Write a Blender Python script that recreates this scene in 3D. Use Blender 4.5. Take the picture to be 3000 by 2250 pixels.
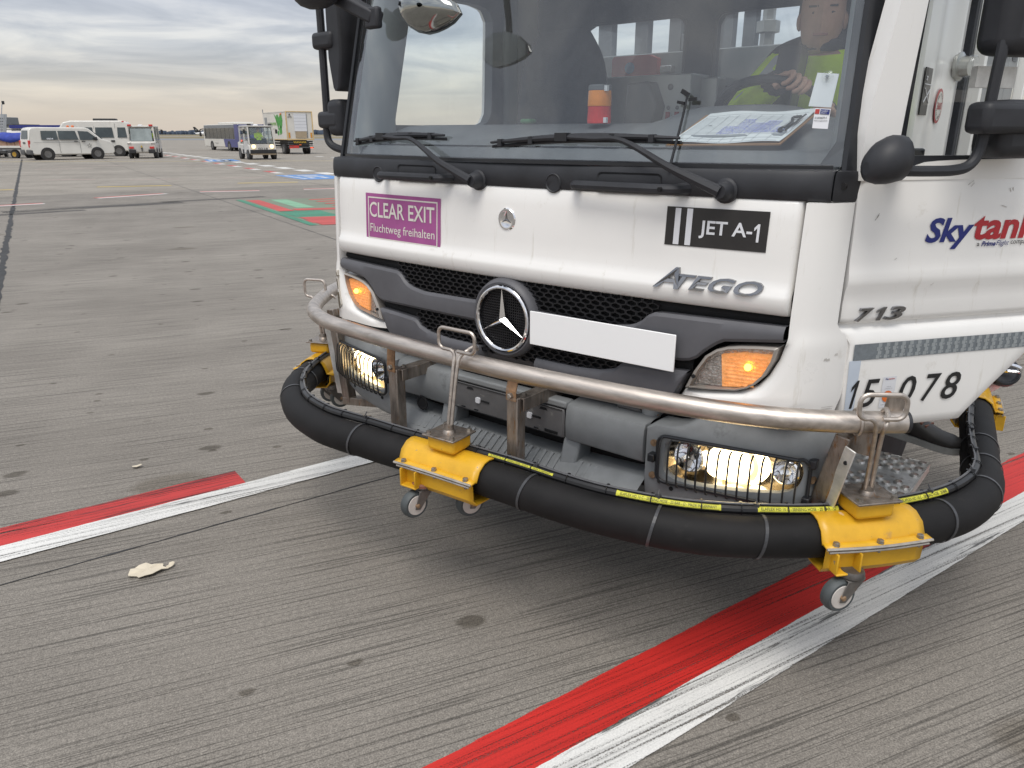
import bpy, bmesh, math, random
from mathutils import Vector, Matrix, Euler
random.seed(7)
for _o in list(bpy.data.objects): bpy.data.objects.remove(_o)
SC = bpy.context.scene
COL = SC.collection
R = math.radians

# ------------------------------------------------------------------ camera
cam_d = bpy.data.cameras.new('camera'); cam = bpy.data.objects.new('camera', cam_d); COL.objects.link(cam)
cam_d.sensor_width = 36.0; cam_d.lens = 26.4; cam_d.clip_start = 0.05; cam_d.clip_end = 6000
cam.location = (0, 0, 1.6); cam.rotation_euler = (R(90 - 18.45), 0, 0)
SC.camera = cam

# ------------------------------------------------------------------ world: high layered overcast
W = bpy.data.worlds.new('World'); SC.world = W; W.use_nodes = True
nt = W.node_tree; N = nt.nodes; Lk = nt.links; N.clear()
def wn(t, **k):
    n = N.new(t)
    for a, b in k.items(): setattr(n, a, b)
    return n
SUN_EL, SUN_AZ = 64, 200
out = wn('ShaderNodeOutputWorld'); bg = wn('ShaderNodeBackground'); bg.inputs['Strength'].default_value = 1.0
sky = wn('ShaderNodeTexSky', sky_type='NISHITA', sun_disc=False, sun_elevation=R(SUN_EL), sun_rotation=R(SUN_AZ)); sky.air_density = 1.0; sky.dust_density = 3.0
skm = wn('ShaderNodeVectorMath', operation='SCALE'); skm.inputs[3].default_value = 0.10; Lk.new(sky.outputs[0], skm.inputs[0])
tc = wn('ShaderNodeTexCoord'); sx = wn('ShaderNodeSeparateXYZ'); Lk.new(tc.outputs['Generated'], sx.inputs[0])
def wm(op, a, b=None, c=None):
    n = wn('ShaderNodeMath', operation=op)
    for i, v in enumerate((a, b, c)):
        if v is None: continue
        if isinstance(v, (int, float)): n.inputs[i].default_value = v
        else: Lk.new(v, n.inputs[i])
    return n.outputs[0]
zc = wm('MAXIMUM', sx.outputs[2], 0.0)
zz = wm('DIVIDE', zc, wm('ADD', zc, 0.22))
cv = wn('ShaderNodeCombineXYZ')
Lk.new(wm('MULTIPLY', sx.outputs[0], 3.6), cv.inputs[0]); Lk.new(wm('MULTIPLY', sx.outputs[1], 3.6), cv.inputs[1]); Lk.new(wm('MULTIPLY', zz, 11.0), cv.inputs[2])
n1 = wn('ShaderNodeTexNoise'); n1.inputs['Scale'].default_value = 1.35; n1.inputs['Detail'].default_value = 9; n1.inputs['Roughness'].default_value = 0.56; n1.inputs['Distortion'].default_value = 0.55
Lk.new(cv.outputs[0], n1.inputs['Vector'])
el = wn('ShaderNodeValToRGB'); Lk.new(zz, el.inputs[0]); e = el.color_ramp
e.elements[0].position = 0.0; e.elements[0].color = (0.53, 0.465, 0.40, 1)
e.elements[1].position = 1.0; e.elements[1].color = (0.80, 0.82, 0.86, 1)
for p, c in ((0.10, (0.57, 0.51, 0.435, 1)), (0.20, (0.56, 0.53, 0.48, 1)), (0.30, (0.51, 0.52, 0.53, 1)), (0.42, (0.49, 0.51, 0.56, 1)), (0.62, (0.66, 0.69, 0.74, 1))):
    q = e.elements.new(p); q.color = c
dk = wn('ShaderNodeValToRGB'); Lk.new(n1.outputs[0], dk.inputs[0]); d = dk.color_ramp
d.elements[0].position = 0.34; d.elements[0].color = (0.64, 0.67, 0.72, 1); d.elements[1].position = 0.66; d.elements[1].color = (1.22, 1.19, 1.13, 1)
q = d.elements.new(0.5); q.color = (0.90, 0.91, 0.93, 1)
fade = wm('MULTIPLY', wm('SUBTRACT', wm('MINIMUM', zz, 0.28), 0.05), 4.35); fade = wm('MAXIMUM', fade, 0.18)
mx = wn('ShaderNodeMix', data_type='RGBA'); Lk.new(fade, mx.inputs[0]); mx.inputs[6].default_value = (1, 1, 1, 1); Lk.new(dk.outputs[0], mx.inputs[7])
ml = wn('ShaderNodeMix', data_type='RGBA', blend_type='MULTIPLY'); ml.inputs[0].default_value = 1; Lk.new(el.outputs[0], ml.inputs[6]); Lk.new(mx.outputs[2], ml.inputs[7])
fm = wn('ShaderNodeMix', data_type='RGBA'); fm.inputs[0].default_value = 0.88; Lk.new(skm.outputs[0], fm.inputs[6]); Lk.new(ml.outputs[2], fm.inputs[7])
Lk.new(fm.outputs[2], bg.inputs[0]); Lk.new(bg.outputs[0], out.inputs[0])

# ------------------------------------------------------------------ sun behind cloud: weak and very soft
sd = bpy.data.lights.new('sun', 'SUN'); sd.energy = 1.5; sd.angle = R(30); sd.color = (1.0, 0.96, 0.9)
so = bpy.data.objects.new('sun', sd); COL.objects.link(so)
_az = R(SUN_AZ); _el = R(SUN_EL)
_dir = Vector((math.sin(_az) * math.cos(_el), math.cos(_az) * math.cos(_el), math.sin(_el)))
so.rotation_euler = _dir.to_track_quat('Z', 'Y').to_euler(); so.location = (-6, -10, 12)

VS = SC.view_settings; VS.view_transform = 'Standard'; VS.look = 'None'; VS.exposure = 0.46; VS.gamma = 1.0; VS.use_curve_mapping = False

# ------------------------------------------------------------------ materials
MATS = {}
def mat(name, col, rough=0.5, metal=0.0, spec=None, noise=None, bump=None, coat=0, emit=None, alpha=None, trans=0, stretch=None, rvar=0, coord='Object', spots=None):
    """procedural Principled: noise=(scale, dark factor, light factor), bump=(scale, strength), spots=(scale, thr, colour)"""
    m = bpy.data.materials.new(name); m.use_nodes = True; t = m.node_tree; b = t.nodes['Principled BSDF']
    b.inputs['Base Color'].default_value = (*col, 1); b.inputs['Roughness'].default_value = rough; b.inputs['Metallic'].default_value = metal
    if spec is not None: b.inputs['Specular IOR Level'].default_value = spec
    if coat: b.inputs['Coat Weight'].default_value = coat; b.inputs['Coat Roughness'].default_value = 0.08
    if trans: b.inputs['Transmission Weight'].default_value = trans
    if emit: b.inputs['Emission Color'].default_value = (*emit[0], 1); b.inputs['Emission Strength'].default_value = emit[1]
    if alpha is not None: b.inputs['Alpha'].default_value = alpha
    tcn = t.nodes.new('ShaderNodeTexCoord'); mp = t.nodes.new('ShaderNodeMapping'); t.links.new(tcn.outputs[coord], mp.inputs[0])
    if stretch: mp.inputs['Scale'].default_value = stretch
    cur = None
    if noise:
        nz = t.nodes.new('ShaderNodeTexNoise'); nz.inputs['Scale'].default_value = noise[0]; nz.inputs['Detail'].default_value = 8; nz.inputs['Roughness'].default_value = 0.62
        t.links.new(mp.outputs[0], nz.inputs[0])
        cr = t.nodes.new('ShaderNodeValToRGB'); t.links.new(nz.outputs[0], cr.inputs[0])
        cr.color_ramp.elements[0].position = 0.3; cr.color_ramp.elements[1].position = 0.7
        cr.color_ramp.elements[0].color = (*[c * noise[1] for c in col], 1); cr.color_ramp.elements[1].color = (*[min(1, c * noise[2]) for c in col], 1)
        cur = cr.outputs[0]
        if rvar:
            mr = t.nodes.new('ShaderNodeMapRange'); mr.inputs[3].default_value = max(0.05, rough - rvar); mr.inputs[4].default_value = min(1, rough + rvar)
            t.links.new(nz.outputs[0], mr.inputs[0]); t.links.new(mr.outputs[0], b.inputs['Roughness'])
    if spots:
        for sp in spots:
            n2 = t.nodes.new('ShaderNodeTexNoise'); n2.inputs['Scale'].default_value = sp[0]; n2.inputs['Detail'].default_value = 10; n2.inputs['Roughness'].default_value = 0.7
            if len(sp) > 4:
                m2 = t.nodes.new('ShaderNodeMapping'); m2.inputs['Scale'].default_value = sp[4]; t.links.new(tcn.outputs[coord], m2.inputs[0]); t.links.new(m2.outputs[0], n2.inputs[0])
            else: t.links.new(mp.outputs[0], n2.inputs[0])
            c2 = t.nodes.new('ShaderNodeValToRGB'); c2.color_ramp.elements[0].position = sp[1]; c2.color_ramp.elements[1].position = min(1, sp[1] + sp[3])
            c2.color_ramp.elements[0].color = (0, 0, 0, 1); c2.color_ramp.elements[1].color = (1, 1, 1, 1); t.links.new(n2.outputs[0], c2.inputs[0])
            mxn = t.nodes.new('ShaderNodeMix'); mxn.data_type = 'RGBA'; t.links.new(c2.outputs[0], mxn.inputs[0])
            if cur is None: mxn.inputs[6].default_value = (*col, 1)
            else: t.links.new(cur, mxn.inputs[6])
            mxn.inputs[7].default_value = (*sp[2], 1); cur = mxn.outputs[2]
    if cur is not None: t.links.new(cur, b.inputs['Base Color'])
    if bump:
        nb = t.nodes.new('ShaderNodeTexNoise'); nb.inputs['Scale'].default_value = bump[0]; nb.inputs['Detail'].default_value = 5
        t.links.new(mp.outputs[0], nb.inputs[0]); bn = t.nodes.new('ShaderNodeBump'); bn.inputs['Strength'].default_value = bump[1]; bn.inputs['Distance'].default_value = bump[2] if len(bump) > 2 else 0.002
        t.links.new(nb.outputs[0], bn.inputs['Height']); t.links.new(bn.outputs[0], b.inputs['Normal'])
    MATS[name] = m; return m
def glassmat(name, tint, base=0.06, refl_rough=0.0, extra=1.0, film=0.0):
    """thin pane: transparent with a Fresnel reflection"""
    m = bpy.data.materials.new(name); m.use_nodes = True; t = m.node_tree; t.nodes.clear()
    o = t.nodes.new('ShaderNodeOutputMaterial'); tr = t.nodes.new('ShaderNodeBsdfTransparent'); tr.inputs[0].default_value = (*tint, 1)
    gl = t.nodes.new('ShaderNodeBsdfGlossy'); gl.inputs['Roughness'].default_value = refl_rough; gl.inputs[0].default_value = (0.95, 0.97, 1, 1)
    geo = t.nodes.new('ShaderNodeNewGeometry'); dt = t.nodes.new('ShaderNodeVectorMath'); dt.operation = 'DOT_PRODUCT'; t.links.new(geo.outputs['Normal'], dt.inputs[0]); t.links.new(geo.outputs['Incoming'], dt.inputs[1])
    ab = t.nodes.new('ShaderNodeMath'); ab.operation = 'ABSOLUTE'; t.links.new(dt.outputs['Value'], ab.inputs[0]); om = t.nodes.new('ShaderNodeMath'); om.operation = 'SUBTRACT'; om.inputs[0].default_value = 1.0; t.links.new(ab.outputs[0], om.inputs[1])
    fr = t.nodes.new('ShaderNodeMath'); fr.operation = 'POWER'; fr.inputs[1].default_value = 5.0; t.links.new(om.outputs[0], fr.inputs[0])
    ad = t.nodes.new('ShaderNodeMath'); ad.operation = 'MULTIPLY_ADD'; ad.inputs[1].default_value = extra; ad.inputs[2].default_value = base + 0.04; ad.use_clamp = True
    t.links.new(fr.outputs[0], ad.inputs[0]); mx = t.nodes.new('ShaderNodeMixShader'); t.links.new(ad.outputs[0], mx.inputs[0]); t.links.new(tr.outputs[0], mx.inputs[1]); t.links.new(gl.outputs[0], mx.inputs[2]); last = mx
    if film:      # dust film on the pane
        tcn = t.nodes.new('ShaderNodeTexCoord'); nz = t.nodes.new('ShaderNodeTexNoise'); nz.inputs['Scale'].default_value = 3.0; nz.inputs['Detail'].default_value = 7; t.links.new(tcn.outputs['Object'], nz.inputs[0])
        mr = t.nodes.new('ShaderNodeMapRange'); mr.inputs[1].default_value = 0.3; mr.inputs[2].default_value = 0.75; mr.inputs[3].default_value = film * 0.3; mr.inputs[4].default_value = film * 1.9; t.links.new(nz.outputs[0], mr.inputs[0])
        df = t.nodes.new('ShaderNodeBsdfDiffuse'); df.inputs[0].default_value = (0.75, 0.76, 0.77, 1); m2 = t.nodes.new('ShaderNodeMixShader'); t.links.new(mr.outputs[0], m2.inputs[0]); t.links.new(mx.outputs[0], m2.inputs[1]); t.links.new(df.outputs[0], m2.inputs[2]); last = m2
    t.links.new(last.outputs[0], o.inputs[0])
    MATS[name] = m; return m
def emat(name, col, st):
    m = bpy.data.materials.new(name); m.use_nodes = True; t = m.node_tree; t.nodes.clear()
    o = t.nodes.new('ShaderNodeOutputMaterial'); e = t.nodes.new('ShaderNodeEmission'); e.inputs[0].default_value = (*col, 1); e.inputs[1].default_value = st; t.links.new(e.outputs[0], o.inputs[0]); MATS[name] = m; return m

mat('white_paint', (0.86, 0.847, 0.820), 0.30, noise=(1.6, 0.96, 1.02), coat=0.35, rvar=0.08, spots=[(9, 0.64, (0.64, 0.61, 0.55), 0.14), (70, 0.76, (0.45, 0.42, 0.38), 0.03), (5, 0.60, (0.70, 0.675, 0.62), 0.12, (6.0, 6.0, 0.6))])
mat('cream_plastic', (0.62, 0.585, 0.52), 0.5, noise=(6, 0.92, 1.05))
mat('black_plastic', (0.020, 0.021, 0.025), 0.55, noise=(9, 0.75, 1.5), bump=(420, 0.25, 0.0006), rvar=0.1)
mat('pillar_black', (0.016, 0.017, 0.020), 0.38, noise=(7, 0.8, 1.4), bump=(300, 0.12, 0.0005))
mat('grille_grey', (0.098, 0.098, 0.108), 0.5, noise=(8, 0.86, 1.12), bump=(500, 0.15, 0.0004))
mat('mesh_black', (0.014, 0.014, 0.016), 0.45, noise=(30, 0.7, 1.5))
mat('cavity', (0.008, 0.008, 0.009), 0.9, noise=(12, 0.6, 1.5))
mat('bumper_grey', (0.196, 0.206, 0.212), 0.62, noise=(5.5, 0.78, 1.22), bump=(380, 0.22, 0.0006), rvar=0.1, spots=[(26, 0.66, (0.25, 0.25, 0.24), 0.08), (7, 0.60, (0.075, 0.078, 0.08), 0.16), (40, 0.70, (0.33, 0.32, 0.30), 0.03, (1, 1, 9))])
mat('holder_grey', (0.105, 0.103, 0.105), 0.55, noise=(10, 0.8, 1.25), spots=[(22, 0.60, (0.19, 0.185, 0.18), 0.04)])
mat('steel', (0.56, 0.505, 0.455), 0.45, metal=1.0, noise=(6, 0.72, 1.22), rvar=0.10, stretch=(1.2, 8, 8), bump=(60, 0.10, 0.0006), spots=[(5, 0.63, (0.24, 0.17, 0.12), 0.10), (40, 0.68, (0.20, 0.17, 0.15), 0.05)])
mat('steel_post', (0.33, 0.29, 0.255), 0.48, metal=0.85, noise=(5, 0.55, 1.25), rvar=0.10, stretch=(9, 9, 2), bump=(90, 0.12, 0.0006), spots=[(9, 0.56, (0.27, 0.145, 0.06), 0.12), (14, 0.62, (0.12, 0.09, 0.075), 0.08)])
mat('galvanised', (0.66, 0.65, 0.62), 0.40, metal=0.55, noise=(14, 0.7, 1.3), rvar=0.12, bump=(70, 0.2, 0.001), spots=[(12, 0.62, (0.34, 0.29, 0.24), 0.1)])
mat('chrome', (0.86, 0.86, 0.88), 0.07, metal=1.0, noise=(20, 0.96, 1.0))
mat('chrome_dark', (0.27, 0.27, 0.28), 0.16, metal=1.0, noise=(20, 0.9, 1.1))
mat('bolt_steel', (0.42, 0.39, 0.35), 0.42, metal=0.9, noise=(60, 0.6, 1.2))
mat('rust_strap', (0.34, 0.205, 0.115), 0.45, metal=0.6, noise=(16, 0.5, 1.5), rvar=0.1, spots=[(11, 0.52, (0.40, 0.36, 0.31), 0.12), (22, 0.62, (0.12, 0.08, 0.06), 0.08)])
mat('rust_bolt', (0.26, 0.17, 0.10), 0.6, metal=0.4, noise=(60, 0.5, 1.4))
mat('hose_rubber', (0.0085, 0.008, 0.0083), 0.66, spec=0.28, noise=(9, 0.7, 1.6), bump=(260, 0.35, 0.0008), rvar=0.1, spots=[(6, 0.62, (0.034, 0.030, 0.028), 0.2), (3.2, 0.70, (0.10, 0.062, 0.035), 0.02)])
mat('thin_rubber', (0.010, 0.010, 0.011), 0.33, noise=(20, 0.8, 1.4), rvar=0.08)
mat('tie_black', (0.045, 0.046, 0.05), 0.4, noise=(40, 0.8, 1.4))
mat('label_yellow', (0.62, 0.60, 0.05), 0.5, noise=(30, 0.8, 1.1))
mat('print_black', (0.012, 0.012, 0.013), 0.5, noise=(30, 0.8, 1.3))
mat('yellow_paint', (0.72, 0.40, 0.02), 0.36, noise=(7, 0.72, 1.08), rvar=0.12, bump=(30, 0.3, 0.0015), spots=[(12, 0.60, (0.48, 0.28, 0.06), 0.08), (34, 0.655, (0.26, 0.21, 0.16), 0.02), (4.3, 0.63, (0.72, 0.52, 0.33), 0.02), (60, 0.68, (0.16, 0.10, 0.06), 0.03)])
mat('worn_edge', (0.42, 0.39, 0.35), 0.5, metal=0.3, noise=(25, 0.7, 1.2))
mat('tyre_grey', (0.065, 0.075, 0.078), 0.6, noise=(16, 0.75, 1.3))
mat('wheel_disc', (0.58, 0.54, 0.50), 0.55, noise=(14, 0.8, 1.1), spots=[(9, 0.62, (0.26, 0.23, 0.21), 0.1)])
mat('fork_steel', (0.16, 0.15, 0.14), 0.5, metal=0.7, noise=(18, 0.6, 1.5), spots=[(14, 0.62, (0.22, 0.10, 0.05), 0.1)])
mat('rust_red', (0.22, 0.09, 0.055), 0.6, noise=(18, 0.6, 1.4))
mat('interior_grey', (0.125, 0.132, 0.142), 0.7, noise=(12, 0.85, 1.15), bump=(350, 0.2, 0.0006))
mat('interior_light', (0.27, 0.29, 0.30), 0.6, noise=(5, 0.92, 1.06), bump=(350, 0.1, 0.0005))
mat('seat_fabric', (0.026, 0.028, 0.034), 0.9, noise=(20, 0.7, 1.4), bump=(160, 0.6, 0.002))
mat('stainless_sheet', (0.40, 0.40, 0.39), 0.38, metal=0.6, noise=(9, 0.88, 1.1), rvar=0.08)
mat('cabinet_grey', (0.27, 0.28, 0.285), 0.5, noise=(4, 0.92, 1.08))
mat('red_box', (0.42, 0.035, 0.03), 0.45, noise=(9, 0.85, 1.1))
mat('blue_disc', (0.05, 0.16, 0.32), 0.4, noise=(30, 0.8, 1.2))
mat('hivis', (0.66, 0.92, 0.03), 0.65, noise=(6, 0.78, 1.1), bump=(14, 0.6, 0.012), emit=((0.42, 0.66, 0.02), 0.0))
mat('reflective_grey', (0.45, 0.46, 0.48), 0.4, noise=(20, 0.9, 1.1))
mat('dark_cloth', (0.022, 0.023, 0.028), 0.85, noise=(14, 0.7, 1.4), bump=(40, 0.4, 0.004))
mat('skin', (0.50, 0.29, 0.21), 0.5, noise=(30, 0.88, 1.08), spec=0.4)
mat('hair', (0.022, 0.016, 0.012), 0.6, noise=(60, 0.6, 1.6), bump=(120, 0.6, 0.003))
mat('shoe_leather', (0.040, 0.037, 0.035), 0.55, noise=(14, 0.7, 1.5))
mat('shoe_sole', (0.42, 0.43, 0.42), 0.7, noise=(14, 0.8, 1.2))
mat('wood_board', (0.30, 0.16, 0.07), 0.6, noise=(8, 0.8, 1.2))
mat('paper', (0.70, 0.73, 0.76), 0.7, noise=(4, 0.96, 1.02))
mat('print_grey', (0.25, 0.27, 0.30), 0.7, noise=(30, 0.9, 1.1))
mat('ink_blue', (0.20, 0.22, 0.50), 0.7, noise=(220, 0.8, 1.9))
mat('amber_lens', (0.80, 0.26, 0.02), 0.25, noise=(30, 0.85, 1.1), spec=0.6)
mat('red_lens', (0.72, 0.03, 0.03), 0.25, noise=(30, 0.85, 1.1), spec=0.6)
mat('lamp_body', (0.36, 0.33, 0.30), 0.3, noise=(9, 0.9, 1.08), metal=0.25)
mat('lamp_silver', (0.55, 0.52, 0.50), 0.25, metal=0.8, noise=(120, 0.55, 1.3), bump=(130, 0.8, 0.004))
mat('amber_glow_reflector', (0.72, 0.36, 0.17), 0.22, metal=0.35, noise=(70, 0.55, 1.35), bump=(95, 1.0, 0.005), emit=((1.0, 0.38, 0.09), 0.36))  # bulb light on the reflector is added as emission
emat('amber_bulb', (1.0, 0.42, 0.04), 9.0)
emat('headlight_glow', (1.0, 0.80, 0.46), 6.5)
mat('headlight_shell', (0.62, 0.58, 0.52), 0.16, metal=1.0, noise=(6, 0.7, 1.15))
mat('glowing_reflector', (0.80, 0.66, 0.45), 0.15, metal=1.0, noise=(9, 0.7, 1.1), emit=((1.0, 0.72, 0.34), 1.3))  # lamplight caught by the reflector is put in as its own emission
glassmat('windscreen_glass', (0.90, 0.94, 0.94), base=0.06, extra=0.9, film=0.03)
glassmat('side_glass', (0.93, 0.96, 0.96), base=0.02)
glassmat('clear_lens', (0.97, 0.97, 0.96), base=0.0)
mat('mirror', (0.75, 0.77, 0.78), 0.03, metal=1.0, noise=(4, 0.97, 1.0))
mat('magenta', (0.36, 0.085, 0.27), 0.5, noise=(12, 0.88, 1.1))
mat('sign_cream', (0.72, 0.69, 0.63), 0.5, noise=(12, 0.95, 1.03))
mat('decal_black', (0.022, 0.020, 0.019), 0.4, noise=(12, 0.8, 1.3))
mat('decal_white', (0.70, 0.71, 0.74), 0.45, noise=(12, 0.95, 1.03))
mat('navy', (0.012, 0.022, 0.17), 0.4, noise=(12, 0.9, 1.1))
mat('brand_red', (0.42, 0.022, 0.030), 0.4, noise=(12, 0.9, 1.1))
mat('stripe_a', (0.19, 0.215, 0.235), 0.35, noise=(90, 0.85, 1.15), metal=0.2)
mat('stripe_b', (0.33, 0.36, 0.375), 0.35, noise=(90, 0.92, 1.08), metal=0.2)
mat('pale_blue', (0.52, 0.58, 0.66), 0.45, noise=(12, 0.97, 1.03))
mat('orange_label', (0.68, 0.15, 0.02), 0.4, noise=(20, 0.9, 1.1))
mat('scuff', (0.50, 0.48, 0.45), 0.7, noise=(40, 0.7, 1.4))
mat('tape_white', (0.60, 0.60, 0.57), 0.5, noise=(12, 0.85, 1.05), spots=[(8, 0.62, (0.45, 0.37, 0.24), 0.12)])
mat('plate_white', (0.90, 0.90, 0.90), 0.35, noise=(5, 0.99, 1.0))
mat('tree_haze', (0.060, 0.080, 0.115), 0.95, noise=(0.02, 0.8, 1.2))  # blue of the distance haze is put into the tree colour
mat('grass_field', (0.20, 0.165, 0.095), 0.95, noise=(0.03, 0.7, 1.25))
mat('taxi_asphalt', (0.19, 0.20, 0.215), 0.85, noise=(0.05, 0.85, 1.15))

# ------------------------------------------------------------------ mesh helpers
class B:
    """collects shapes, then becomes ONE mesh object"""
    def __init__(s): s.v = []; s.f = []; s.m = []
    def add(s, vs, fs, mi=0):
        o = len(s.v); s.v += [tuple(v) for v in vs]; s.f += [tuple(i + o for i in f) for f in fs]; s.m += [mi] * len(fs); return s
    def box(s, c, d, rot=None, mi=0):
        c = Vector(c); vs = []
        M = rot if rot is not None else Matrix.Identity(3)
        for x in (-.5, .5):
            for y in (-.5, .5):
                for z in (-.5, .5): vs.append(c + M @ Vector((x * d[0], y * d[1], z * d[2])))
        return s.add(vs, [(0, 1, 3, 2), (4, 6, 7, 5), (0, 4, 5, 1), (2, 3, 7, 6), (0, 2, 6, 4), (1, 5, 7, 3)], mi)
    def bar(s, a, b, w, h, up=(0, 0, 1), mi=0):
        a, b = Vector(a), Vector(b); x = (b - a); l = x.length; x.normalize(); y = Vector(up).cross(x)
        if y.length < 1e-5: y = Vector((0, 1, 0)).cross(x)
        y.normalize(); z = x.cross(y); M = Matrix((x, y, z)).transposed()
        return s.box((a + b) / 2, (l, w, h), M, mi)
    def cyl(s, a, b, r0, r1=None, n=16, caps=True, mi=0):
        a, b = Vector(a), Vector(b); r1 = r0 if r1 is None else r1
        x = (b - a).normalized(); t = Vector((0, 0, 1)) if abs(x.z) < .9 else Vector((1, 0, 0)); y = x.cross(t).normalized(); z = x.cross(y)
        vs = []
        for p, r in ((a, r0), (b, r1)):
            for i in range(n):
                q = 2 * math.pi * i / n; vs.append(p + (y * math.cos(q) + z * math.sin(q)) * r)
        fs = [(i, (i + 1) % n, n + (i + 1) % n, n + i) for i in range(n)]
        if caps: fs += [tuple(range(n - 1, -1, -1)), tuple(range(n, 2 * n))]
        return s.add(vs, fs, mi)
    def lathe(s, a, ax, prof, n=24, mi=0):
        """prof = [(dist along axis, radius)]"""
        a = Vector(a); x = Vector(ax).normalized(); t = Vector((0, 0, 1)) if abs(x.z) < .9 else Vector((1, 0, 0)); y = x.cross(t).normalized(); z = x.cross(y); vs = []
        for d, r in prof:
            for i in range(n):
                q = 2 * math.pi * i / n; vs.append(a + x * d + (y * math.cos(q) + z * math.sin(q)) * r)
        fs = []
        for j in range(len(prof) - 1):
            fs += [(j * n + i, j * n + (i + 1) % n, (j + 1) * n + (i + 1) % n, (j + 1) * n + i) for i in range(n)]
        fs += [tuple(range(n - 1, -1, -1)), tuple(range((len(prof) - 1) * n, len(prof) * n))]
        return s.add(vs, fs, mi)
    def tube(s, path, r, n=10, smooth=6, caps=True, closed=False, mi=0):
        P = spline(path, smooth, closed) if smooth > 1 else [Vector(p) for p in path]
        rr = r if callable(r) else (lambda t: r)
        m = len(P); vs = []; up = None
        for k, p in enumerate(P):
            if closed: tg = P[(k + 1) % m] - P[k - 1]
            else: tg = P[min(k + 1, m - 1)] - P[max(k - 1, 0)]
            tg.normalize()
            if up is None:
                t = Vector((0, 0, 1)) if abs(tg.z) < .9 else Vector((1, 0, 0)); up = tg.cross(t).normalized()
            up = (up - tg * up.dot(tg)).normalized(); w = tg.cross(up); q = rr(k / (m - 1))
            for i in range(n):
                a = 2 * math.pi * i / n; vs.append(p + (up * math.cos(a) + w * math.sin(a)) * q)
        fs = []
        for k in range(m if closed else m - 1):
            k2 = (k + 1) % m
            fs += [(k * n + i, k * n + (i + 1) % n, k2 * n + (i + 1) % n, k2 * n + i) for i in range(n)]
        if caps and not closed: fs += [tuple(range(n - 1, -1, -1)), tuple(range((m - 1) * n, m * n))]
        return s.add(vs, fs, mi)
    def grid(s, rows, mi=0, flip=False):
        n = len(rows[0]); vs = [p for r in rows for p in r]; fs = []
        for j in range(len(rows) - 1):
            for i in range(n - 1):
                f = (j * n + i, j * n + i + 1, (j + 1) * n + i + 1, (j + 1) * n + i); fs.append(f[::-1] if flip else f)
        return s.add(vs, fs, mi)
    def prism(s, front, back, mi=0):
        """two matching closed outlines joined"""
        n = len(front); fs = [tuple(range(n)), tuple(range(2 * n - 1, n - 1, -1))]
        fs += [(i, n + i, n + (i + 1) % n, (i + 1) % n) for i in range(n)]
        return s.add(list(front) + list(back), fs, mi)
    def ring(s, o1, i1, o2, i2, mi=0):
        """plate with a hole: outer/inner outline, front (1) and back (2)"""
        n = len(o1); vs = list(o1) + list(i1) + list(o2) + list(i2); fs = []
        for k in range(n):
            j = (k + 1) % n
            fs += [(k, j, n + j, n + k), (2 * n + k, 3 * n + k, 3 * n + j, 2 * n + j), (k, 2 * n + k, 2 * n + j, j), (n + k, n + j, 3 * n + j, 3 * n + k)]
        return s.add(vs, fs, mi)
    def sphere(s, c, r, n=12, sc=(1, 1, 1), mi=0):
        c = Vector(c); vs = []; m = n // 2
        for j in range(m + 1):
            a = math.pi * j / m
            for i in range(n):
                q = 2 * math.pi * i / n; vs.append(c + Vector((math.sin(a) * math.cos(q) * sc[0], math.sin(a) * math.sin(q) * sc[1], math.cos(a) * sc[2])) * r)
        fs = [(j * n + i, j * n + (i + 1) % n, (j + 1) * n + (i + 1) % n, (j + 1) * n + i) for j in range(m) for i in range(n)]
        return s.add(vs, fs, mi)
    def obj(s, name, mt, parent=None, bevel=0, smooth=True, seg=2, ang=35, solid=0, sub=0, clean=False):
        me = bpy.data.meshes.new(name); me.from_pydata(s.v, [], s.f); me.update()
        mts = mt if isinstance(mt, (list, tuple)) else [mt]
        for x in mts: me.materials.append(MATS[x])
        if len(mts) > 1: me.polygons.foreach_set('material_index', s.m)
        bm = bmesh.new(); bm.from_mesh(me)
        if clean: bmesh.ops.remove_doubles(bm, verts=bm.verts, dist=1e-5)
        bmesh.ops.recalc_face_normals(bm, faces=bm.faces); bm.to_mesh(me); bm.free()
        if smooth:
            me.polygons.foreach_set('use_smooth', [True] * len(me.polygons)); me.set_sharp_from_angle(angle=R(ang))
        o = bpy.data.objects.new(name, me); COL.objects.link(o)
        if parent is not None: o.parent = parent
        if solid: md = o.modifiers.new('solid', 'SOLIDIFY'); md.thickness = solid; md.offset = 0
        if bevel: md = o.modifiers.new('bevel', 'BEVEL'); md.width = bevel; md.segments = seg; md.limit_method = 'ANGLE'; md.angle_limit = R(35); md.harden_normals = False
        if sub: md = o.modifiers.new('sub', 'SUBSURF'); md.levels = sub; md.render_levels = sub
        return o
def spline(P, k=6, closed=False):
    P = [Vector(p) for p in P]; out = []; n = len(P)
    if n < 3 and not closed: return P
    for i in range(n if closed else n - 1):
        if closed: a, b, c, d = P[i - 1], P[i], P[(i + 1) % n], P[(i + 2) % n]
        else: a, b, c, d = P[max(i - 1, 0)], P[i], P[i + 1], P[min(i + 2, n - 1)]
        for j in range(k):
            t = j / k; out.append(0.5 * (2 * b + (c - a) * t + (2 * a - 5 * b + 4 * c - d) * t * t + (3 * b - a - 3 * c + d) * t ** 3))
    if not closed: out.append(P[-1])
    return out
def rrect(x0, x1, y0, y1, r, n=5):
    o = []
    for cx, cy, a0 in ((x1 - r, y1 - r, 0), (x0 + r, y1 - r, 90), (x0 + r, y0 + r, 180), (x1 - r, y0 + r, 270)):
        for i in range(n + 1):
            a = R(a0 + 90 * i / n); o.append((cx + r * math.cos(a), cy + r * math.sin(a)))
    return o
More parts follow.
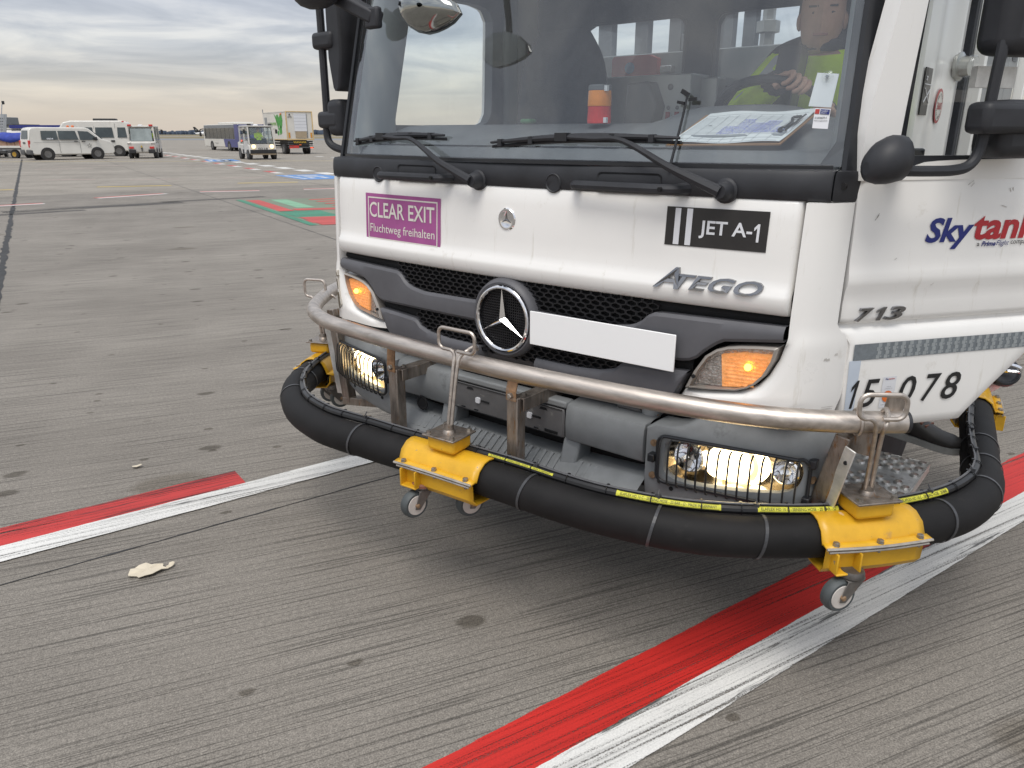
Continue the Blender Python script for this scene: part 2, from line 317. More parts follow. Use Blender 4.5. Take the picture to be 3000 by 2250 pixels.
def lerp_tab(tab, x):
    if x <= tab[0][0]: return tab[0][1]
    for (a, b), (c, d) in zip(tab, tab[1:]):
        if x <= c: return b + (d - b) * (x - a) / (c - a)
    return tab[-1][1]
def empty(name, loc=(0, 0, 0), rz=0, parent=None):
    o = bpy.data.objects.new(name, None); COL.objects.link(o); o.location = loc; o.rotation_euler = (0, 0, rz); o.empty_display_size = 0.2
    if parent is not None: o.parent = parent
    return o
def tag(o, label=None, cat=None, group=None, kind=None):
    if label: o['label'] = label
    if cat: o['category'] = cat
    if group: o['group'] = group
    if kind: o['kind'] = kind
    return o
def copy_tree(o, parent=None):
    c = o.copy(); COL.objects.link(c); c.parent = parent
    for ch in list(o.children): copy_tree(ch, c)
    return c
_tc = {}
def text2d(s, shear=0.0, bold=0.0, ext=0.0, spacing=1.0):
    """built-in font -> 2D triangles, as (verts, faces) with bounding box from 0..w, 0..h"""
    key = (s, shear, bold, ext, spacing)
    if key in _tc: return _tc[key]
    cu = bpy.data.curves.new('lettering', 'FONT'); cu.body = s; cu.size = 1; cu.shear = shear; cu.offset = bold; cu.extrude = ext; cu.space_character = spacing; cu.resolution_u = 3
    if ext: cu.bevel_depth = ext * 0.5
    ob = bpy.data.objects.new('lettering', cu); COL.objects.link(ob); bpy.context.view_layer.update()
    me = bpy.data.meshes.new_from_object(ob.evaluated_get(bpy.context.evaluated_depsgraph_get()))
    vs = [tuple(v.co) for v in me.vertices]; fs = [tuple(p.vertices) for p in me.polygons]
    bpy.data.objects.remove(ob); bpy.data.curves.remove(cu); bpy.data.meshes.remove(me)
    x0 = min(v[0] for v in vs); y0 = min(v[1] for v in vs); x1 = max(v[0] for v in vs); y1 = max(v[1] for v in vs)
    _tc[key] = ([((v[0] - x0) / (x1 - x0), (v[1] - y0) / (y1 - y0), v[2]) for v in vs], fs); return _tc[key]
ONE = [(0.48, 0.0), (0.74, 0.0), (0.74, 1.0), (0.54, 1.0), (0.18, 0.78), (0.18, 0.60), (0.48, 0.78)]
def add_one(b, x0, x1, y0, y1, fn, shear=0.0, d=0.0, mi=0):
    h_ = y1 - y0; P = [(x0 + a * (x1 - x0) + shear * c * h_, y0 + c * h_) for a, c in ONE]; b.add([fn(x, y, d) for x, y in P], [(0, 1, 2, 3, 6), (3, 4, 5, 6)], mi)
    if d: b.add([fn(x, y, d) for x, y in P] + [fn(x, y, 0) for x, y in P], [(i, (i + 1) % 7, 7 + (i + 1) % 7, 7 + i) for i in range(7)], mi)
    return b
def add_text(b, s, x0, x1, y0, y1, fn, mi=0, **k):
    """fn(x, y, d) -> 3D point, d = height above the surface"""
    vs, fs = text2d(s, **k); b.add([fn(x0 + v[0] * (x1 - x0), y0 + v[1] * (y1 - y0), v[2]) for v in vs], fs, mi); return b
# ------------------------------------------------------------------ ground: grooved concrete apron
GROOVE = 23.0
def groove_nodes(t):
    geo = t.nodes.new('ShaderNodeNewGeometry')
    def nz(scale, sc, detail, rot=GROOVE, rough=0.6, dist=0.0):
        mp = t.nodes.new('ShaderNodeMapping'); mp.vector_type = 'TEXTURE'; mp.inputs['Rotation'].default_value = (0, 0, R(rot)); mp.inputs['Scale'].default_value = (1 / scale[0], 1 / scale[1], 1)
        t.links.new(geo.outputs['Position'], mp.inputs[0]); n = t.nodes.new('ShaderNodeTexNoise'); n.inputs['Scale'].default_value = sc; n.inputs['Detail'].default_value = detail; n.inputs['Roughness'].default_value = rough; n.inputs['Distortion'].default_value = dist
        t.links.new(mp.outputs[0], n.inputs[0]); return n.outputs[0]
    return nz
def ramp(t, src, p0, c0, p1, c1):
    r = t.nodes.new('ShaderNodeValToRGB'); r.color_ramp.elements[0].position = p0; r.color_ramp.elements[1].position = p1
    f = lambda c: (c, c, c, 1) if isinstance(c, (int, float)) else (*c, 1)
    r.color_ramp.elements[0].color = f(c0); r.color_ramp.elements[1].color = f(c1); t.links.new(src, r.inputs[0]); return r.outputs[0]
def mul(t, a, b, fac=1.0):
    m = t.nodes.new('ShaderNodeMix'); m.data_type = 'RGBA'; m.blend_type = 'MULTIPLY'; m.inputs[0].default_value = fac
    for i, v in ((6, a), (7, b)):
        if isinstance(v, tuple): m.inputs[i].default_value = (*v, 1)
        else: t.links.new(v, m.inputs[i])
    return m.outputs[2]
def concrete(name, col, contrast=1.0):
    m = bpy.data.materials.new(name); m.use_nodes = True; t = m.node_tree; b = t.nodes['Principled BSDF']; nz = groove_nodes(t)
    fine = nz((1.3, 120), 1.0, 2); mid = nz((0.5, 62), 1.0, 2); blot = nz((0.5, 0.7), 1.0, 6); big = nz((0.05, 0.12), 1.0, 4); grain = nz((1, 1), 190, 3, rough=0.75); grit = nz((1, 1), 60, 5, rough=0.75)
    k = contrast
    c = mul(t, col, ramp(t, fine, 0.38, 1 - 0.46 * k, 0.47, 1.04))
    c = mul(t, c, ramp(t, mid, 0.30, 1 - 0.50 * k, 0.37, 1.02))
    c = mul(t, c, ramp(t, blot, 0.30, (0.80, 0.785, 0.76), 0.70, (1.12, 1.11, 1.08)))
    c = mul(t, c, ramp(t, big, 0.30, 0.86, 0.70, 1.10))
    c = mul(t, c, ramp(t, grain, 0.30, 0.50, 0.70, 1.50))
    c = mul(t, c, ramp(t, grit, 0.30, 0.72, 0.70, 1.24))
    geo = t.nodes.new('ShaderNodeNewGeometry')
    for sc, r0, gate, dark in ((1.25, 0.050, 0.80, 0.50), (3.1, 0.060, 0.86, 0.55), (0.42, 0.06, 0.70, 0.74)):
        mp = t.nodes.new('ShaderNodeMapping'); mp.vector_type = 'TEXTURE'; mp.inputs['Rotation'].default_value = (0, 0, R(GROOVE)); mp.inputs['Scale'].default_value = (1 / sc, 0.62 / sc, 1); t.links.new(geo.outputs['Position'], mp.inputs[0])
        wv = t.nodes.new('ShaderNodeTexNoise'); wv.inputs['Scale'].default_value = 9; t.links.new(mp.outputs[0], wv.inputs[0]); ad = t.nodes.new('ShaderNodeMix'); ad.data_type = 'RGBA'; ad.blend_type = 'LINEAR_LIGHT'; ad.inputs[0].default_value = 0.045; t.links.new(mp.outputs[0], ad.inputs[6]); t.links.new(wv.outputs['Color'], ad.inputs[7])
        vo = t.nodes.new('ShaderNodeTexVoronoi'); vo.voronoi_dimensions = '2D'; vo.inputs['Scale'].default_value = 1.0; t.links.new(ad.outputs[2], vo.inputs['Vector'])
        sp = t.nodes.new('ShaderNodeSeparateColor'); t.links.new(vo.outputs['Color'], sp.inputs[0])
        m1 = ramp(t, vo.outputs['Distance'], r0, 1.0, r0 + 0.03, 0.0); m2 = ramp(t, sp.outputs[0], gate, 0.0, gate + 0.02, 1.0); mm = mul(t, m1, m2)
        mx = t.nodes.new('ShaderNodeMix'); mx.data_type = 'RGBA'; t.links.new(mm, mx.inputs[0]); mx.inputs[6].default_value = (1, 1, 1, 1); mx.inputs[7].default_value = (dark, dark * 0.97, dark * 0.92, 1); c = mul(t, c, mx.outputs[2])
    t.links.new(c, b.inputs['Base Color']); b.inputs['Roughness'].default_value = 0.82; b.inputs['Specular IOR Level'].default_value = 0.3
    bp = t.nodes.new('ShaderNodeBump'); bp.inputs['Strength'].default_value = 0.6; bp.inputs['Distance'].default_value = 0.003; t.links.new(fine, bp.inputs['Height'])
    b2 = t.nodes.new('ShaderNodeBump'); b2.inputs['Strength'].default_value = 0.35; b2.inputs['Distance'].default_value = 0.002; t.links.new(grain, b2.inputs['Height']); t.links.new(bp.outputs[0], b2.inputs['Normal']); t.links.new(b2.outputs[0], b.inputs['Normal'])
    MATS[name] = m
concrete('concrete', (0.230, 0.212, 0.191), 1.0); concrete('concrete_far', (0.270, 0.248, 0.220), 0.5)
mat('sealant', (0.030, 0.030, 0.031), 0.8, noise=(6, 0.6, 1.6))
def paint(name, col, wear=0.36, soft=0.12, tyre=0.0, col2=None):
    """worn road paint: lets the concrete show in the grooves and along soft edges (uses the strip's own UV)"""
    m = bpy.data.materials.new(name); m.use_nodes = True; t = m.node_tree; b = t.nodes['Principled BSDF']; nz = groove_nodes(t)
    o = [n for n in t.nodes if n.type == 'OUTPUT_MATERIAL'][0]
    fine = nz((0.8, 95), 1.0, 2, rot=30); mid = nz((0.4, 40), 1.0, 4, rot=30); grain = nz((1, 1), 210, 4); blot = nz((0.8, 1.6), 1.0, 6)
    c = mul(t, col, ramp(t, blot, 0.3, 0.82, 0.7, 1.08)); c = mul(t, c, ramp(t, mid, 0.36, 0.74, 0.50, 1.03)); c = mul(t, c, ramp(t, fine, 0.36, 0.82, 0.50, 1.02)); c = mul(t, c, ramp(t, grain, 0.3, 0.82, 0.65, 1.05))
    if tyre:
        ty = nz((1.0, 16), 1.0, 6, rot=33, rough=0.7); c = mul(t, c, ramp(t, ty, 0.38, 0.16, 0.38 + tyre, 1.0))
    t.links.new(c, b.inputs['Base Color']); b.inputs['Roughness'].default_value = 0.6
    uv = t.nodes.new('ShaderNodeUVMap'); sp = t.nodes.new('ShaderNodeSeparateXYZ'); t.links.new(uv.outputs[0], sp.inputs[0])
    def mth(op, a, bb):
        n = t.nodes.new('ShaderNodeMath'); n.operation = op
        for i, v in enumerate((a, bb)):
            if isinstance(v, (int, float)): n.inputs[i].default_value = v
            else: t.links.new(v, n.inputs[i])
        return n.outputs[0]
    edge = mth('MINIMUM', sp.outputs[1], mth('SUBTRACT', 1.0, sp.outputs[1])); edge = mth('DIVIDE', edge, soft)
    w = mth('ADD', mth('MULTIPLY', fine, 0.55), mth('MULTIPLY', mid, 0.45)); w = mth('ADD', w, mth('MULTIPLY', mth('SUBTRACT', grain, 0.5), 0.35))
    msk = ramp(t, mth('ADD', w, mth('MULTIPLY', mth('SUBTRACT', mth('MINIMUM', edge, 1.0), 1.0), 0.55)), wear - 0.02, 0.0, wear + 0.08, 1.0)
    tr = t.nodes.new('ShaderNodeBsdfTransparent'); mx = t.nodes.new('ShaderNodeMixShader'); t.links.new(msk, mx.inputs[0]); t.links.new(tr.outputs[0], mx.inputs[1]); t.links.new(b.outputs[0], mx.inputs[2]); t.links.new(mx.outputs[0], o.inputs[0])
    MATS[name] = m
paint('paint_white', (0.72, 0.72, 0.69), 0.40, 0.10); paint('paint_white_tyre', (0.72, 0.71, 0.68), 0.375, 0.05, tyre=0.05)
paint('paint_red', (0.58, 0.022, 0.016), 0.365, 0.05); paint('paint_red_tyre', (0.52, 0.030, 0.026), 0.37, 0.04, tyre=0.10)
paint('paint_yellow', (0.58, 0.42, 0.06), 0.32, 0.05); paint('paint_faint', (0.50, 0.36, 0.32), 0.34, 0.1)
paint('paint_blue', (0.10, 0.26, 0.58), 0.34, 0.03); paint('paint_green', (0.035, 0.22, 0.13), 0.33, 0.02); paint('paint_lgreen', (0.20, 0.42, 0.26), 0.33, 0.03); paint('paint_olive', (0.17, 0.21, 0.14), 0.33, 0.03); paint('paint_far_red', (0.50, 0.06, 0.05), 0.20, 0.03)
paint('far_white', (0.70, 0.69, 0.66), 0.22, 0.03); paint('far_yellow', (0.62, 0.44, 0.06), 0.20, 0.03)
paint('tyre_smear', (0.060, 0.054, 0.048), 0.415, 0.5)

gr = B(); gr.add([(-3000, -60, -0.03), (3000, -60, -0.03), (3000, 5000, -0.03), (-3000, 5000, -0.03)], [(0, 1, 2, 3)])
ground = gr.obj('ground', 'concrete_far', smooth=False); tag(ground, kind='structure')
# slab joints measured from the photo: family 1 runs at about 35 deg, family 2 at about 121.5 deg
def line_pt(A, Bv, a1=35.5, a2=121.5):
    n1 = (-math.sin(R(a1)), math.cos(R(a1))); n2 = (math.sin(R(a2)), -math.cos(R(a2)))
    det = n1[0] * n2[1] - n1[1] * n2[0]
    return ((A * n2[1] - n1[1] * Bv) / det, (n1[0] * Bv - A * n2[0]) / det)
AL = [-14.0, 3.08, 24.6, 46.0, 68.0]; BL = [-26.5, -22.2, -17.9, -13.6, -9.2, -4.9, -0.55, 3.9, 8.0, 12.2, 16.4, 20.6, 24.8, 29.0, 33.2]
gap = 0.003
for i in range(len(AL) - 1):
    for j in range(len(BL) - 1):
        a0, a1, b0, b1 = AL[i] + gap, AL[i + 1] - gap, BL[j] + gap, BL[j + 1] - gap
        P = [line_pt(a0, b0), line_pt(a0, b1), line_pt(a1, b1), line_pt(a1, b0)]
        if max(p[1] for p in P) < -1 or max(abs(p[0]) / max(3, p[1] + 6) for p in P) > 2.2 and i > 1: continue
        s = B(); s.prism([(*p, 0.0) for p in P], [(*p, -0.029) for p in P])
        s.obj('concrete_slab', 'concrete' if i < 2 else 'concrete_far', ground, smooth=False)
def strip(name, L, Rr, mt, z=0.004, k=1):
    """painted strip between two polylines with the same number of points; UV v runs across"""
    n = len(L); vs = [(*p, z) for p in L] + [(*p, z) for p in Rr]; fs = [(i, n + i, n + i + 1, i + 1) for i in range(n - 1)]
    me = bpy.data.meshes.new(name); me.from_pydata(vs, [], fs); uv = me.uv_layers.new(name='UVMap')
    for p in me.polygons:
        for li in p.loop_indices:
            vi = me.loops[li].vertex_index; uv.data[li].uv = ((vi % n) / (n - 1), 0 if vi < n else 1)
    me.materials.append(MATS[mt]); me.update()
    bm = bmesh.new(); bm.from_mesh(me)
    for f in bm.faces:
        if f.normal.z < 0: f.normal_flip()
    bm.to_mesh(me); bm.free()
    o = bpy.data.objects.new(name, me); COL.objects.link(o); o.parent = ground; return o
def seg(name, p, q, w, mt, z=0.004):
    d = Vector((q[0] - p[0], q[1] - p[1])).normalized(); n = Vector((-d.y, d.x)) * w / 2
    return strip(name, [(p[0] + n.x, p[1] + n.y), (q[0] + n.x, q[1] + n.y)], [(p[0] - n.x, p[1] - n.y), (q[0] - n.x, q[1] - n.y)], mt, z)
# sealed joint: ragged tar band
def ragged(name, p, q, w, mt, z, n=60, amp=0.5):
    d = Vector((q[0] - p[0], q[1] - p[1])); nn = Vector((-d.y, d.x)).normalized(); Ls, Rs = [], []
    for i in range(n + 1):
        c = Vector(p) + d * i / n; a = w / 2 * (1 + amp * random.uniform(-1, 1)); b2 = w / 2 * (1 + amp * random.uniform(-1, 1)); Ls.append(tuple(c + nn * a)); Rs.append(tuple(c - nn * b2))
    return strip(name, Ls, Rs, mt, z)
ragged('joint_seal', line_pt(-14, -0.55), line_pt(60, -0.55), 0.085, 'sealant', 0.003, 420)
for bv in (3.9, 8.0): ragged('joint_seal', line_pt(-14, bv), line_pt(60, bv), 0.016, 'sealant', 0.002, 300, 0.6)
ragged('joint_seal', line_pt(3.08, -9.2), line_pt(3.08, 8.0), 0.008, 'sealant', 0.002, 260, 0.7)
# lines beside the truck
D36 = Vector((math.cos(R(35.9)), math.sin(R(35.9))))
def along(p, t): return (p[0] + D36.x * t, p[1] + D36.y * t)
strip('red_line', [along((-2.187, 2.847), -3), (-2.187, 2.847), (-1.774, 3.142), (-1.39, 3.425)], [along((-2.075, 2.680), -3), (-2.075, 2.680), (-1.66, 2.975), (-1.275, 3.272)], 'paint_red_tyre', 0.004)
strip('white_line', [along((-2.089, 2.697), -3), (-2.089, 2.697), (-1.299, 3.274), (-0.779, 3.662), along((-0.779, 3.662), 4)], [along((-2.006, 2.567), -3), (-2.006, 2.567), (-1.210, 3.143), (-0.658, 3.551), along((-0.658, 3.551), 4)], 'paint_white_tyre', 0.006)
def straight(p, q, e0=-2.0, e1=3.0):
    d = Vector((q[0] - p[0], q[1] - p[1])).normalized(); return [(p[0] + d.x * e0, p[1] + d.y * e0), p, q, (q[0] + d.x * e1, q[1] + d.y * e1)]
rt = straight((-0.245, 1.57), (2.68, 3.645)); rw = straight((0.06, 1.57), (2.402, 3.190)); wl = straight((0.326, 1.57), (2.216, 2.893))
rwu = straight((0.085, 1.57), (2.425, 3.185))
strip('red_line', rt, rwu, 'paint_red', 0.004); strip('white_line', rw, wl, 'paint_white_tyre', 0.006)
# markings further out
for p, q in (((-15.9, 22.75), (-14.94, 23.2)), ((-13.05, 24.37), (-11.03, 25.1)), ((-9.3, 26.3), (-7.42, 26.9)), ((-5.6, 27.5), (-3.6, 28.1))): seg('yellow_dash', p, q, 0.22, 'far_yellow')
for p, q in (((-13.0, 16.75), (-11.21, 18.46)), ((-10.75, 20.02), (-9.65, 21.6)), ((-8.97, 22.2), (-7.42, 22.72)), ((-6.27, 23.3), (-4.3, 24.0))):
    seg('white_dash', p, q, 0.18, 'far_white'); d = Vector((q[0] - p[0], q[1] - p[1])).normalized(); n = Vector((-d.y, d.x)) * 0.18
    seg('red_dash', (p[0] + n.x, p[1] + n.y), (q[0] + n.x, q[1] + n.y), 0.17, 'paint_far_red')
for p, q in (((-17.0, 28.1), (-15.3, 28.5)), ((-13.86, 28.2), (-12.32, 28.75)), ((-10.97, 29.35), (-9.56, 29.8)), ((-23.5, 40.0), (-20.5, 41.2)), ((-17.5, 41.0), (-14.9, 42.0)), ((-30.0, 35.5), (-27, 36.6)), ((-29, 36), (-27, 37)), ((-22.5, 36.8), (-20.2, 37.7))): seg('faint_dash', p, q, 0.2, 'paint_faint')
for i in range(15):
    a, b2 = Vector((-31.5, 70.5)), Vector((-6.6, 30.9)); p = a + (b2 - a) * (i / 15); q = a + (b2 - a) * ((i + 0.56) / 15); seg('white_dash', p, q, 0.62, 'far_white')
for i in range(9):
    a, b2 = Vector((-26.9, 61.0)), Vector((-9.0, 31.6)); p = a + (b2 - a) * (i / 9); m_ = a + (b2 - a) * ((i + 0.32) / 9); q = a + (b2 - a) * ((i + 0.60) / 9)
    seg('red_dash', p, m_, 0.36, 'paint_far_red'); seg('white_dash', m_, q, 0.36, 'far_white')
seg('long_yellow_line', (-60, 44.0), (-2, 49.0), 0.2, 'paint_yellow')
for k in range(9): seg('white_dash', (-14.5 + 3.2 * k * 0.55, 58.0 - 3.2 * k * 0.8), (-13.7 + 3.2 * k * 0.55, 56.8 - 3.2 * k * 0.8), 0.3, 'far_white')
def quadpatch(name, P, mt, z):
    return strip(name, [P[0], P[1]], [P[3], P[2]], mt, z)
for base in (((-9.6, 31.3), (-7.65, 28.3), (-5.9, 29.2), (-7.9, 32.2)), ((-19.96, 50.6), (-18.1, 46.7), (-16.4, 47.6), (-18.3, 51.4))):
    quadpatch('blue_field', base, 'paint_blue', 0.004)
    o, u_, v_ = Vector(base[0]), Vector(base[1]) - Vector(base[0]), Vector(base[3]) - Vector(base[0])
    for a0, a1, b0, b1 in ((.12, .88, .12, .2), (.2, .3, .3, .8), (.42, .52, .3, .8), (.62, .8, .3, .42), (.62, .8, .55, .68)):
        quadpatch('white_sign_mark', [tuple(o + u_ * a + v_ * b3) for a, b3 in ((a0, b0), (a1, b0), (a1, b1), (a0, b1))], 'paint_white', 0.006)
# green and red painted field left of the truck: edges run with the slab joints
go = Vector((-7.0, 19.5)); gu = Vector((3.29, -5.53)); gv = Vector((3.9, 1.25))
def gq(name, mt, a0, a1, b0, b1, z, sk=0.0): quadpatch(name, [tuple(go + gu * a + gv * b3) for a, b3 in ((a0, b0), (a1, b0), (a1 + sk, b1), (a0 + sk, b1))], mt, z)
gq('green_field', 'paint_olive', 0, 1, 0, 1.1, 0.004); gq('green_border', 'paint_green', 0.0, 1.0, 0.0, 0.035, 0.006)
gq('red_bar', 'paint_far_red', 0.03, 0.55, 0.05, 0.13, 0.006); gq('light_green_bar', 'paint_lgreen', 0.04, 0.42, 0.19, 0.29, 0.006); gq('green_bar', 'paint_green', 0.54, 0.76, 0.04, 0.26, 0.006)
gq('red_bar', 'paint_far_red', 0.46, 0.53, 0.13, 1.1, 0.007); gq('red_bar', 'paint_far_red', 0.76, 0.86, 0.04, 1.1, 0.006); gq('red_bar', 'paint_far_red', 0.93, 1.0, 0.04, 1.1, 0.006); gq('red_bar', 'paint_far_red', 0.86, 0.94, 0.04, 0.24, 0.007)
for k in range(4): gq('red_slash', 'paint_far_red', 0.06 + 0.10 * k, 0.10 + 0.10 * k, 0.40, 1.05, 0.006, -0.10)
gq('white_spot', 'paint_white', 0.85, 0.92, 0.50, 0.72, 0.007)
# rubber smears left by turning tyres
for p, q, w in (((-10.9, 16.4), (-8.1, 18.9), 3.0), ((-8.6, 18.9), (-6.6, 20.6), 1.8), ((-11.6, 14.9), (-9.4, 16.9), 1.6)): seg('tyre_smear', p, q, w, 'tyre_smear', 0.003)
# torn paper scrap and small litter on the concrete
def flake(name, c, s, mt, n, seed, label, cat, rot=0.0, thick=0.002):
    rnd = random.Random(seed); top = []
    for i in range(n):
        a = 2 * math.pi * i / n; r = s * (0.62 + 0.5 * rnd.random()); x, y = r * math.cos(a) * 1.55, r * math.sin(a) * 1.05
        top.append((c[0] + x * math.cos(rot) - y * math.sin(rot), c[1] + x * math.sin(rot) + y * math.cos(rot), 0.006 + 0.010 * rnd.random()))
    b = B(); cen = (c[0], c[1], 0.011); vs = top + [cen]; b.add(vs, [(i, (i + 1) % n, n) for i in range(n)]); o = b.obj(name, mt, smooth=False, solid=thick); tag(o, label, cat); return o
mat('scrap_paper', (0.62, 0.55, 0.43), 0.8, noise=(14, 0.85, 1.1))
flake('paper_scrap', (-1.400, 2.512), 0.047, 'scrap_paper', 19, 3, 'torn cream paper scrap lying on the grooved concrete', 'paper', R(24))
flake('paper_scrap', (-1.325, 2.545), 0.012, 'scrap_paper', 9, 5, 'tiny torn corner of paper beside the cream scrap', 'paper', R(60))
flake('litter', (-1.887, 3.463), 0.018, 'scrap_paper', 7, 8, 'small straw coloured splinter on concrete left of the red line', 'litter', R(20))

# ------------------------------------------------------------------ far field
f = B(); f.add([(-900, 205, -0.02), (900, 205, -0.02), (900, 262, -0.02), (-900, 262, -0.02)], [(0, 1, 2, 3)]); tag(f.obj('taxiway', 'taxi_asphalt', smooth=False), kind='structure')
f = B(); f.add([(-1400, 268, -0.02), (1400, 268, -0.02), (1400, 420, -0.02), (-1400, 420, -0.02)], [(0, 1, 2, 3)]); tag(f.obj('grass', 'grass_field', smooth=False), kind='structure')
f = B(); f.add([(-2200, 520, -0.02), (2200, 520, -0.02), (2200, 1150, -0.02), (-2200, 1150, -0.02)], [(0, 1, 2, 3)]); tag(f.obj('field', 'grass_field', smooth=False), kind='structure')
tb = B(); rnd = random.Random(4)
for i in range(2600):
    x = rnd.uniform(-1500, 1300); y = rnd.uniform(1160, 1240); h = rnd.uniform(4.4, 6.4) + 1.0 * math.sin(x * 0.013) + (0.9 if rnd.random() < .06 else 0); w = rnd.uniform(2.5, 5)
    n = 5; base = []
    ring1 = [(x + w * math.cos(a) * rnd.uniform(.7, 1.1), y + w * math.sin(a), h * rnd.uniform(.35, .5)) for a in [2 * math.pi * k / n for k in range(n)]]
    ring0 = [(p[0], p[1], -0.5) for p in ring1]; ring2 = [(x + (p[0] - x) * .6, y + (p[1] - y) * .6, h * rnd.uniform(.85, 1.0)) for p in ring1]
    tb.add(ring0 + ring1 + ring2, [(k, (k + 1) % n, n + (k + 1) % n, n + k) for k in range(n)] + [(n + k, n + (k + 1) % n, 2 * n + (k + 1) % n, 2 * n + k) for k in range(n)] + [tuple(range(2 * n, 3 * n))])
tag(tb.obj('distant_wood', 'tree_haze', smooth=False), 'dark bluish belt of distant trees along the horizon', 'wood', kind='stuff')
# ------------------------------------------------------------------ the truck (local x: across to its left side, y: to the rear, z up)
T = empty('fuel_dispenser_truck', (0.003, 2.561, 0), R(-39.35))
tag(T, 'white airport fuel dispenser truck with open driver door and steel front rail', 'truck')
def FY(u, z=1.0):
    a = abs(u); y = -0.04 + 0.05 * (a / 0.95) ** 2
    if a > 0.95: y += 0.16 * ((a - 0.95) / 0.13) ** 2.2
    if z > 1.13: y += 0.05 * (z - 1.13)
    return y
def YB(u, z=0.65):
    a = abs(u); y = -0.045 + 0.1 * (max(0, a - 0.6) / 0.44) ** 2
    if a > 1.04: y += 3.2 * (a - 1.04) ** 1.2
    if z > 0.735: y += 0.9 * (z - 0.735) ** 1.25
    if z < 0.56: y += 0.10 * (0.56 - z)
    return y
def frange(a, b, n): return [a + (b - a) * i / (n - 1) for i in range(n)]
# dark core behind every gap of the front
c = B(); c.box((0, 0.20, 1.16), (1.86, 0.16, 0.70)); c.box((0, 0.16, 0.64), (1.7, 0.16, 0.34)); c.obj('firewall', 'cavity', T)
# hood panel
HPROF = None
zs = [(1.128, 0.030), (1.130, 0.012), (1.137, 0.002), (1.152, -0.007), (1.174, -0.013), (1.186, -0.012), (1.200, -0.004), (1.225, 0.0), (1.27, 0.0), (1.32, -0.001), (1.38, 0.0), (1.425, 0.002), (1.434, 0.006), (1.437, 0.03)]
HPROF = zs
us = [-0.944, -0.941] + frange(-0.93, 0.93, 33) + [0.941, 0.944]
h = B(); h.grid([[(u, FY(u, z) + dy + (0.03 if abs(u) > 0.942 else 0.004 if abs(u) > 0.94 else 0), z) for u in us] for z, dy in zs]); h.obj('hood_panel', 'white_paint', T, ang=60)
# corner panels with the indicator cut-out
u_in = [(0.845, 0.650), (0.868, 0.662), (0.880, 0.745), (0.893, 0.825), (0.908, 0.858), (0.922, 0.878), (0.956, 0.905), (1.006, 0.928), (1.046, 0.938), (1.060, 0.947), (1.075, 0.950), (1.5, 0.951)]
u_out = [(0.845, 1.062), (0.90, 1.072), (1.04, 1.074), (1.07, 1.068), (1.10, 1.048), (1.5, 1.046)]
rowz = [0.840, 0.845, 0.856, 0.868, 0.880, 0.893, 0.908, 0.922, 0.94, 0.956, 0.98, 1.006, 1.03, 1.046, 1.060, 1.075, 1.09, 1.11, 1.15, 1.2, 1.3, 1.38, 1.42, 1.430, 1.434]
for sg in (1, -1):
    rows = []
    for z in rowz:
        a, b2 = lerp_tab(u_in, z), lerp_tab(u_out, z); bulge = -0.010 if z < 1.055 else (-0.010 * (1.10 - z) / 0.045 if z < 1.10 else 0.0)
        row = []
        for i, t in enumerate((0, 0.03, 0.11, 0.2, 0.32, 0.45, 0.58, 0.7, 0.8, 0.88, 0.94, 0.98, 1.0)):
            u = a + (b2 - a) * t; y = FY(u, z) + bulge * min(1, t * 3)
            if i == 0: y += 0.035
            if z < 1.05 and i == 1: y += 0.018
            if z < 1.05 and i == 2: y += 0.006
            if z <= 0.840: y += 0.04
            if z >= 1.434: y += 0.03
            row.append((sg * u, y, z))
        rows.append(row)
    c = B(); c.grid(rows); c.obj('corner_panel', 'white_paint', T, ang=50)
# air slots of the far corner pod
s = B()
o_ = [(-0.985, 0.872), (-1.022, 0.905), (-1.034, 0.96), (-1.036, 1.02), (-1.015, 1.047), (-0.962, 1.052), (-0.955, 0.97), (-0.94, 0.905)]
s.prism([(u, FY(u) - 0.016, z) for u, z in o_], [(u, FY(u) + 0.03, z) for u, z in o_]); sl = s.obj('air_slot', 'cream_plastic', T, bevel=0.004)
s = B()
for z0, z1 in ((0.885, 0.955), (0.968, 1.012), (1.021, 1.041)):
    q = [(-0.958, z0 + .004), (-1.020, z0 + .012), (-1.027, z1), (-0.966, z1)]; s.prism([(u, FY(u) - 0.0185, z) for u, z in q], [(u, FY(u) + 0.0, z) for u, z in q])
mat('slot_shadow', (0.16, 0.14, 0.11), 0.8, noise=(9, 0.8, 1.2)); s.obj('slot_shade', 'slot_shadow', sl)  # raised dark plates: shade of the slots put into their colour
# grille bars as lofted columns
def bar(name, tops, bots, umax, mt, n=61, off=0.0, parent=T):
    us = [umax * (2 * i / (n - 1) - 1) for i in range(n)]; cols = []
    for u in us:
        a = abs(u); zt, zb = lerp_tab(tops, a), lerp_tab(bots, a); y = FY(u) + off + (0.035 if a < 0.115 else 0.0); hgt = max(0.004, zt - zb); k = min(0.010, hgt * 0.3)
        cols.append([(u, y + 0.040, zb + 0.001), (u, y + 0.004, zb), (u, y - 0.004, zb + k), (u, y - 0.006, (zt + zb) / 2), (u, y - 0.002, zt - k), (u, y + 0.006, zt), (u, y + 0.040, zt - 0.001)])
    b = B(); b.grid(cols); return b.obj(name, mt, parent, ang=28)
bar('grille_bar', [(0, 1.042), (0.41, 1.034), (0.486, 1.045), (0.515, 1.058), (0.535, 1.078), (0.552, 1.094), (0.60, 1.096), (0.945, 1.103)], [(0, 0.964), (0.47, 0.962), (0.653, 0.960), (0.695, 0.968), (0.726, 1.002), (0.774, 1.038), (0.85, 1.048), (0.945, 1.060)], 0.942, 'grille_grey', 95)
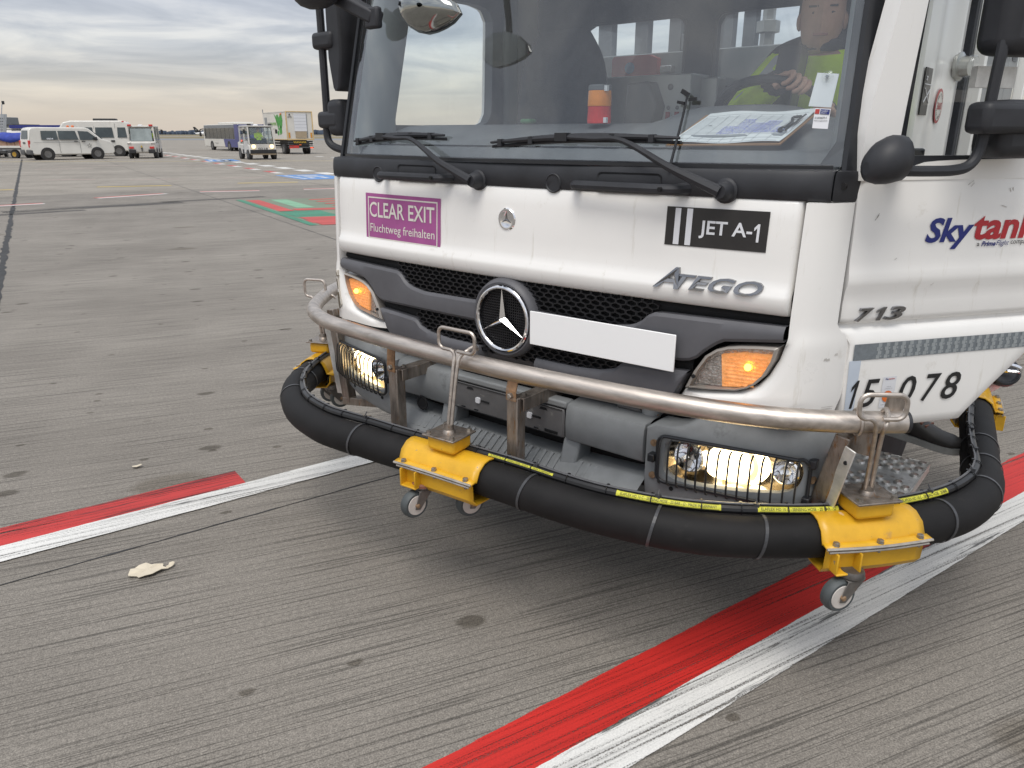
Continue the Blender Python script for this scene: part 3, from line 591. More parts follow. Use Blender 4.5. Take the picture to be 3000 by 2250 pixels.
bar('grille_bar', [(0, 0.874), (0.29, 0.874), (0.389, 0.883), (0.438, 0.897), (0.463, 0.921), (0.54, 0.925), (0.68, 0.931)], [(0, 0.828), (0.45, 0.822), (0.60, 0.822), (0.635, 0.832), (0.652, 0.870), (0.68, 0.929)], 0.678, 'grille_grey', 75)
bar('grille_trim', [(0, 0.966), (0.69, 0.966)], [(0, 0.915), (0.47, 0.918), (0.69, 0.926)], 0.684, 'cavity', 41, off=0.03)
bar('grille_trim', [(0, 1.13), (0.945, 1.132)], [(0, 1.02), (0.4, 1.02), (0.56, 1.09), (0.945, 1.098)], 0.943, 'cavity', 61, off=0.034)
def hexmesh(name, inside, u0, u1, z0, z1, off):
    b = B(); w, hh = 0.036, 0.0150; r = 0
    z = z0
    while z < z1:
        u = u0 + (w * 0.5 if r % 2 else 0)
        while u < u1:
            if inside(u, z):
                def hx(k, d): return [(u + a * w / 2 * k, FY(u) + off + d, z + c2 * hh * 0.67 * k) for a, c2 in ((-1, 0.45), (-1, -0.45), (0, -1), (1, -0.45), (1, 0.45), (0, 1))]
                b.ring(hx(1.0, 0), hx(0.84, 0), hx(1.0, 0.012), hx(0.86, 0.012))
            u += w
        z += hh; r += 1
    return b.obj(name, 'mesh_black', T, smooth=False)
hexmesh('grille_mesh', lambda u, z: lerp_tab([(0, 1.036), (0.41, 1.030), (0.486, 1.043), (0.52, 1.06), (0.545, 1.09), (0.556, 1.125)], abs(u)) < z + 0.008 and abs(u) < 0.553, -0.6, 0.6, 1.02, 1.128, 0.010)
hexmesh('grille_mesh', lambda u, z: lerp_tab([(0, 0.868), (0.29, 0.868), (0.389, 0.877), (0.438, 0.892), (0.465, 0.93)], abs(u)) < z + 0.008 and abs(u) < 0.462, -0.5, 0.5, 0.862, 0.965, 0.010)
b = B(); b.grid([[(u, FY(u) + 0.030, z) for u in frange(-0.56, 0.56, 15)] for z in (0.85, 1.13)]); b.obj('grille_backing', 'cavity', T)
for sg in (-1, 1):
    b = B(); u = sg * 0.60; b.cyl((u, FY(u) + 0.024, 0.945), (u, FY(u) + 0.03, 0.945), 0.010, n=12); b.obj('grille_hole', 'cavity', T)
# star emblem
E_ = empty('star_emblem', (0, -0.054, 0.996), 0, T)
b = B(); b.lathe((0, 0.048, 0), (0, -1, 0), [(0, 0.141), (0.03, 0.140), (0.046, 0.134), (0.052, 0.126), (0.048, 0.118), (0.034, 0.115), (0.0, 0.112)], 48); b.obj('emblem_surround', 'grille_grey', E_, ang=50)
b = B(); b.tube([(0.110 * math.cos(a), -0.004, 0.110 * math.sin(a)) for a in [2 * math.pi * i / 40 for i in range(40)]], 0.0072, 10, 1, closed=True); b.obj('emblem_ring', 'chrome', E_)
b = B(); ct = [(0, -0.020, 0), (0, 0.0, 0)]; tips = []; 
for k in range(3):
    a = R(90 + 120 * k); n1 = a + R(60); n0 = a - R(60); tp = (0.106 * math.cos(a), -0.006, 0.106 * math.sin(a)); p1 = (0.0155 * math.cos(n1), -0.004, 0.0155 * math.sin(n1)); p0 = (0.0155 * math.cos(n0), -0.004, 0.0155 * math.sin(n0))
    b.add([ct[0], p0, tp, p1, ct[1]], [(0, 1, 2), (0, 2, 3), (4, 2, 1), (4, 3, 2)])
b.obj('emblem_star', 'chrome', E_, smooth=False)
b = B(); b.cyl((0, 0.016, 0), (0, 0.018, 0), 0.114, n=40)
b.obj('emblem_backing', 'cavity', E_)
b = B()
for k in range(-11, 12):
    q = k * 0.0092; l = math.sqrt(max(0, 0.104 ** 2 - q * q))
    b.box((q, 0.010, 0), (0.0026, 0.006, 2 * l)); b.box((0, 0.010, q), (2 * l, 0.006, 0.0026))
b.obj('emblem_mesh', 'mesh_black', E_, smooth=False)
# small round badge on the hood
b = B(); y0 = FY(0, 1.33); b.lathe((0, y0 + 0.004, 1.33), (0, -1, 0), [(0, 0.037), (0.006, 0.037), (0.009, 0.034), (0.0095, 0.027), (0.0085, 0.025)], 28); bd = b.obj('hood_badge', 'chrome', T)
b = B()
for k in range(3):
    a = R(90 + 120 * k); b.add([(0, y0 - 0.0075, 1.33), (0.004 * math.cos(a - R(60)), y0 - 0.0058, 1.33 + 0.004 * math.sin(a - R(60))), (0.024 * math.cos(a), y0 - 0.0058, 1.33 + 0.024 * math.sin(a)), (0.004 * math.cos(a + R(60)), y0 - 0.0058, 1.33 + 0.004 * math.sin(a + R(60)))], [(0, 1, 2), (0, 2, 3)])
b.obj('badge_star', 'chrome_dark', bd, smooth=False)
# blank number plate
b = B(); q = [(0.128, 1.046), (0.654, 1.046), (0.654, 0.932), (0.128, 0.932)]
b.box((0.391, -0.058, 0.989), (0.522, 0.006, 0.113), Matrix.Rotation(R(2.2), 3, 'Z')); b.obj('number_plate', 'plate_white', T, bevel=0.002)
# decals on the hood
def HY(u, z): return FY(u, z) + lerp_tab(HPROF, z)
def onfront(off): return lambda x, y, d: (x, HY(x, y) - off - d, y)
def sheet(b, x0, x1, z0, z1, off, mi=0, n=8, r=0.0):
    b.grid([[(x0 + (x1 - x0) * i / n, FY(x0 + (x1 - x0) * i / n, z) - off, z) for i in range(n + 1)] for z in (z0, (z0 + z1) / 2, z1)], mi)
S_ = B(); sheet(S_, -0.748, -0.312, 1.194, 1.380, 0.0020); sg_ = S_.obj('exit_sign', 'magenta', T, smooth=False, solid=0.001)
sg_['label'] = 'magenta sign with white frame and lettering'
b = B()
for x0, x1, z0, z1 in ((-0.733, -0.327, 1.362, 1.367), (-0.733, -0.327, 1.207, 1.212), (-0.733, -0.728, 1.212, 1.362), (-0.332, -0.327, 1.212, 1.362)): sheet(b, x0, x1, z0, z1, 0.0032, n=4)
b.obj('sign_frame', 'sign_cream', sg_, smooth=False)
b = B(); add_text(b, 'CLEAR EXIT', -0.722, -0.342, 1.290, 1.348, onfront(0.0034), bold=0.012); b.obj('sign_lettering', 'sign_cream', sg_, smooth=False); b = B(); add_text(b, 'Fluchtweg freihalten', -0.720, -0.342, 1.224, 1.266, onfront(0.0034), bold=0.004); b.obj('sign_lettering', 'sign_cream', sg_, smooth=False); b = B(); add_text(b, 'APRON', -0.362, -0.340, 1.197, 1.202, onfront(0.0034)); b.obj('sign_lettering', 'sign_cream', sg_, smooth=False)
S_ = B(); sheet(S_, 0.577, 0.867, 1.297, 1.404, 0.0020); fs_ = S_.obj('fuel_sign', 'decal_black', T, smooth=False, solid=0.001)
b = B(); sheet(b, 0.603, 0.620, 1.300, 1.401, 0.0032, n=2); b.obj('fuel_stripe', 'decal_white', fs_, smooth=False); b = B(); sheet(b, 0.638, 0.655, 1.300, 1.401, 0.0032, n=2); b.obj('fuel_stripe', 'decal_white', fs_, smooth=False); b = B(); add_text(b, 'JET A-', 0.678, 0.826, 1.322, 1.371, onfront(0.0034), bold=0.018); add_one(b, 0.826, 0.852, 1.3225, 1.3705, onfront(0.0034)); b.obj('fuel_lettering', 'decal_white', fs_, smooth=False)
b = B(); add_text(b, 'A', 0.560, 0.640, 1.176, 1.236, onfront(0.003), shear=0.35, bold=0.012, ext=0.004); b.obj('model_lettering', 'chrome_dark', T, smooth=False)
b = B(); add_text(b, 'TEGO', 0.622, 0.875, 1.178, 1.219, onfront(0.003), shear=0.30, bold=0.012, ext=0.004); b.obj('model_lettering', 'chrome_dark', T, smooth=False)
# indicator lamps
LO = [(0.673, 0.880), (0.683, 0.905), (0.697, 0.937), (0.727, 0.988), (0.758, 1.012), (0.79, 1.025), (0.827, 1.033), (0.88, 1.040), (0.931, 1.044), (0.924, 1.006), (0.903, 0.958), (0.876, 0.926), (0.855, 0.911), (0.823, 0.898), (0.751, 0.888)]
AM = [(0.770, 0.996), (0.83, 1.010), (0.915, 1.016), (0.908, 0.985), (0.892, 0.952), (0.866, 0.925), (0.83, 0.909), (0.780, 0.901)]
SI = [(0.714, 0.930), (0.738, 0.972), (0.769, 0.995), (0.779, 0.900), (0.74, 0.898), (0.706, 0.900)]
for sg in (1, -1):
    lamp = empty('indicator_lamp', (0, 0, 0), 0, T)
    cx, cz = 0.83, 0.965
    ins = lambda P, k: [(cx + (x - cx) * k, cz + (z - cz) * k) for x, z in P]
    b = B(); b.ring([(sg * u, FY(u) + 0.004, z) for u, z in LO], [(sg * u, FY(u) - 0.004, z) for u, z in ins(LO, 0.90)], [(sg * u, FY(u) + 0.05, z) for u, z in LO], [(sg * u, FY(u) + 0.03, z) for u, z in ins(LO, 0.90)]); b.obj('lamp_housing', 'lamp_body', lamp, bevel=0.002)
    b = B(); b.prism([(sg * u, FY(u) + 0.022, z) for u, z in SI], [(sg * u, FY(u) + 0.05, z) for u, z in SI]); b.prism([(sg * u, FY(u) + 0.028, z) for u, z in ins(LO, 0.96)], [(sg * u, FY(u) + 0.05, z) for u, z in ins(LO, 0.96)]); b.obj('lamp_reflector', 'lamp_silver', lamp)
    b = B(); b.prism([(sg * u, FY(u) + 0.016, z) for u, z in AM], [(sg * u, FY(u) + 0.05, z) for u, z in AM])
    for k in range(9):   # moulded ribs of the reflector
        z = 0.912 + k * 0.011; b.bar((sg * 0.785, FY(0.785) + 0.0155, z), (sg * (0.87 + min(0.03, k * 0.005)), FY(0.88) + 0.0155, z + 0.004), 0.004, 0.003)
    b.obj('amber_glow_reflector', 'amber_glow_reflector', lamp, smooth=False)
    b = B(); b.sphere((sg * 0.852, FY(0.852) + 0.006, 0.974), 0.0105, 12); b.obj('bulb', 'amber_bulb', lamp)
    b = B(); b.add([(sg * u, FY(u) - 0.003 - 0.0, z) for u, z in ins(LO, 0.91)] + [(sg * cx, FY(cx) - 0.012, cz)], [(i, (i + 1) % len(LO), len(LO)) for i in range(len(LO))]); b.obj('lamp_lens', 'clear_lens', lamp)
    b = B(); b.cyl((sg * 0.700, FY(0.7) - 0.006, 0.922), (sg * 0.700, FY(0.7) + 0.0, 0.922), 0.006, n=12); b.obj('lamp_screw', 'cavity', lamp)
# scrapes on the corner panel beside the lamp
b = B(); rnd = random.Random(2)
for k in range(26):
    u = rnd.uniform(0.98, 1.045); z = 0.872 + (u - 0.98) * -0.10 + rnd.gauss(0, 0.004); l = rnd.uniform(0.006, 0.024); f_ = lambda uu, zz: (uu, FY(uu, zz) - 0.0115, zz)
    b.add([f_(u, z), f_(u + l, z - 0.15 * l), f_(u + l, z - 0.15 * l + 0.0012), f_(u, z + 0.0014)], [(0, 1, 2, 3)])
b.obj('scrape_marks', 'scuff', T, smooth=False); b = B()
for u, z in ((1.035, 1.012), (1.040, 1.010), (1.052, 1.022)): b.add([f_(u, z), f_(u + 0.006, z), f_(u + 0.005, z + 0.007), f_(u + .001, z + 0.006)], [(0, 1, 2, 3)])
b.obj('paint_chips', 'scuff', T, smooth=False)

# ------------------------------------------------------------------ black wiper panel, windscreen, trims
def YW(u, z):
    return -0.026 + 0.105 * (u / 1.0) ** 2 + 0.03 * abs(u) ** 8 + 0.235 * (z - 1.505)
b = B(); zs = [(1.432, 0.03), (1.434, 0.006), (1.442, 0.0), (1.47, -0.002), (1.498, 0.0), (1.508, 0.006), (1.512, 0.05)]
b.grid([[(u, FY(u, z) - 0.002 + dy, z) for u in [-0.984, -0.982] + frange(-0.97, 1.0, 31) + [1.003, 1.004]] for z, dy in zs]); b.obj('wiper_panel', 'black_plastic', T, ang=50)
b = B(); b.grid([[(u, FY(u, z) - 0.002 + dy, z) for u in (1.007, 1.009, 1.02, 1.035, 1.045, 1.053)] for z, dy in zs]); b.obj('panel_end_trim', 'black_plastic', T, ang=50)
b = B(); b.cyl((1.022, FY(1.022, 1.473) - 0.006, 1.473), (1.022, FY(1.022, 1.473) + 0.01, 1.473), 0.009, n=12); b.obj('trim_screw', 'cavity', T)
b = B(); b.grid([[(u, YW(u, z) + dy, z) for u in frange(-0.985, 0.985, 33)] for z, dy in ((1.510, -0.002), (1.520, -0.004), (1.524, 0.004))]); b.obj('windscreen_seal', 'pillar_black', T)
def wedge(z): return 1.012 - 0.055 * (z - 1.5)
b = B(); b.grid([[(wedge(z) * (2 * i / 40 - 1), YW(wedge(z) * (2 * i / 40 - 1), z), z) for i in range(41)] for z in frange(1.518, 2.30, 12)]); b.obj('windscreen', 'windscreen_glass', T)
# printed black border of the windscreen (sits just behind the glass)
b = B(); zz_ = frange(1.52, 2.30, 14)
for sg in (-1, 1):
    w0 = 0.030 if sg > 0 else 0.012
    b.grid([[(sg * (wedge(z) - w0 - (0.035 * max(0, 1 - (z - 1.52) / 0.05) ** 2 if sg > 0 else 0)), YW(wedge(z) - w0, z) + 0.006, z), (sg * (wedge(z) + 0.004), YW(wedge(z), z) + 0.006, z)] for z in zz_])
b.obj('windscreen_border', 'pillar_black', T, smooth=False)
# A-pillar trims: black moulding and the white pillar behind it
for sg in (1, -1):
    b = B(); rows = []
    for z in frange(1.505, 2.34, 14):
        w = wedge(z); y = YW(w, z)
        rows.append([(sg * (w - 0.004), y + 0.012, z), (sg * (w - 0.006), y - 0.012, z), (sg * (w + 0.006), y - 0.014, z), (sg * (w + 0.030), y + 0.010, z), (sg * (w + 0.042), y + 0.045, z), (sg * (w + 0.030), y + 0.06, z)])
    b.grid(rows); b.obj('pillar_trim', 'pillar_black', T, ang=40)
    b = B(); rows = []
    for z in frange(1.50, 2.40, 14):
        w = wedge(z); y = YW(w, z)
        rows.append([(sg * (w + 0.030), y + 0.044, z), (sg * (w + 0.050), y + 0.050, z), (sg * (w + 0.052), y + 0.085, z), (sg * (w + 0.0), y + 0.12, z), (sg * (w - 0.03), y + 0.07, z), (sg * (w - 0.03), y + 0.05, z)])
    b.grid(rows); b.obj('front_pillar', 'white_paint', T, ang=40)
    b = B(); rows = []
    for z in frange(1.55, 2.32, 12):
        w = wedge(z); y = YW(w, z); k = 0.085 if sg < 0 else 0.06
        rows.append([(sg * (w - 0.028), y + 0.02, z), (sg * (w - 0.06), y + 0.055, z), (sg * (w - k), y + 0.13, z), (sg * (w - k * 0.8), y + 0.20, z), (sg * (w + 0.0), y + 0.17, z)])
    b.grid(rows); b.obj('inner_pillar', 'interior_light', T, ang=60)
# panel handles, round caps
def panel_handle(u0, u1):
    hd = empty('wash_handle', (0, 0, 0), 0, T); um = (u0 + u1) / 2; y = FY(um, 1.46)
    b = B(); b.ring([(x, FY(x, z) - 0.006, z) for x, z in rrect(u0 + .07, u1 - .075, 1.440, 1.492, .014)], [(x, FY(x, z) - 0.004, z) for x, z in rrect(u0 + .075, u1 - .08, 1.445, 1.487, .011)], [(x, FY(x, z) + 0.01, z) for x, z in rrect(u0 + .07, u1 - .075, 1.440, 1.492, .014)], [(x, FY(x, z) + 0.002, z) for x, z in rrect(u0 + .075, u1 - .08, 1.445, 1.487, .011)]); b.obj('handle_recess', 'pillar_black', hd)
    b = B(); b.tube([(u0, FY(u0, 1.45) + .01, 1.450), (u0 + 0.01, FY(u0, 1.45) - 0.030, 1.452), (u0 + 0.04, FY(um, 1.45) - 0.044, 1.453), (um, FY(um, 1.45) - 0.045, 1.453), (u1 - 0.06, FY(um, 1.45) - 0.044, 1.453), (u1 - 0.015, FY(u1, 1.45) - 0.034, 1.453), (u1, FY(u1, 1.45) + .01, 1.453)], lambda t: 0.0145 + 0.005 * max(0, (t - 0.78)) / 0.22, 10, 6); b.obj('handle_grip', 'black_plastic', hd)
    b = B(); b.cyl((u1 - 0.045, FY(um, 1.45) - 0.066, 1.454), (u1 - 0.045, FY(um, 1.45) - 0.055, 1.454), 0.006, n=10); b.obj('handle_screw', 'cavity', hd)
panel_handle(-0.615, -0.262); panel_handle(0.272, 0.628)
for u in (-0.665, 0.183):
    b = B(); y = FY(u, 1.455); b.lathe((u, y + 0.004, 1.453), (0, -1, 0), [(0, 0.030), (0.008, 0.030), (0.010, 0.027), (0.007, 0.024)], 24); b.obj('panel_cap', 'black_plastic', T)
# wipers
def wiper(pv, el, tip, b0, b1):
    w = empty('wiper', (0, 0, 0), 0, T); fy = lambda p, o: (p[0], (YW(p[0], p[1]) if p[1] > 1.52 else FY(p[0], p[1])) - o, p[1])
    b = B(); b.lathe(fy(pv, -0.005), (0, -1, 0), [(0, 0.034), (0.012, 0.034), (0.016, 0.028), (0.04, 0.024), (0.052, 0.018)], 20); b.obj('wiper_pivot', 'black_plastic', w)
    P = [fy(pv, 0.045), fy(((pv[0] * .45 + el[0] * .55), (pv[1] * .45 + el[1] * .55)), 0.06), fy(el, 0.052)]
    m_ = [(pv[0] + (el[0] - pv[0]) * k, pv[1] + (el[1] - pv[1]) * k) for k in (0, .28, .5, 1)]
    b = B(); b.tube([fy(m_[0], 0.045), fy(m_[1], 0.052), fy(m_[2], 0.052), fy(m_[3], 0.040), fy((el[0] + (tip[0] - el[0]) * .5, el[1] + (tip[1] - el[1]) * .5), 0.032), fy(tip, 0.026)], lambda t: 0.0165 - 0.0095 * min(1, t * 1.5), 8, 5); b.obj('wiper_arm', 'black_plastic', w)
    b = B(); n = 16; pts = [(b0[0] + (b1[0] - b0[0]) * i / n, b0[1] + (b1[1] - b0[1]) * i / n + 0.010 * math.sin(math.pi * i / n)) for i in range(n + 1)]
    b.tube([fy(p, 0.018) for p in pts], lambda t: 0.004 + 0.007 * math.sin(math.pi * min(1, max(0, t))), 8, 1); b.tube([fy((p[0], p[1] - 0.012), 0.006) for p in pts], 0.0055, 6, 1)
    for k in (0.12, 0.3, 0.7, 0.88):
        p = pts[int(k * n)]; b.box(fy((p[0], p[1] - 0.003), 0.016), (0.016, 0.020, 0.022))
    bl = b.obj('wiper_blade', 'black_plastic', w)
    b = B(); p = pts[n // 2 - 2 if b1[0] > b0[0] else n // 2]; b.box(fy(tip, 0.024), (0.045, 0.022, 0.024)); b.obj('blade_clip', 'pillar_black', bl)
wiper((-0.128, 1.451), (-0.440, 1.578), (-0.655, 1.590), (-0.870, 1.571), (-0.295, 1.594)); wiper((0.742, 1.453), (0.430, 1.580), (0.215, 1.590), (-0.070, 1.572), (0.590, 1.588))
# ------------------------------------------------------------------ bumper
def polyray(P, cx, cz, a):
    dx, dz = math.cos(a), math.sin(a); best = None
    for i in range(len(P)):
        x0, z0 = P[i][0] - cx, P[i][1] - cz; x1, z1 = P[(i + 1) % len(P)][0] - cx, P[(i + 1) % len(P)][1] - cz
        ex, ez = x1 - x0, z1 - z0; det = dx * (-ez) + ex * dz
        if abs(det) < 1e-12: continue
        t = (x0 * (-ez) + ex * z0) / det; s = (dx * z0 - dz * x0) / det
        if t > 1e-9 and -1e-6 <= s <= 1 + 1e-6: best = t if best is None else max(best, t)
    return (cx + dx * best, cz + dz * best)
OUTR = [(0.570, 0.752), (0.64, 0.754), (0.67, 0.760), (0.70, 0.776), (0.745, 0.808), (0.80, 0.826), (0.92, 0.838), (1.02, 0.832), (1.06, 0.810), (1.078, 0.775), (1.078, 0.745), (1.066, 0.67), (1.050, 0.585), (1.03, 0.548), (0.95, 0.525), (0.80, 0.500), (0.66, 0.485), (0.570, 0.480)]
INR = [(0.640, 0.708), (0.70, 0.716), (0.85, 0.716), (0.98, 0.717), (1.015, 0.712), (1.027, 0.69), (1.024, 0.655), (1.012, 0.628), (0.98, 0.612), (0.86, 0.600), (0.73, 0.590), (0.66, 0.592), (0.640, 0.610)]
NB = 72
for sg in (1, -1):
    cx, cz = 0.83, 0.655; angs = [2 * math.pi * (i + 0.5) / NB for i in range(NB)]
    O1 = [polyray(OUTR, cx, cz, a) for a in angs]; I1 = [polyray(INR, cx, cz, a) for a in angs]
    def mixr(k): return [(o[0] * k + i[0] * (1 - k), o[1] * k + i[1] * (1 - k)) for o, i in zip(O1, I1)]
    layers = []
    for k, dy in ((0, 0.055), (0.0, 0.012), (0.05, 0.002), (0.25, 0), (0.5, 0), (0.75, 0.0), (0.93, 0.0), (0.985, 0.006), (1.0, 0.018), (1.0, 0.09)):
        L_ = mixr(k); layers.append([(sg * u, YB(u, z) + dy, z) for u, z in L_])
    b = B(); n = NB; vs = [p for l in layers for p in l]
    fs = [(j * n + i, j * n + (i + 1) % n, (j + 1) * n + (i + 1) % n, (j + 1) * n + i) for j in range(len(layers) - 1) for i in range(n)]
    b.add(vs, fs); bc = b.obj('bumper_corner', 'bumper_grey', T, ang=45)
    b = B()
    for u, z in ((0.602, 0.694), (0.603, 0.586), (1.048, 0.66)): b.cyl((sg * u, YB(u) - 0.006, z), (sg * u, YB(u) + 0.01, z), 0.011, n=12)
    b.obj('bumper_bolt', 'rust_bolt', bc)
    b = B()
    for u, z in ((0.668, 0.556), (0.897, 0.548)): b.cyl((sg * u, YB(u, z) - 0.002, z), (sg * u, YB(u, z) + 0.01, z), 0.007, n=12)
    b.obj('plug_hole', 'cavity', bc)
    # headlight
    hl = empty('headlight', (0, 0, 0), 0, T)
    ins = lambda k: [polyray(INR, 0.835, 0.655, a) for a in angs]
    P = ins(1)
    b = B(); n = NB; cen = (0.835, 0.660); lay = []
    for k, dy in ((1.0, 0.02), (0.97, 0.05), (0.85, 0.085), (0.5, 0.105), (0.02, 0.11)): lay.append([(sg * (cen[0] + (u - cen[0]) * k), YB(u) + dy, cen[1] + (z - cen[1]) * k) for u, z in P])
    b.add([p for l in lay for p in l], [(j * n + i, j * n + (i + 1) % n, (j + 1) * n + (i + 1) % n, (j + 1) * n + i) for j in range(len(lay) - 1) for i in range(n)]); b.obj('headlight_shell', 'headlight_shell', hl)
    def disc(name, u, z, r, dep, mt, prof, sx=1.0):
        b = B(); y = YB(u) + dep; ax = Vector((sg * 0.12 * max(0, (u - 0.7)) / 0.3, -1, 0)); b.lathe((sg * u, y, z), ax, prof, 26)
        return b.obj(name, mt, hl)
    disc('inner_lens_ring', 0.705, 0.664, 0.05, 0.06, 'chrome', [(0, 0.050), (0.035, 0.050), (0.040, 0.045), (0.022, 0.038), (0.004, 0.020), (0.001, 0.001)])
    disc('outer_lens_ring', 0.975, 0.672, 0.04, 0.05, 'chrome', [(0, 0.040), (0.030, 0.040), (0.034, 0.035), (0.018, 0.028), (0.004, 0.014), (0.001, 0.001)])
    disc('main_reflector', 0.838, 0.660, 0.06, 0.075, 'glowing_reflector', [(0, 0.066), (0.030, 0.066), (0.034, 0.060), (0.03, 0.05), (0.01, 0.03), (0.002, 0.004)])
    q = rrect(0.752, 0.928, 0.611, 0.709, 0.042, 5)
    b = B(); b.prism([(sg * u, YB(u) + 0.034, z) for u, z in q], [(sg * u, YB(u) + 0.06, z) for u, z in q]); b.obj('lit_beam', 'headlight_glow', hl)
    b = B(); q = [(cen[0] + (u - cen[0]) * 0.985, cen[1] + (z - cen[1]) * 0.97) for u, z in P]; b.add([(sg * u, YB(u) + 0.012, z) for u, z in q] + [(sg * cen[0], YB(cen[0]) - 0.002, cen[1])], [(i, (i + 1) % n, n) for i in range(n)]); b.obj('headlight_lens', 'clear_lens', hl)
    # stone guard
    gd = empty('headlight_guard', (0, 0, 0), 0, T)
    q = rrect(0.622, 1.046, 0.578, 0.730, 0.028, 5); b = B(); b.tube([(sg * u, YB(u) - 0.014 - (0.012 if 0.65 < u < 1.02 else 0), z) for u, z in q], 0.0058, 8, 1, closed=True); b.obj('guard_frame', 'pillar_black', gd)
    for i in range(14):
        u = 0.642 + 0.0294 * i; y = YB(u); zt = 0.728; b = B()
        b.tube([(sg * u, y - 0.026, zt), (sg * u, y - 0.040, zt - 0.014), (sg * u, y - 0.043, 0.660), (sg * u, y - 0.040, 0.594), (sg * u, y - 0.026, 0.579)], 0.0031, 6, 3); b.obj('guard_bar', 'pillar_black', gd)
    for u, z in ((0.606, 0.652), (1.050, 0.715), (1.046, 0.600)):
        b = B(); b.box((sg * u, YB(u) - 0.014, z), (0.022, 0.030, 0.026)); b.obj('guard_bracket', 'pillar_black', gd, bevel=0.003)
# centre beam with the plate recess
def beam(u0, u1, z0, z1, name='bumper_beam', lo=0.0):
    prof = [(z0, 0.07), (z0 - 0.002, 0.012), (z0 + 0.008, 0.0), ((z0 + z1) / 2, -0.004), (z1 - 0.02, 0.0), (z1 - 0.004, 0.008), (z1, 0.025), (z1 + 0.006, 0.12)]
    b = B(); us = [u0, u0 + 0.003] + frange(u0 + 0.01, u1 - 0.01, 12) + [u1 - 0.003, u1]
    b.grid([[(u, YB(u, 0.65) + dy + (0.03 if i in (0, len(us) - 1) else 0.004 if i in (1, len(us) - 2) else 0), z) for i, u in enumerate(us)] for z, dy in prof]); return b.obj(name, 'bumper_grey', T, ang=50)
beam(-0.565, -0.262, 0.610, 0.742); beam(0.262, 0.565, 0.614, 0.742)
b = B(); b.box((0, -0.018, 0.735), (0.53, 0.05, 0.024)); b.box((0, 0.01, 0.668), (0.53, 0.02, 0.13)); b.obj('bumper_beam', 'bumper_grey', T, bevel=0.006)
ph = empty('plate_holder', (0, 0, 0), 0, T)
b = B(); b.box((0.0, -0.036, 0.667), (0.512, 0.012, 0.104)); b.obj('holder_plate', 'holder_grey', ph, bevel=0.006)
b = B()
for x0, x1, z0, z1 in ((-0.25, 0.25, 0.715, 0.7165), (-0.25, 0.25, 0.6175, 0.619)): b.box(((x0 + x1) / 2, -0.0435, (z0 + z1) / 2), (x1 - x0, 0.003, z1 - z0))
for u in (-0.17, 0.17): b.prism([(u - .018, -0.0435, .700), (u + .018, -0.0435, .700), (u + .011, -0.0435, .709), (u - .011, -0.0435, .709)], [(u - .018, -0.04, .700), (u + .018, -0.04, .700), (u + .011, -0.04, .709), (u - .011, -0.04, .709)])
for u in (-0.205, -0.14, 0.14): b.box((u, -0.0435, 0.626), (0.018, 0.003, 0.004))
for k in range(4): b.box((0.205, -0.0435, 0.624 + 0.0028 * k), (0.055, 0.003, 0.0012))
for u in (-0.118, 0.118): b.box((u + 0.022, -0.0435, 0.667), (0.038, 0.003, 0.007))
b.obj('holder_slots', 'cavity', ph, smooth=False)
for u in (-0.130, 0.112):
    b = B(); q = rrect(u - 0.010, u + 0.011, 0.656, 0.677, 0.005, 3); b.prism([(x, -0.048, z) for x, z in q], [(x, -0.042, z) for x, z in q]); b.obj('plate_clip', 'decal_white', ph)
# lower step lip with treads, posts and openings
prof = [(0.545, 0.10), (0.546, 0.02), (0.540, -0.005), (0.515, -0.052), (0.498, -0.072), (0.485, -0.076), (0.470, -0.070), (0.455, -0.05), (0.452, 0.05)]
b = B(); b.grid([[(u, YB(u, 0.6) + dy + (0.03 if abs(u) > 0.56 else 0), z + 0.02 * (abs(u) / 0.57) ** 3) for u in frange(-0.567, 0.567, 25)] for z, dy in prof]); lip = b.obj('bumper_step', 'bumper_grey', T, ang=50)
for k in range(-15, 16):
    u = k * 0.0305
    if abs(abs(u) - 0.285) < 0.03: continue
    b = B(); b.bar((u - 0.004, -0.045 + 0.010, 0.548), (u + 0.004, -0.045 - 0.056, 0.516), 0.013, 0.010); b.obj('tread_rib', 'bumper_grey', lip, bevel=0.002)
for u in (-0.285, 0.285):
    b = B(); b.prism([(u - .032, YB(u) + .01, .62), (u + .032, YB(u) + .02, .62), (u + .030, YB(u) - .01, .53), (u - .032, YB(u) - .02, .525)], [(u - .03, YB(u) + .09, .62), (u + .03, YB(u) + .09, .62), (u + .03, YB(u) + .09, .53), (u - .03, YB(u) + .09, .525)]); b.obj('bumper_post', 'bumper_grey', T, bevel=0.008)
b = B(); b.box((0, 0.075, 0.585), (1.02, 0.03, 0.035)); cb = b.obj('cross_member', 'holder_grey', T, bevel=0.003)
for u in (-0.40, -0.19, 0.19, 0.40):
    b = B(); b.lathe((u, 0.062, 0.585), (0, -1, 0), [(0, 0.014), (0.006, 0.014), (0.008, 0.008), (0.014, 0.008)], 8); b.obj('member_bolt', 'bolt_steel', cb)
b = B(); b.box((0, 0.12, 0.535), (1.0, 0.02, 0.05)); b.obj('rear_plank', 'scrap_paper', T)
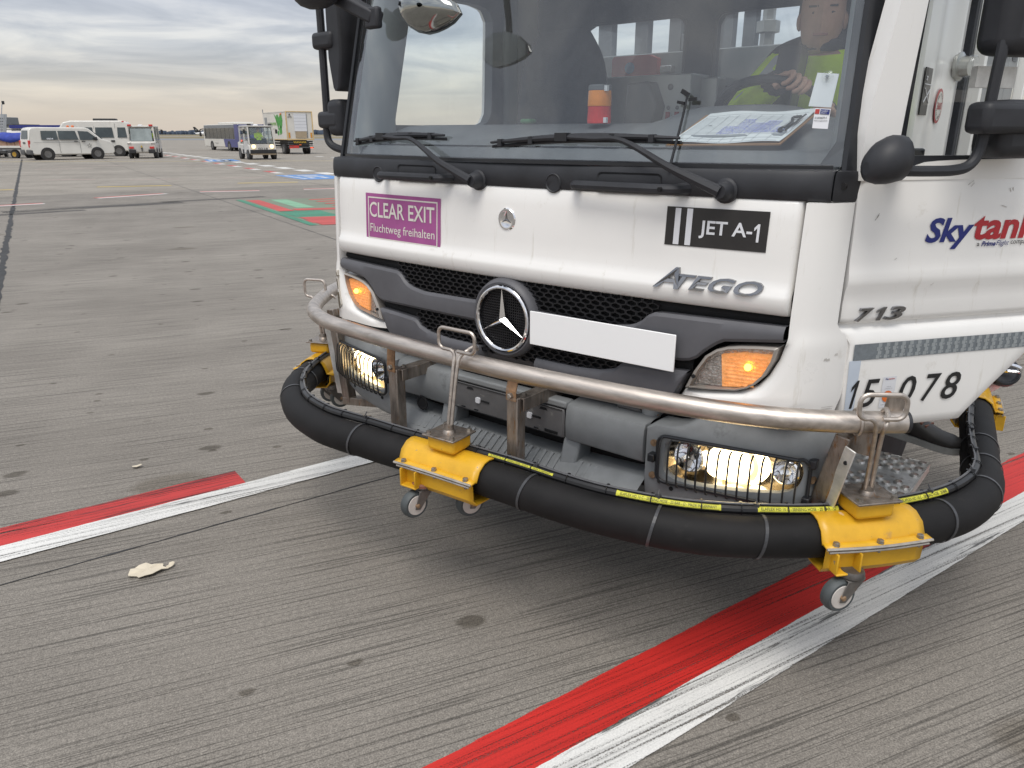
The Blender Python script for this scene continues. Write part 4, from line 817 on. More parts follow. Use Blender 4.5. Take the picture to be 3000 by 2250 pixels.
# tow eye hole on the far side and bits of machinery seen over the bumper
b = B(); b.lathe((-0.425, -0.044, 0.590), (0, -1, 0), [(0, 0.030), (0.004, 0.030), (0.004, 0.024), (0.001, 0.02)], 20); b.obj('tow_eye_cap', 'cavity', T)
b = B(); b.box((0.02, 0.06, 0.79), (0.70, 0.05, 0.06)); b.box((-0.31, 0.03, 0.775), (0.10, 0.05, 0.03)); b.box((0.46, 0.06, 0.775), (0.09, 0.06, 0.06)); b.box((0.28, 0.05, 0.765), (0.16, 0.03, 0.018)); b.box((-0.52, 0.05, 0.78), (0.14, 0.05, 0.05)); mf = b.obj('cooler_frame', 'holder_grey', T, bevel=0.006)
b = B(); b.lathe((0.53, 0.06, 0.735), (0, 0, 1), [(0, 0.030), (0.03, 0.034), (0.045, 0.030), (0.05, 0.012), (0.09, 0.012)], 16); b.obj('cab_damper', 'cabinet_grey', T)
b = B(); b.tube([(0.20, 0.03, 0.772), (0.33, 0.025, 0.765), (0.45, 0.03, 0.770), (0.56, 0.05, 0.745)], 0.004, 6, 5); b.tube([(0.22, 0.025, 0.778), (0.36, 0.02, 0.774), (0.44, 0.03, 0.78)], 0.003, 6, 5); b.obj('cable_run', 'wood_board', T)
for u in (-0.10, -0.04): 
    b = B(); b.lathe((u, 0.036, 0.782), (0, -1, 0), [(0, 0.013), (0.004, 0.013), (0.006, 0.008), (0.012, 0.008)], 8); b.obj('frame_bolt', 'bolt_steel', mf)
# ------------------------------------------------------------------ stainless rail, posts and arms
RZ = 0.872
rail = [(-1.40, 0.34), (-1.335, 0.235), (-1.262, 0.140), (-1.18, 0.045), (-1.085, -0.045), (-0.985, -0.105), (-0.85, -0.150), (-0.66, -0.175), (-0.45, -0.192), (-0.2, -0.203), (0.0, -0.205), (0.2, -0.199), (0.42, -0.180), (0.66, -0.150), (0.85, -0.108), (0.985, -0.060), (1.085, -0.005), (1.17, 0.055), (1.246, 0.118)]
b = B(); b.tube([(u, y, RZ) for u, y in rail], 0.0302, 20, 5); rl = b.obj('front_rail', 'steel', T)
b = B(); dv = Vector((0.076, 0.063, 0)).normalized(); e0 = Vector((1.246, 0.118, RZ)); b.cyl(e0, e0 + dv * 0.010, 0.0296, n=20); b.obj('rail_cap', 'black_plastic', rl)
b = B(); b.tube([(Vector((1.150, 0.041, RZ)) + Vector((0, 0, 0)) + Vector((-dv.y * math.cos(a) * 0.034, dv.x * math.cos(a) * 0.034, math.sin(a) * 0.034))) for a in [2 * math.pi * i / 20 for i in range(20)]], 0.005, 6, 1, closed=True); b.obj('rail_collar', 'steel', rl)
def post(u, y, ztop, zbot, name='rail_post'):
    po = empty(name, (0, 0, 0), 0, T)
    b = B(); b.box((u, y + 0.022, (ztop + zbot) / 2), (0.046, 0.044, ztop - zbot)); b.obj('post_tube', 'steel_post', po, bevel=0.004)
    b = B(); b.bar((u, y - 0.003, ztop - 0.01), (u, y - 0.004, ztop + 0.028), 0.005, 0.042, up=(1, 0, 0)); b.bar((u, y - 0.003, ztop + 0.025), (u, -0.186, RZ - 0.022), 0.005, 0.042, up=(1, 0, 0)); b.obj('post_strap', 'rust_strap', po, bevel=0.0015)
    b = B(); b.lathe((u, y - 0.005, ztop + 0.008), (0, -1, 0), [(0, 0.012), (0.002, 0.012), (0.002, 0.0095), (0.010, 0.0095), (0.012, 0.007)], 6); b.obj('post_bolt', 'bolt_steel', po, smooth=False)
    b = B(); b.box((u + 0.032, y + 0.19, ztop - 0.025), (0.006, 0.34, 0.044)); b.box((u + 0.012, y + 0.19, ztop - 0.005), (0.046, 0.34, 0.006)); b.obj('post_arm', 'steel_post', po, bevel=0.002)
    b = B(); b.lathe((u + 0.012, y + 0.05, ztop - 0.002), (0, 0, 1), [(0, 0.011), (0.002, 0.011), (0.002, 0.008), (0.009, 0.008)], 6); b.obj('arm_bolt', 'bolt_steel', po, smooth=False)
post(0.156, -0.196, 0.782, 0.445); post(-0.432, -0.188, 0.762, 0.430)
po = empty('rail_post', (0, 0, 0), 0, T)
b = B(); b.bar((-1.035, 0.02, 0.87), (-0.975, 0.03, 0.45), 0.045, 0.045, up=(0, 1, 0)); b.bar((-1.00, 0.02, 0.455), (-0.70, 0.12, 0.47), 0.045, 0.035); b.obj('post_tube', 'steel_post', po, bevel=0.004)
b = B(); b.bar((-1.075, 0.005, 0.84), (-1.03, 0.02, 0.48), 0.035, 0.006, up=(0, 1, 0)); b.obj('post_strap', 'galvanised', po)
po = empty('rail_post', (0, 0, 0), 0, T)
b = B(); b.bar((1.125, 0.045, 0.83), (1.060, 0.10, 0.56), 0.042, 0.040, up=(0, 1, 0)); b.obj('post_tube', 'steel_post', po, bevel=0.004)
b = B(); b.bar((1.15, 0.02, 0.80), (1.09, 0.09, 0.545), 0.034, 0.005, up=(0.3, 1, 0)); b.obj('post_strap', 'galvanised', po, bevel=0.002)
for k in (0.18, 0.82):
    p = Vector((1.15, 0.02, 0.80)).lerp(Vector((1.09, 0.09, 0.545)), k); b = B(); b.cyl(p + Vector((0.002, -0.006, 0)), p + Vector((0, -0.003, 0)), 0.006, n=10); b.obj('strap_hole', 'cavity', po)
b = B(); b.box((1.165, 0.06, 0.815), (0.07, 0.006, 0.075)); b.obj('rail_gusset', 'steel_post', po, bevel=0.002)
b = B(); b.prism([(1.195, 0.10, 0.895), (1.235, 0.13, 0.895), (1.240, 0.135, 0.935), (1.20, 0.105, 0.94)], [(1.198, 0.096, 0.895), (1.238, 0.126, 0.895), (1.243, 0.131, 0.935), (1.203, 0.101, 0.94)]); b.obj('rail_tab', 'steel_post', rl)
b = B(); b.bar((1.08, 0.115, 0.735), (1.11, 0.13, 0.70), 0.03, 0.01); b.obj('orange_marker', 'orange_label', T)
# ------------------------------------------------------------------ entry step: pressed tread plate with collared holes
st = empty('entry_step', (0, 0, 0), 0, T)
su0, su1, sy0, sy1, sz = 0.962, 1.205, 0.545, 0.935, 0.452
b = B(); nx, ny = 8, 12; hw, hl_ = (su1 - su0) / nx, (sy1 - sy0) / ny; bands = B()
for i in range(nx):
    for j in range(ny):
        cx, cy = su0 + (i + .5) * hw, sy0 + (j + .5) * hl_
        sq = [(cx + hw / 2 * x, cy + hl_ / 2 * y, sz) for x, y in ((1, 0), (1, .5), (1, 1), (.5, 1), (0, 1), (-.5, 1), (-1, 1), (-1, .5), (-1, 0), (-1, -.5), (-1, -1), (-.5, -1), (0, -1), (.5, -1), (1, -1), (1, -.5))]
        hole = (i + j) % 2 == 0 and j not in (5, 6) and 0 < i < nx
        if hole:
            rr = 0.0128; ci = [(cx + rr * math.cos(2 * math.pi * k / 16), cy + rr * math.sin(2 * math.pi * k / 16), sz + 0.007) for k in range(16)]
            ri = [(cx + rr * 1.35 * math.cos(2 * math.pi * k / 16), cy + rr * 1.35 * math.sin(2 * math.pi * k / 16), sz) for k in range(16)]; dn = [(p[0], p[1], sz - 0.004) for p in ci]
            vs = sq + ri + ci + dn; fs = []
            for L0 in (0, 16, 32): fs += [(L0 + k, L0 + (k + 1) % 16, L0 + 16 + (k + 1) % 16, L0 + 16 + k) for k in range(16)]
            b.add(vs, fs)
        else: b.add([sq[2], sq[6], sq[10], sq[14]], [(0, 1, 2, 3)])
b.obj('tread_plate', 'galvanised', st, smooth=False)
b = B(); b.box((su1 + 0.003, (sy0 + sy1) / 2, sz - 0.016), (0.006, sy1 - sy0, 0.036)); b.box(((su0 + su1) / 2, sy0 - 0.003, sz - 0.016), (su1 - su0, 0.006, 0.036)); b.box(((su0 + su1) / 2, sy1 + 0.003, sz - 0.016), (su1 - su0, 0.006, 0.036)); b.box((su0 + 0.005, (sy0 + sy1) / 2, sz - 0.01), (0.01, sy1 - sy0, 0.05)); b.obj('tread_rim', 'galvanised', st, bevel=0.003)
b = B(); b.box((0.93, 0.73, 0.50), (0.05, 0.40, 0.14)); b.obj('step_bracket', 'holder_grey', st, bevel=0.006)
# ------------------------------------------------------------------ wheels and chassis
for u in (-0.86, 0.84):
    wh = empty('front_wheel', (0, 0, 0), 0, T); s_ = 1 if u > 0 else -1
    b = B(); b.lathe((u - s_ * 0.12, 1.62, 0.41), (s_, 0, 0), [(0, 0.24), (0.0, 0.36), (0.03, 0.405), (0.12, 0.41), (0.21, 0.405), (0.24, 0.36), (0.24, 0.24)], 36); b.obj('tyre', 'cavity', wh)
    b = B(); b.lathe((u - s_ * 0.1, 1.62, 0.41), (s_, 0, 0), [(0, 0.24), (0.20, 0.24), (0.19, 0.2), (0.12, 0.16), (0.14, 0.09), (0.2, 0.08)], 28); b.obj('rim', 'galvanised', wh)
b = B(); b.box((0, 2.4, 0.72), (0.8, 4.6, 0.22)); b.box((0, 0.55, 0.62), (1.5, 0.8, 0.10)); b.box((0.9, 0.33, 0.72), (0.22, 0.26, 0.30)); b.obj('chassis', 'cavity', T, bevel=0.01)
# ------------------------------------------------------------------ cab shell
def ringsamp(outer, inner, n=48):
    cx = sum(p[0] for p in inner) / len(inner); cz = sum(p[1] for p in inner) / len(inner)
    an = sorted(set([2 * math.pi * (i + .5) / n for i in range(n)] + [math.atan2(p[1] - cz, p[0] - cx) % (2 * math.pi) for p in outer]))
    return [polyray(outer, cx, cz, a) for a in an], [polyray(inner, cx, cz, a) for a in an]
def holepanel(name, outer, inner, fn, thick, mt, parent=T, bevel=0.0):
    o, i = ringsamp(outer, inner); b = B(); b.ring([fn(p, 0) for p in o], [fn(p, 0) for p in i], [fn(p, thick) for p in o], [fn(p, thick) for p in i]); return b.obj(name, mt, parent, bevel=bevel, ang=30)
# far side door with its window
win = [(0.295, 1.632), (0.36, 2.12), (0.40, 2.165), (0.50, 2.185), (0.99, 2.185), (1.06, 2.17), (1.092, 2.12), (1.075, 1.70), (1.06, 1.66), (1.02, 1.636), (0.95, 1.630)]
fd = empty('passenger_door', (0, 0, 0), 0, T)
holepanel('door_skin', [(0.20, 0.85), (1.18, 0.85), (1.18, 2.30), (0.33, 2.30), (0.20, 1.55)], win, lambda p, t: (-1.085 + t, p[0], p[1]), 0.02, 'white_paint', fd)
holepanel('door_lining', [(0.22, 0.95), (1.16, 0.95), (1.16, 2.27), (0.36, 2.27), (0.24, 1.6)], [((p[0] - .7) * 0.985 + .7, (p[1] - 1.9) * 0.985 + 1.9) for p in win], lambda p, t: (-1.064 + t, p[0], p[1]), 0.05, 'interior_grey', fd)
b = B(); b.add([(-1.07, p[0], p[1]) for p in win], [tuple(range(len(win)))]); b.obj('door_window', 'side_glass', fd, smooth=False)
b = B(); b.tube([(-1.0, 0.30, 1.815), (-0.985, 0.33, 1.808), (-0.965, 0.34, 1.77), (-0.955, 0.345, 1.70), (-0.955, 0.345, 1.60)], 0.014, 10, 5); b.obj('grab_handle', 'interior_light', T)
b = B(); b.box((-1.03, 1.22, 1.95), (0.07, 0.10, 0.75)); b.obj('centre_pillar', 'interior_light', T, bevel=0.02)
# rear wall with two windows
rw = empty('rear_wall', (0, 0, 0), 0, T)
wl_ = rrect(-0.765, -0.185, 1.80, 2.118, 0.05); wr_ = rrect(-0.035, 0.62, 1.80, 2.118, 0.05)
mat('headliner', (0.32, 0.33, 0.34), 0.8, noise=(10, 0.9, 1.1), bump=(300, 0.2, 0.0006))
for w_, u0, u1 in ((wl_, -1.05, -0.11), (wr_, -0.11, 1.0)):
    holepanel('rear_panel', [(u0, 0.95), (u1, 0.95), (u1, 2.36), (u0, 2.36)], w_, lambda p, t: (p[0], 1.5 + t, p[1]), 0.05, 'seat_fabric', rw)
    b = B(); b.add([(p[0], 1.53, p[1]) for p in w_], [tuple(range(len(w_)))]); b.obj('rear_window', 'side_glass', rw, smooth=False)
    b = B(); b.tube([(p[0], 1.498, p[1]) for p in w_], 0.008, 6, 1, closed=True); b.obj('window_rubber', 'pillar_black', rw)
b = B(); b.box((0, 0.93, 2.39), (2.12, 1.28, 0.06)); b.obj('roof', 'white_paint', T, bevel=0.02)
b = B(); b.box((0, 0.90, 2.345), (2.0, 1.20, 0.02)); b.obj('headliner', 'headliner', T)
b = B(); b.grid([[(u, YW(u, z) + dy, z) for u in frange(-1.0, 1.0, 21)] for z, dy in ((2.28, -0.01), (2.34, -0.02), (2.42, 0.03), (2.44, 0.12))]); b.obj('roof_front', 'white_paint', T)
b = B(); b.box((0, 0.85, 1.0), (2.0, 1.28, 0.06)); b.obj('cab_floor', 'cavity', T)
b = B(); b.box((-1.07, 1.36, 1.62), (0.04, 0.34, 1.5)); b.obj('rear_side_panel', 'white_paint', T)
# driver side behind the door opening
bp_ = empty('rear_side_panel', (0, 0, 0), 0, T)
b = B(); b.grid([[(x, y, z) for x, y in ((0.90, 0.95), (0.955, 0.955), (0.968, 0.965), (0.972, 1.06), (0.978, 1.09), (0.968, 1.12), (0.966, 1.36), (0.985, 1.385), (0.985, 1.46), (0.93, 1.53))] for z in (0.95, 1.5, 2.36)]); b.obj('side_skin', 'white_paint', bp_, ang=40)
b = B(); b.lathe((0.985, 1.41, 1.835), (1, -0.15, 0), [(0, 0.052), (0.012, 0.052), (0.016, 0.046), (0.02, 0.038), (0.058, 0.037), (0.064, 0.033)], 24); b.obj('marker_lamp', 'clear_lens', bp_)
mat('lamp_core', (0.5, 0.5, 0.48), 0.3, metal=0.5, noise=(20, .8, 1.1)); b = B(); b.lathe((0.985, 1.41, 1.835), (1, -0.15, 0), [(0, 0.050), (0.01, 0.050), (0.014, 0.036), (0.045, 0.033)], 20); b.obj('marker_lamp_core', 'lamp_core', bp_)
b = B(); b.cyl((0.9715, 1.27, 1.695), (0.9725, 1.27, 1.695), 0.060, n=28); b.add([(x, y, z) for x, y, z in [(0.9735, 1.27 + 0.050 * math.cos(2 * math.pi * i / 28), 1.695 + 0.050 * math.sin(2 * math.pi * i / 28)) for i in range(28)]], [tuple(range(28))], 1)
ss = b.obj('round_sticker', ['brand_red', 'sign_cream'], bp_, smooth=False)
b = B(); add_text(b, '360', 1.235, 1.305, 1.682, 1.708, lambda x, y, d: (0.9745, x, y), bold=0.02); b.obj('sticker_lettering', 'brand_red', ss, smooth=False)
b = B()
for i, ch in enumerate('Walk Around'):
    if ch == ' ': continue
    a = R(160 - i * 14); add_text(b, ch, -0.004, 0.004, -0.005, 0.005, lambda x, y, d, a=a: (0.9745, 1.27 + 0.040 * math.cos(a) + x * math.sin(a) + y * math.cos(a), 1.695 + 0.040 * math.sin(a) - x * math.cos(a) + y * math.sin(a)))
for i, ch in enumerate('for Safety'):
    if ch == ' ': continue
    a = R(205 + i * 14); add_text(b, ch, -0.004, 0.004, -0.005, 0.005, lambda x, y, d, a=a: (0.9745, 1.27 + 0.040 * math.cos(a) - x * math.sin(a) - y * math.cos(a), 1.695 + 0.040 * math.sin(a) + x * math.cos(a) - y * math.sin(a)))
b.obj('sticker_lettering', 'print_black', ss, smooth=False)
b = B(); b.box((0.974, 1.035, 1.735), (0.003, 0.11, 0.15)); pst = b.obj('instruction_plate', 'decal_black', bp_)
b = B()
for p, q in (((1.0, 1.745), (1.075, 1.70)), ((1.0, 1.70), (1.075, 1.745)), ((0.985, 1.758), (1.085, 1.758)), ((1.0, 1.782), (1.012, 1.770)), ((1.0, 1.770), (1.012, 1.782))): b.bar((0.977, p[0], p[1]), (0.977, q[0], q[1]), 0.003, 0.002, up=(1, 0, 0))
b.obj('plate_drawing', 'decal_white', pst, smooth=False)
# seats
def seat(u, y, w, zt, hd):
    s = empty('seat', (0, 0, 0), 0, T)
    b = B(); rows = []
    for z, k, dy in ((1.28, 0.95, -0.05), (1.45, 1.0, -0.02), (1.68, 1.0, 0.0), (zt - 0.24, 1.0, 0.02), (zt - 0.14, 0.94, 0.025), (zt - 0.05, 0.70, 0.03), (zt, 0.52, 0.032)):
        rows.append([(u - w / 2 * k, y + dy + 0.05, z), (u - w / 2 * k * 0.93, y + dy - 0.035, z), (u - w / 2 * k * 0.6, y + dy - 0.055, z), (u, y + dy - 0.045, z), (u + w / 2 * k * 0.6, y + dy - 0.055, z), (u + w / 2 * k * 0.93, y + dy - 0.035, z), (u + w / 2 * k, y + dy + 0.05, z), (u, y + dy + 0.09, z), (u - w / 2 * k, y + dy + 0.05, z)])
    b.grid(rows); b.obj('backrest', 'seat_fabric', s, ang=80, sub=1)
    b = B(); b.box((u, y + 0.035, zt + hd / 2 - 0.01), (w * 0.52, 0.10, hd)); b.obj('headrest', 'seat_fabric', s, bevel=0.035, seg=4)
    b = B(); b.box((u, y - 0.27, 1.24), (w, 0.50, 0.14)); b.obj('seat_cushion', 'seat_fabric', s, bevel=0.05, seg=4)
    b = B(); b.box((u, y - 0.2, 1.10), (w * 0.7, 0.4, 0.16)); b.obj('seat_base', 'cavity', s)
seat(-0.56, 1.02, 0.52, 2.04, 0.26); seat(0.60, 1.24, 0.46, 2.02, 0.20)
# dashboard
dz = lambda u: 0.055 * math.exp(-((u - 0.55) / 0.24) ** 4)
prof = [(0.075, 1.505, 0), (0.095, 1.545, 0), (0.115, 1.553, 0), (0.20, 1.556, 0), (0.22, 1.560, 0), (0.30, 1.585, .3), (0.38, 1.612, .8), (0.45, 1.630, 1), (0.56, 1.636, 1), (0.64, 1.625, .8), (0.68, 1.58, .4), (0.69, 1.45, 0), (0.66, 1.2, 0), (0.62, 1.02, 0)]
b = B(); b.grid([[(u, y + 0.10 * (abs(u) / 1.0) ** 2 * (1 if y < .3 else 0.3), z + k * dz(u)) for u in frange(-1.0, 1.0, 41)] for y, z, k in prof]); db_ = b.obj('dashboard', 'interior_grey', T, ang=45)
for k in range(19):
    u = -0.90 + 0.078 * k; y = 0.155 + 0.10 * u * u; b = B(); b.box((u, y, 1.5575), (0.064, 0.042, 0.004), Matrix.Rotation(0.2 * u, 3, 'Z')); b.obj('vent_slot', 'cavity', db_, bevel=0.001)
b = B(); b.box((-0.33, 0.50, 1.646), (0.05, 0.05, 0.018)); mat('green_puck', (0.03, 0.16, 0.06), 0.5, noise=(9, .8, 1.2)); b.obj('parking_disc', 'green_puck', db_, bevel=0.008)
# steering wheel
sw = empty('steering_wheel', (0, 0, 0), 0, T); C0 = Vector((0.57, 0.77, 1.625)); ex = Vector((1, 0, 0)); ey = Vector((0, -math.cos(R(42)), math.sin(R(42))))
b = B(); b.tube([C0 + (ex * math.cos(a) + ey * math.sin(a)) * 0.215 for a in [2 * math.pi * i / 36 for i in range(36)]], 0.0165, 10, 1, closed=True); b.obj('wheel_rim', 'pillar_black', sw)
b = B(); ez = ex.cross(ey); b.lathe(C0 - ez * 0.02, ez, [(0, 0.075), (0.03, 0.075), (0.045, 0.05)], 24)
for a in (R(200), R(340), R(270)): b.bar(C0, C0 + (ex * math.cos(a) + ey * math.sin(a)) * 0.21, 0.035, 0.014, up=ez)
b.bar(C0 + ez * -0.02, C0 + ey * 0.10 - ez * 0.25, 0.08, 0.08); b.obj('wheel_hub', 'pillar_black', sw, bevel=0.004)
# stainless control cabinet between the seats
cc = empty('control_cabinet', (0, 0, 0), 0, T)
b = B(); b.box((-0.262, 1.39, 1.55), (0.448, 0.18, 0.61)); b.box((0.0, 1.44, 1.545), (0.085, 0.09, 0.59)); b.obj('cabinet_body', 'stainless_sheet', cc, bevel=0.006)
for i in range(6):
    b = B(); b.lathe((-0.325 + 0.045 * i, 1.302, 1.711), (0, -1, 0), [(0, 0.009), (0.004, 0.009), (0.006, 0.005)], 12); b.obj('cabinet_rivet', 'fork_steel', cc)
    b = B(); b.box((-0.325 + 0.045 * i, 1.298, 1.678), (0.020, 0.008, 0.032)); b.obj('red_tab', 'red_box', cc)
b = B(); b.lathe((-0.14, 1.302, 1.80), (0, -1, 0), [(0, 0.014), (0.005, 0.014), (0.008, 0.008)], 14); b.obj('cabinet_lock', 'fork_steel', cc)
b = B(); b.prism([(-0.03, 0.72, 1.62), (0.10, 0.72, 1.62), (0.115, 0.72, 1.70), (0.075, 0.72, 1.79), (-0.02, 0.72, 1.785)], [(-0.03, 0.80, 1.62), (0.10, 0.80, 1.62), (0.115, 0.80, 1.70), (0.075, 0.80, 1.79), (-0.02, 0.80, 1.785)]); b.obj('display_unit', 'pillar_black', T, bevel=0.01)
# ------------------------------------------------------------------ dispenser body behind the cab
db = empty('dispenser_body', (0, 0, 0), 0, T)
b = B(); b.box((0.0, 1.78, 1.42), (1.9, 0.06, 1.15)); b.obj('bulkhead', 'cabinet_grey', db, bevel=0.006)
b = B(); b.prism([(-0.71, 1.70, 1.88), (-0.44, 1.70, 1.88), (-0.44, 1.70, 1.965), (-0.49, 1.70, 1.984), (-0.70, 1.70, 1.984), (-0.71, 1.70, 1.97)], [(-0.71, 1.74, 1.88), (-0.44, 1.74, 1.88), (-0.44, 1.74, 1.965), (-0.49, 1.74, 1.984), (-0.70, 1.74, 1.984), (-0.71, 1.74, 1.97)]); b.obj('red_case', 'red_box', db)
b = B(); b.cyl((-0.60, 1.695, 1.925), (-0.60, 1.700, 1.925), 0.028, n=20); b.obj('case_label', 'blue_disc', db)
b = B(); b.box((-0.39, 1.72, 1.91), (0.065, 0.05, 0.035)); b.obj('work_lamp', 'lamp_silver', db, bevel=0.006)
for u0, u1, mt in ((-0.98, -0.89, 'interior_grey'), (-0.74, -0.66, 'interior_grey'), (-0.53, -0.46, 'interior_grey'), (-0.24, -0.17, 'interior_grey'), (-0.115, -0.05, 'interior_grey'), (0.30, 0.36, 'interior_grey'), (0.55, 0.75, 'cabinet_grey')):
    b = B(); b.box(((u0 + u1) / 2, 2.0, 1.75), (u1 - u0, 0.06, 1.0)); b.obj('gantry_post', mt, db, bevel=0.004)
b = B(); b.box((-0.1, 2.0, 2.225), (1.9, 0.10, 0.07)); b.box((-0.35, 2.0, 2.06), (0.20, 0.08, 0.08)); b.obj('gantry_beam', 'interior_grey', db, bevel=0.004)
b = B(); b.lathe((0.045, 1.9, 2.0), (0, 0, 1), [(0, 0.034), (0.06, 0.034), (0.065, 0.055), (0.115, 0.055), (0.12, 0.03), (0.3, 0.03)], 6); b.obj('hose_coupling', 'stainless_sheet', db, smooth=False)
b = B(); b.box((0.62, 2.45, 1.55), (0.66, 1.25, 1.25)); b.obj('side_cabinet', 'cabinet_grey', db, bevel=0.01)
for k in range(4):
    b = B(); y0 = 1.86 + 0.30 * k; b.box((0.955, y0 + 0.14, 1.58), (0.012, 0.27, 1.10)); b.obj('cabinet_door', 'cabinet_grey', db, bevel=0.004)
    q = rrect(y0 + 0.06, y0 + 0.22, 1.95, 2.08, 0.03, 4); b = B(); b.prism([(0.964, y, z) for y, z in q], [(0.95, y, z) for y, z in q]); b.obj('door_recess', 'interior_grey', db)
b = B(); b.box((0.985, 1.83, 1.5), (0.05, 0.04, 1.4)); b.box((0.985, 3.08, 1.5), (0.05, 0.05, 1.4)); b.obj('body_post', 'white_paint', db, bevel=0.006)
b = B(); b.box((0.62, 2.45, 0.93), (0.70, 1.3, 0.04)); b.obj('body_floor', 'interior_grey', db)
b = B(); b.box((0.97, 2.05, 0.985), (0.04, 0.3, 0.05)); b.obj('yellow_valve_guard', 'yellow_paint', db, bevel=0.01)
b = B(); b.box((-0.62, 2.45, 1.45), (0.66, 1.25, 1.05)); b.obj('side_cabinet', 'cabinet_grey', db, bevel=0.01)

# ------------------------------------------------------------------ open driver door (local x: along the door, y: into the cab, z up)
DA = R(54.0)
dr = empty('driver_door', (1.07, 0.15, 0), DA, T)
smin = [(0.79, 0.006), (1.05, 0.0), (1.07, -0.010), (1.09, -0.036), (1.6, -0.041)]
smax = [(0.788, 0.430), (0.80, 0.440), (0.834, 0.462), (0.988, 0.630), (1.10, 0.760), (1.16, 0.88), (1.20, 0.98), (1.6, 0.98)]
prf = [(0.788, 0.03), (0.789, 0.0), (0.793, -0.006), (0.82, -0.010), (0.9, -0.0125), (1.0, -0.013), (1.05, -0.012), (1.076, -0.006), (1.088, 0.002), (1.094, 0.010), (1.104, 0.010), (1.109, 0.000), (1.125, -0.004), (1.16, -0.003), (1.195, -0.006), (1.213, -0.013), (1.232, -0.0155), (1.25, -0.012), (1.28, -0.009), (1.34, -0.010), (1.42, -0.008), (1.47, -0.004), (1.492, 0.0), (1.497, 0.01)]
def DY(z): return lerp_tab(prf, z)
fr_ = [0, 0.004, 0.02, 0.06, 0.12, 0.2, 0.3, 0.4, 0.5, 0.6, 0.7, 0.8, 0.9, 0.97, 0.99, 1.0]
rows = []
for z, dy in prf:
    a, c_ = lerp_tab(smin, z), lerp_tab(smax, z); rows.append([(a + (c_ - a) * t, dy + (0.045 if i in (0, len(fr_) - 1) else 0.006 if i in (1, len(fr_) - 2) else 0), z) for i, t in enumerate(fr_)])
b = B(); b.grid(rows); b.obj('door_skin', 'white_paint', dr, ang=50)
q = [(smin[0][1] + .01, 0.80), (0.43, 0.80), (0.62, 0.99), (0.75, 1.11), (0.96, 1.21), (0.96, 1.49), (-0.03, 1.49), (-0.03, 1.1), (0.01, 1.05)]
b = B(); b.prism([(x, 0.03, z) for x, z in q], [(x, 0.075, z) for x, z in q]); b.obj('door_lining', 'interior_grey', dr)
# window frame: slanted front member, top, rear; sill curve in front
fo = [(-0.041, 1.485), (-0.041, 1.60), (-0.030, 1.69), (-0.017, 1.764), (0.007, 1.904), (0.055, 2.15), (0.09, 2.26), (0.20, 2.29), (0.92, 2.29), (0.98, 2.25), (0.98, 1.485)]
fi = [(0.066, 1.50), (0.066, 1.59), (0.070, 1.671), (0.076, 1.764), (0.086, 1.907), (0.112, 2.16), (0.14, 2.21), (0.22, 2.225), (0.88, 2.225), (0.92, 2.19), (0.92, 1.535)]
fi2 = [(0.066, 1.499), (0.066, 1.59), (0.070, 1.671), (0.076, 1.764), (0.086, 1.907), (0.112, 2.16), (0.14, 2.21), (0.22, 2.225), (0.88, 2.225), (0.92, 2.19), (0.92, 1.536)]
sill = [(0.474, 1.536), (0.264, 1.534), (0.20, 1.532), (0.148, 1.528), (0.11, 1.512)]
o, i = ringsamp([(-0.041, 1.485), (0.98, 1.485), (0.98, 2.25), (0.92, 2.29), (0.20, 2.29), (0.09, 2.26), (0.055, 2.15), (0.007, 1.904), (-0.017, 1.764), (-0.030, 1.69), (-0.041, 1.60)], fi2 + sill, 90)
b = B(); b.ring([(x, -0.004, z) for x, z in o], [(x, -0.002, z) for x, z in i], [(x, 0.055, z) for x, z in o], [(x, 0.055, z) for x, z in i]); b.obj('window_frame', 'white_paint', dr, ang=30)
cx, cz = 0.5, 1.85; sh = lambda P, k: [(cx + (x - cx) * k, cz + (z - cz) * k) for x, z in P]
op = fi2 + sill; oo, ii = ringsamp(sh(op, 0.998), sh([(min(0.90, max(x, lerp_tab([(1.5, 0.094), (1.6, 0.092), (1.9, 0.098), (2.2, 0.14)], z))), min(2.20, max(1.545, z))) for x, z in op], 1.0), 90)
b = B(); b.ring([(x, 0.006, z) for x, z in oo], [(x, 0.010, z) for x, z in ii], [(x, 0.03, z) for x, z in oo], [(x, 0.03, z) for x, z in ii]); b.obj('window_rubber', 'pillar_black', dr)
b = B(); b.add([(x, 0.020, z) for x, z in sh(op, 0.99)], [tuple(range(len(op)))]); b.obj('door_window', 'side_glass', dr, smooth=False)
b = B(); b.box((0.205, 0.10, 1.548), (0.05, 0.03, 0.028)); b.obj('lock_knob', 'pillar_black', dr, bevel=0.006)
# door lettering, stripe, numbers, labels
dfn = lambda off: (lambda x, y, d: (x, DY(y) - off - d, y))
def dsheet(b, x0, x1, z0, z1, off, mi=0, n=3):
    b.grid([[(x, DY(z0 + (z1 - z0) * j / n) - off, z0 + (z1 - z0) * j / n) for x in (x0, x1)] for j in range(n + 1)], mi)
b = B(); add_text(b, 'Sky', 0.186, 0.340, 1.301, 1.386, dfn(0.0022), shear=0.2, bold=0.03); L1 = b.obj('door_lettering', 'navy', dr, smooth=False)
b = B(); add_text(b, 'tanking', 0.340, 0.700, 1.301, 1.398, dfn(0.0022), shear=0.12, bold=0.03); b.obj('door_lettering', 'brand_red', dr, smooth=False)
b = B(); add_text(b, 'a', 0.360, 0.369, 1.306, 1.315, dfn(0.0030)); add_text(b, 'company', 0.474, 0.545, 1.304, 1.318, dfn(0.0030)); b.obj('slogan_lettering', 'print_black', dr, smooth=False)
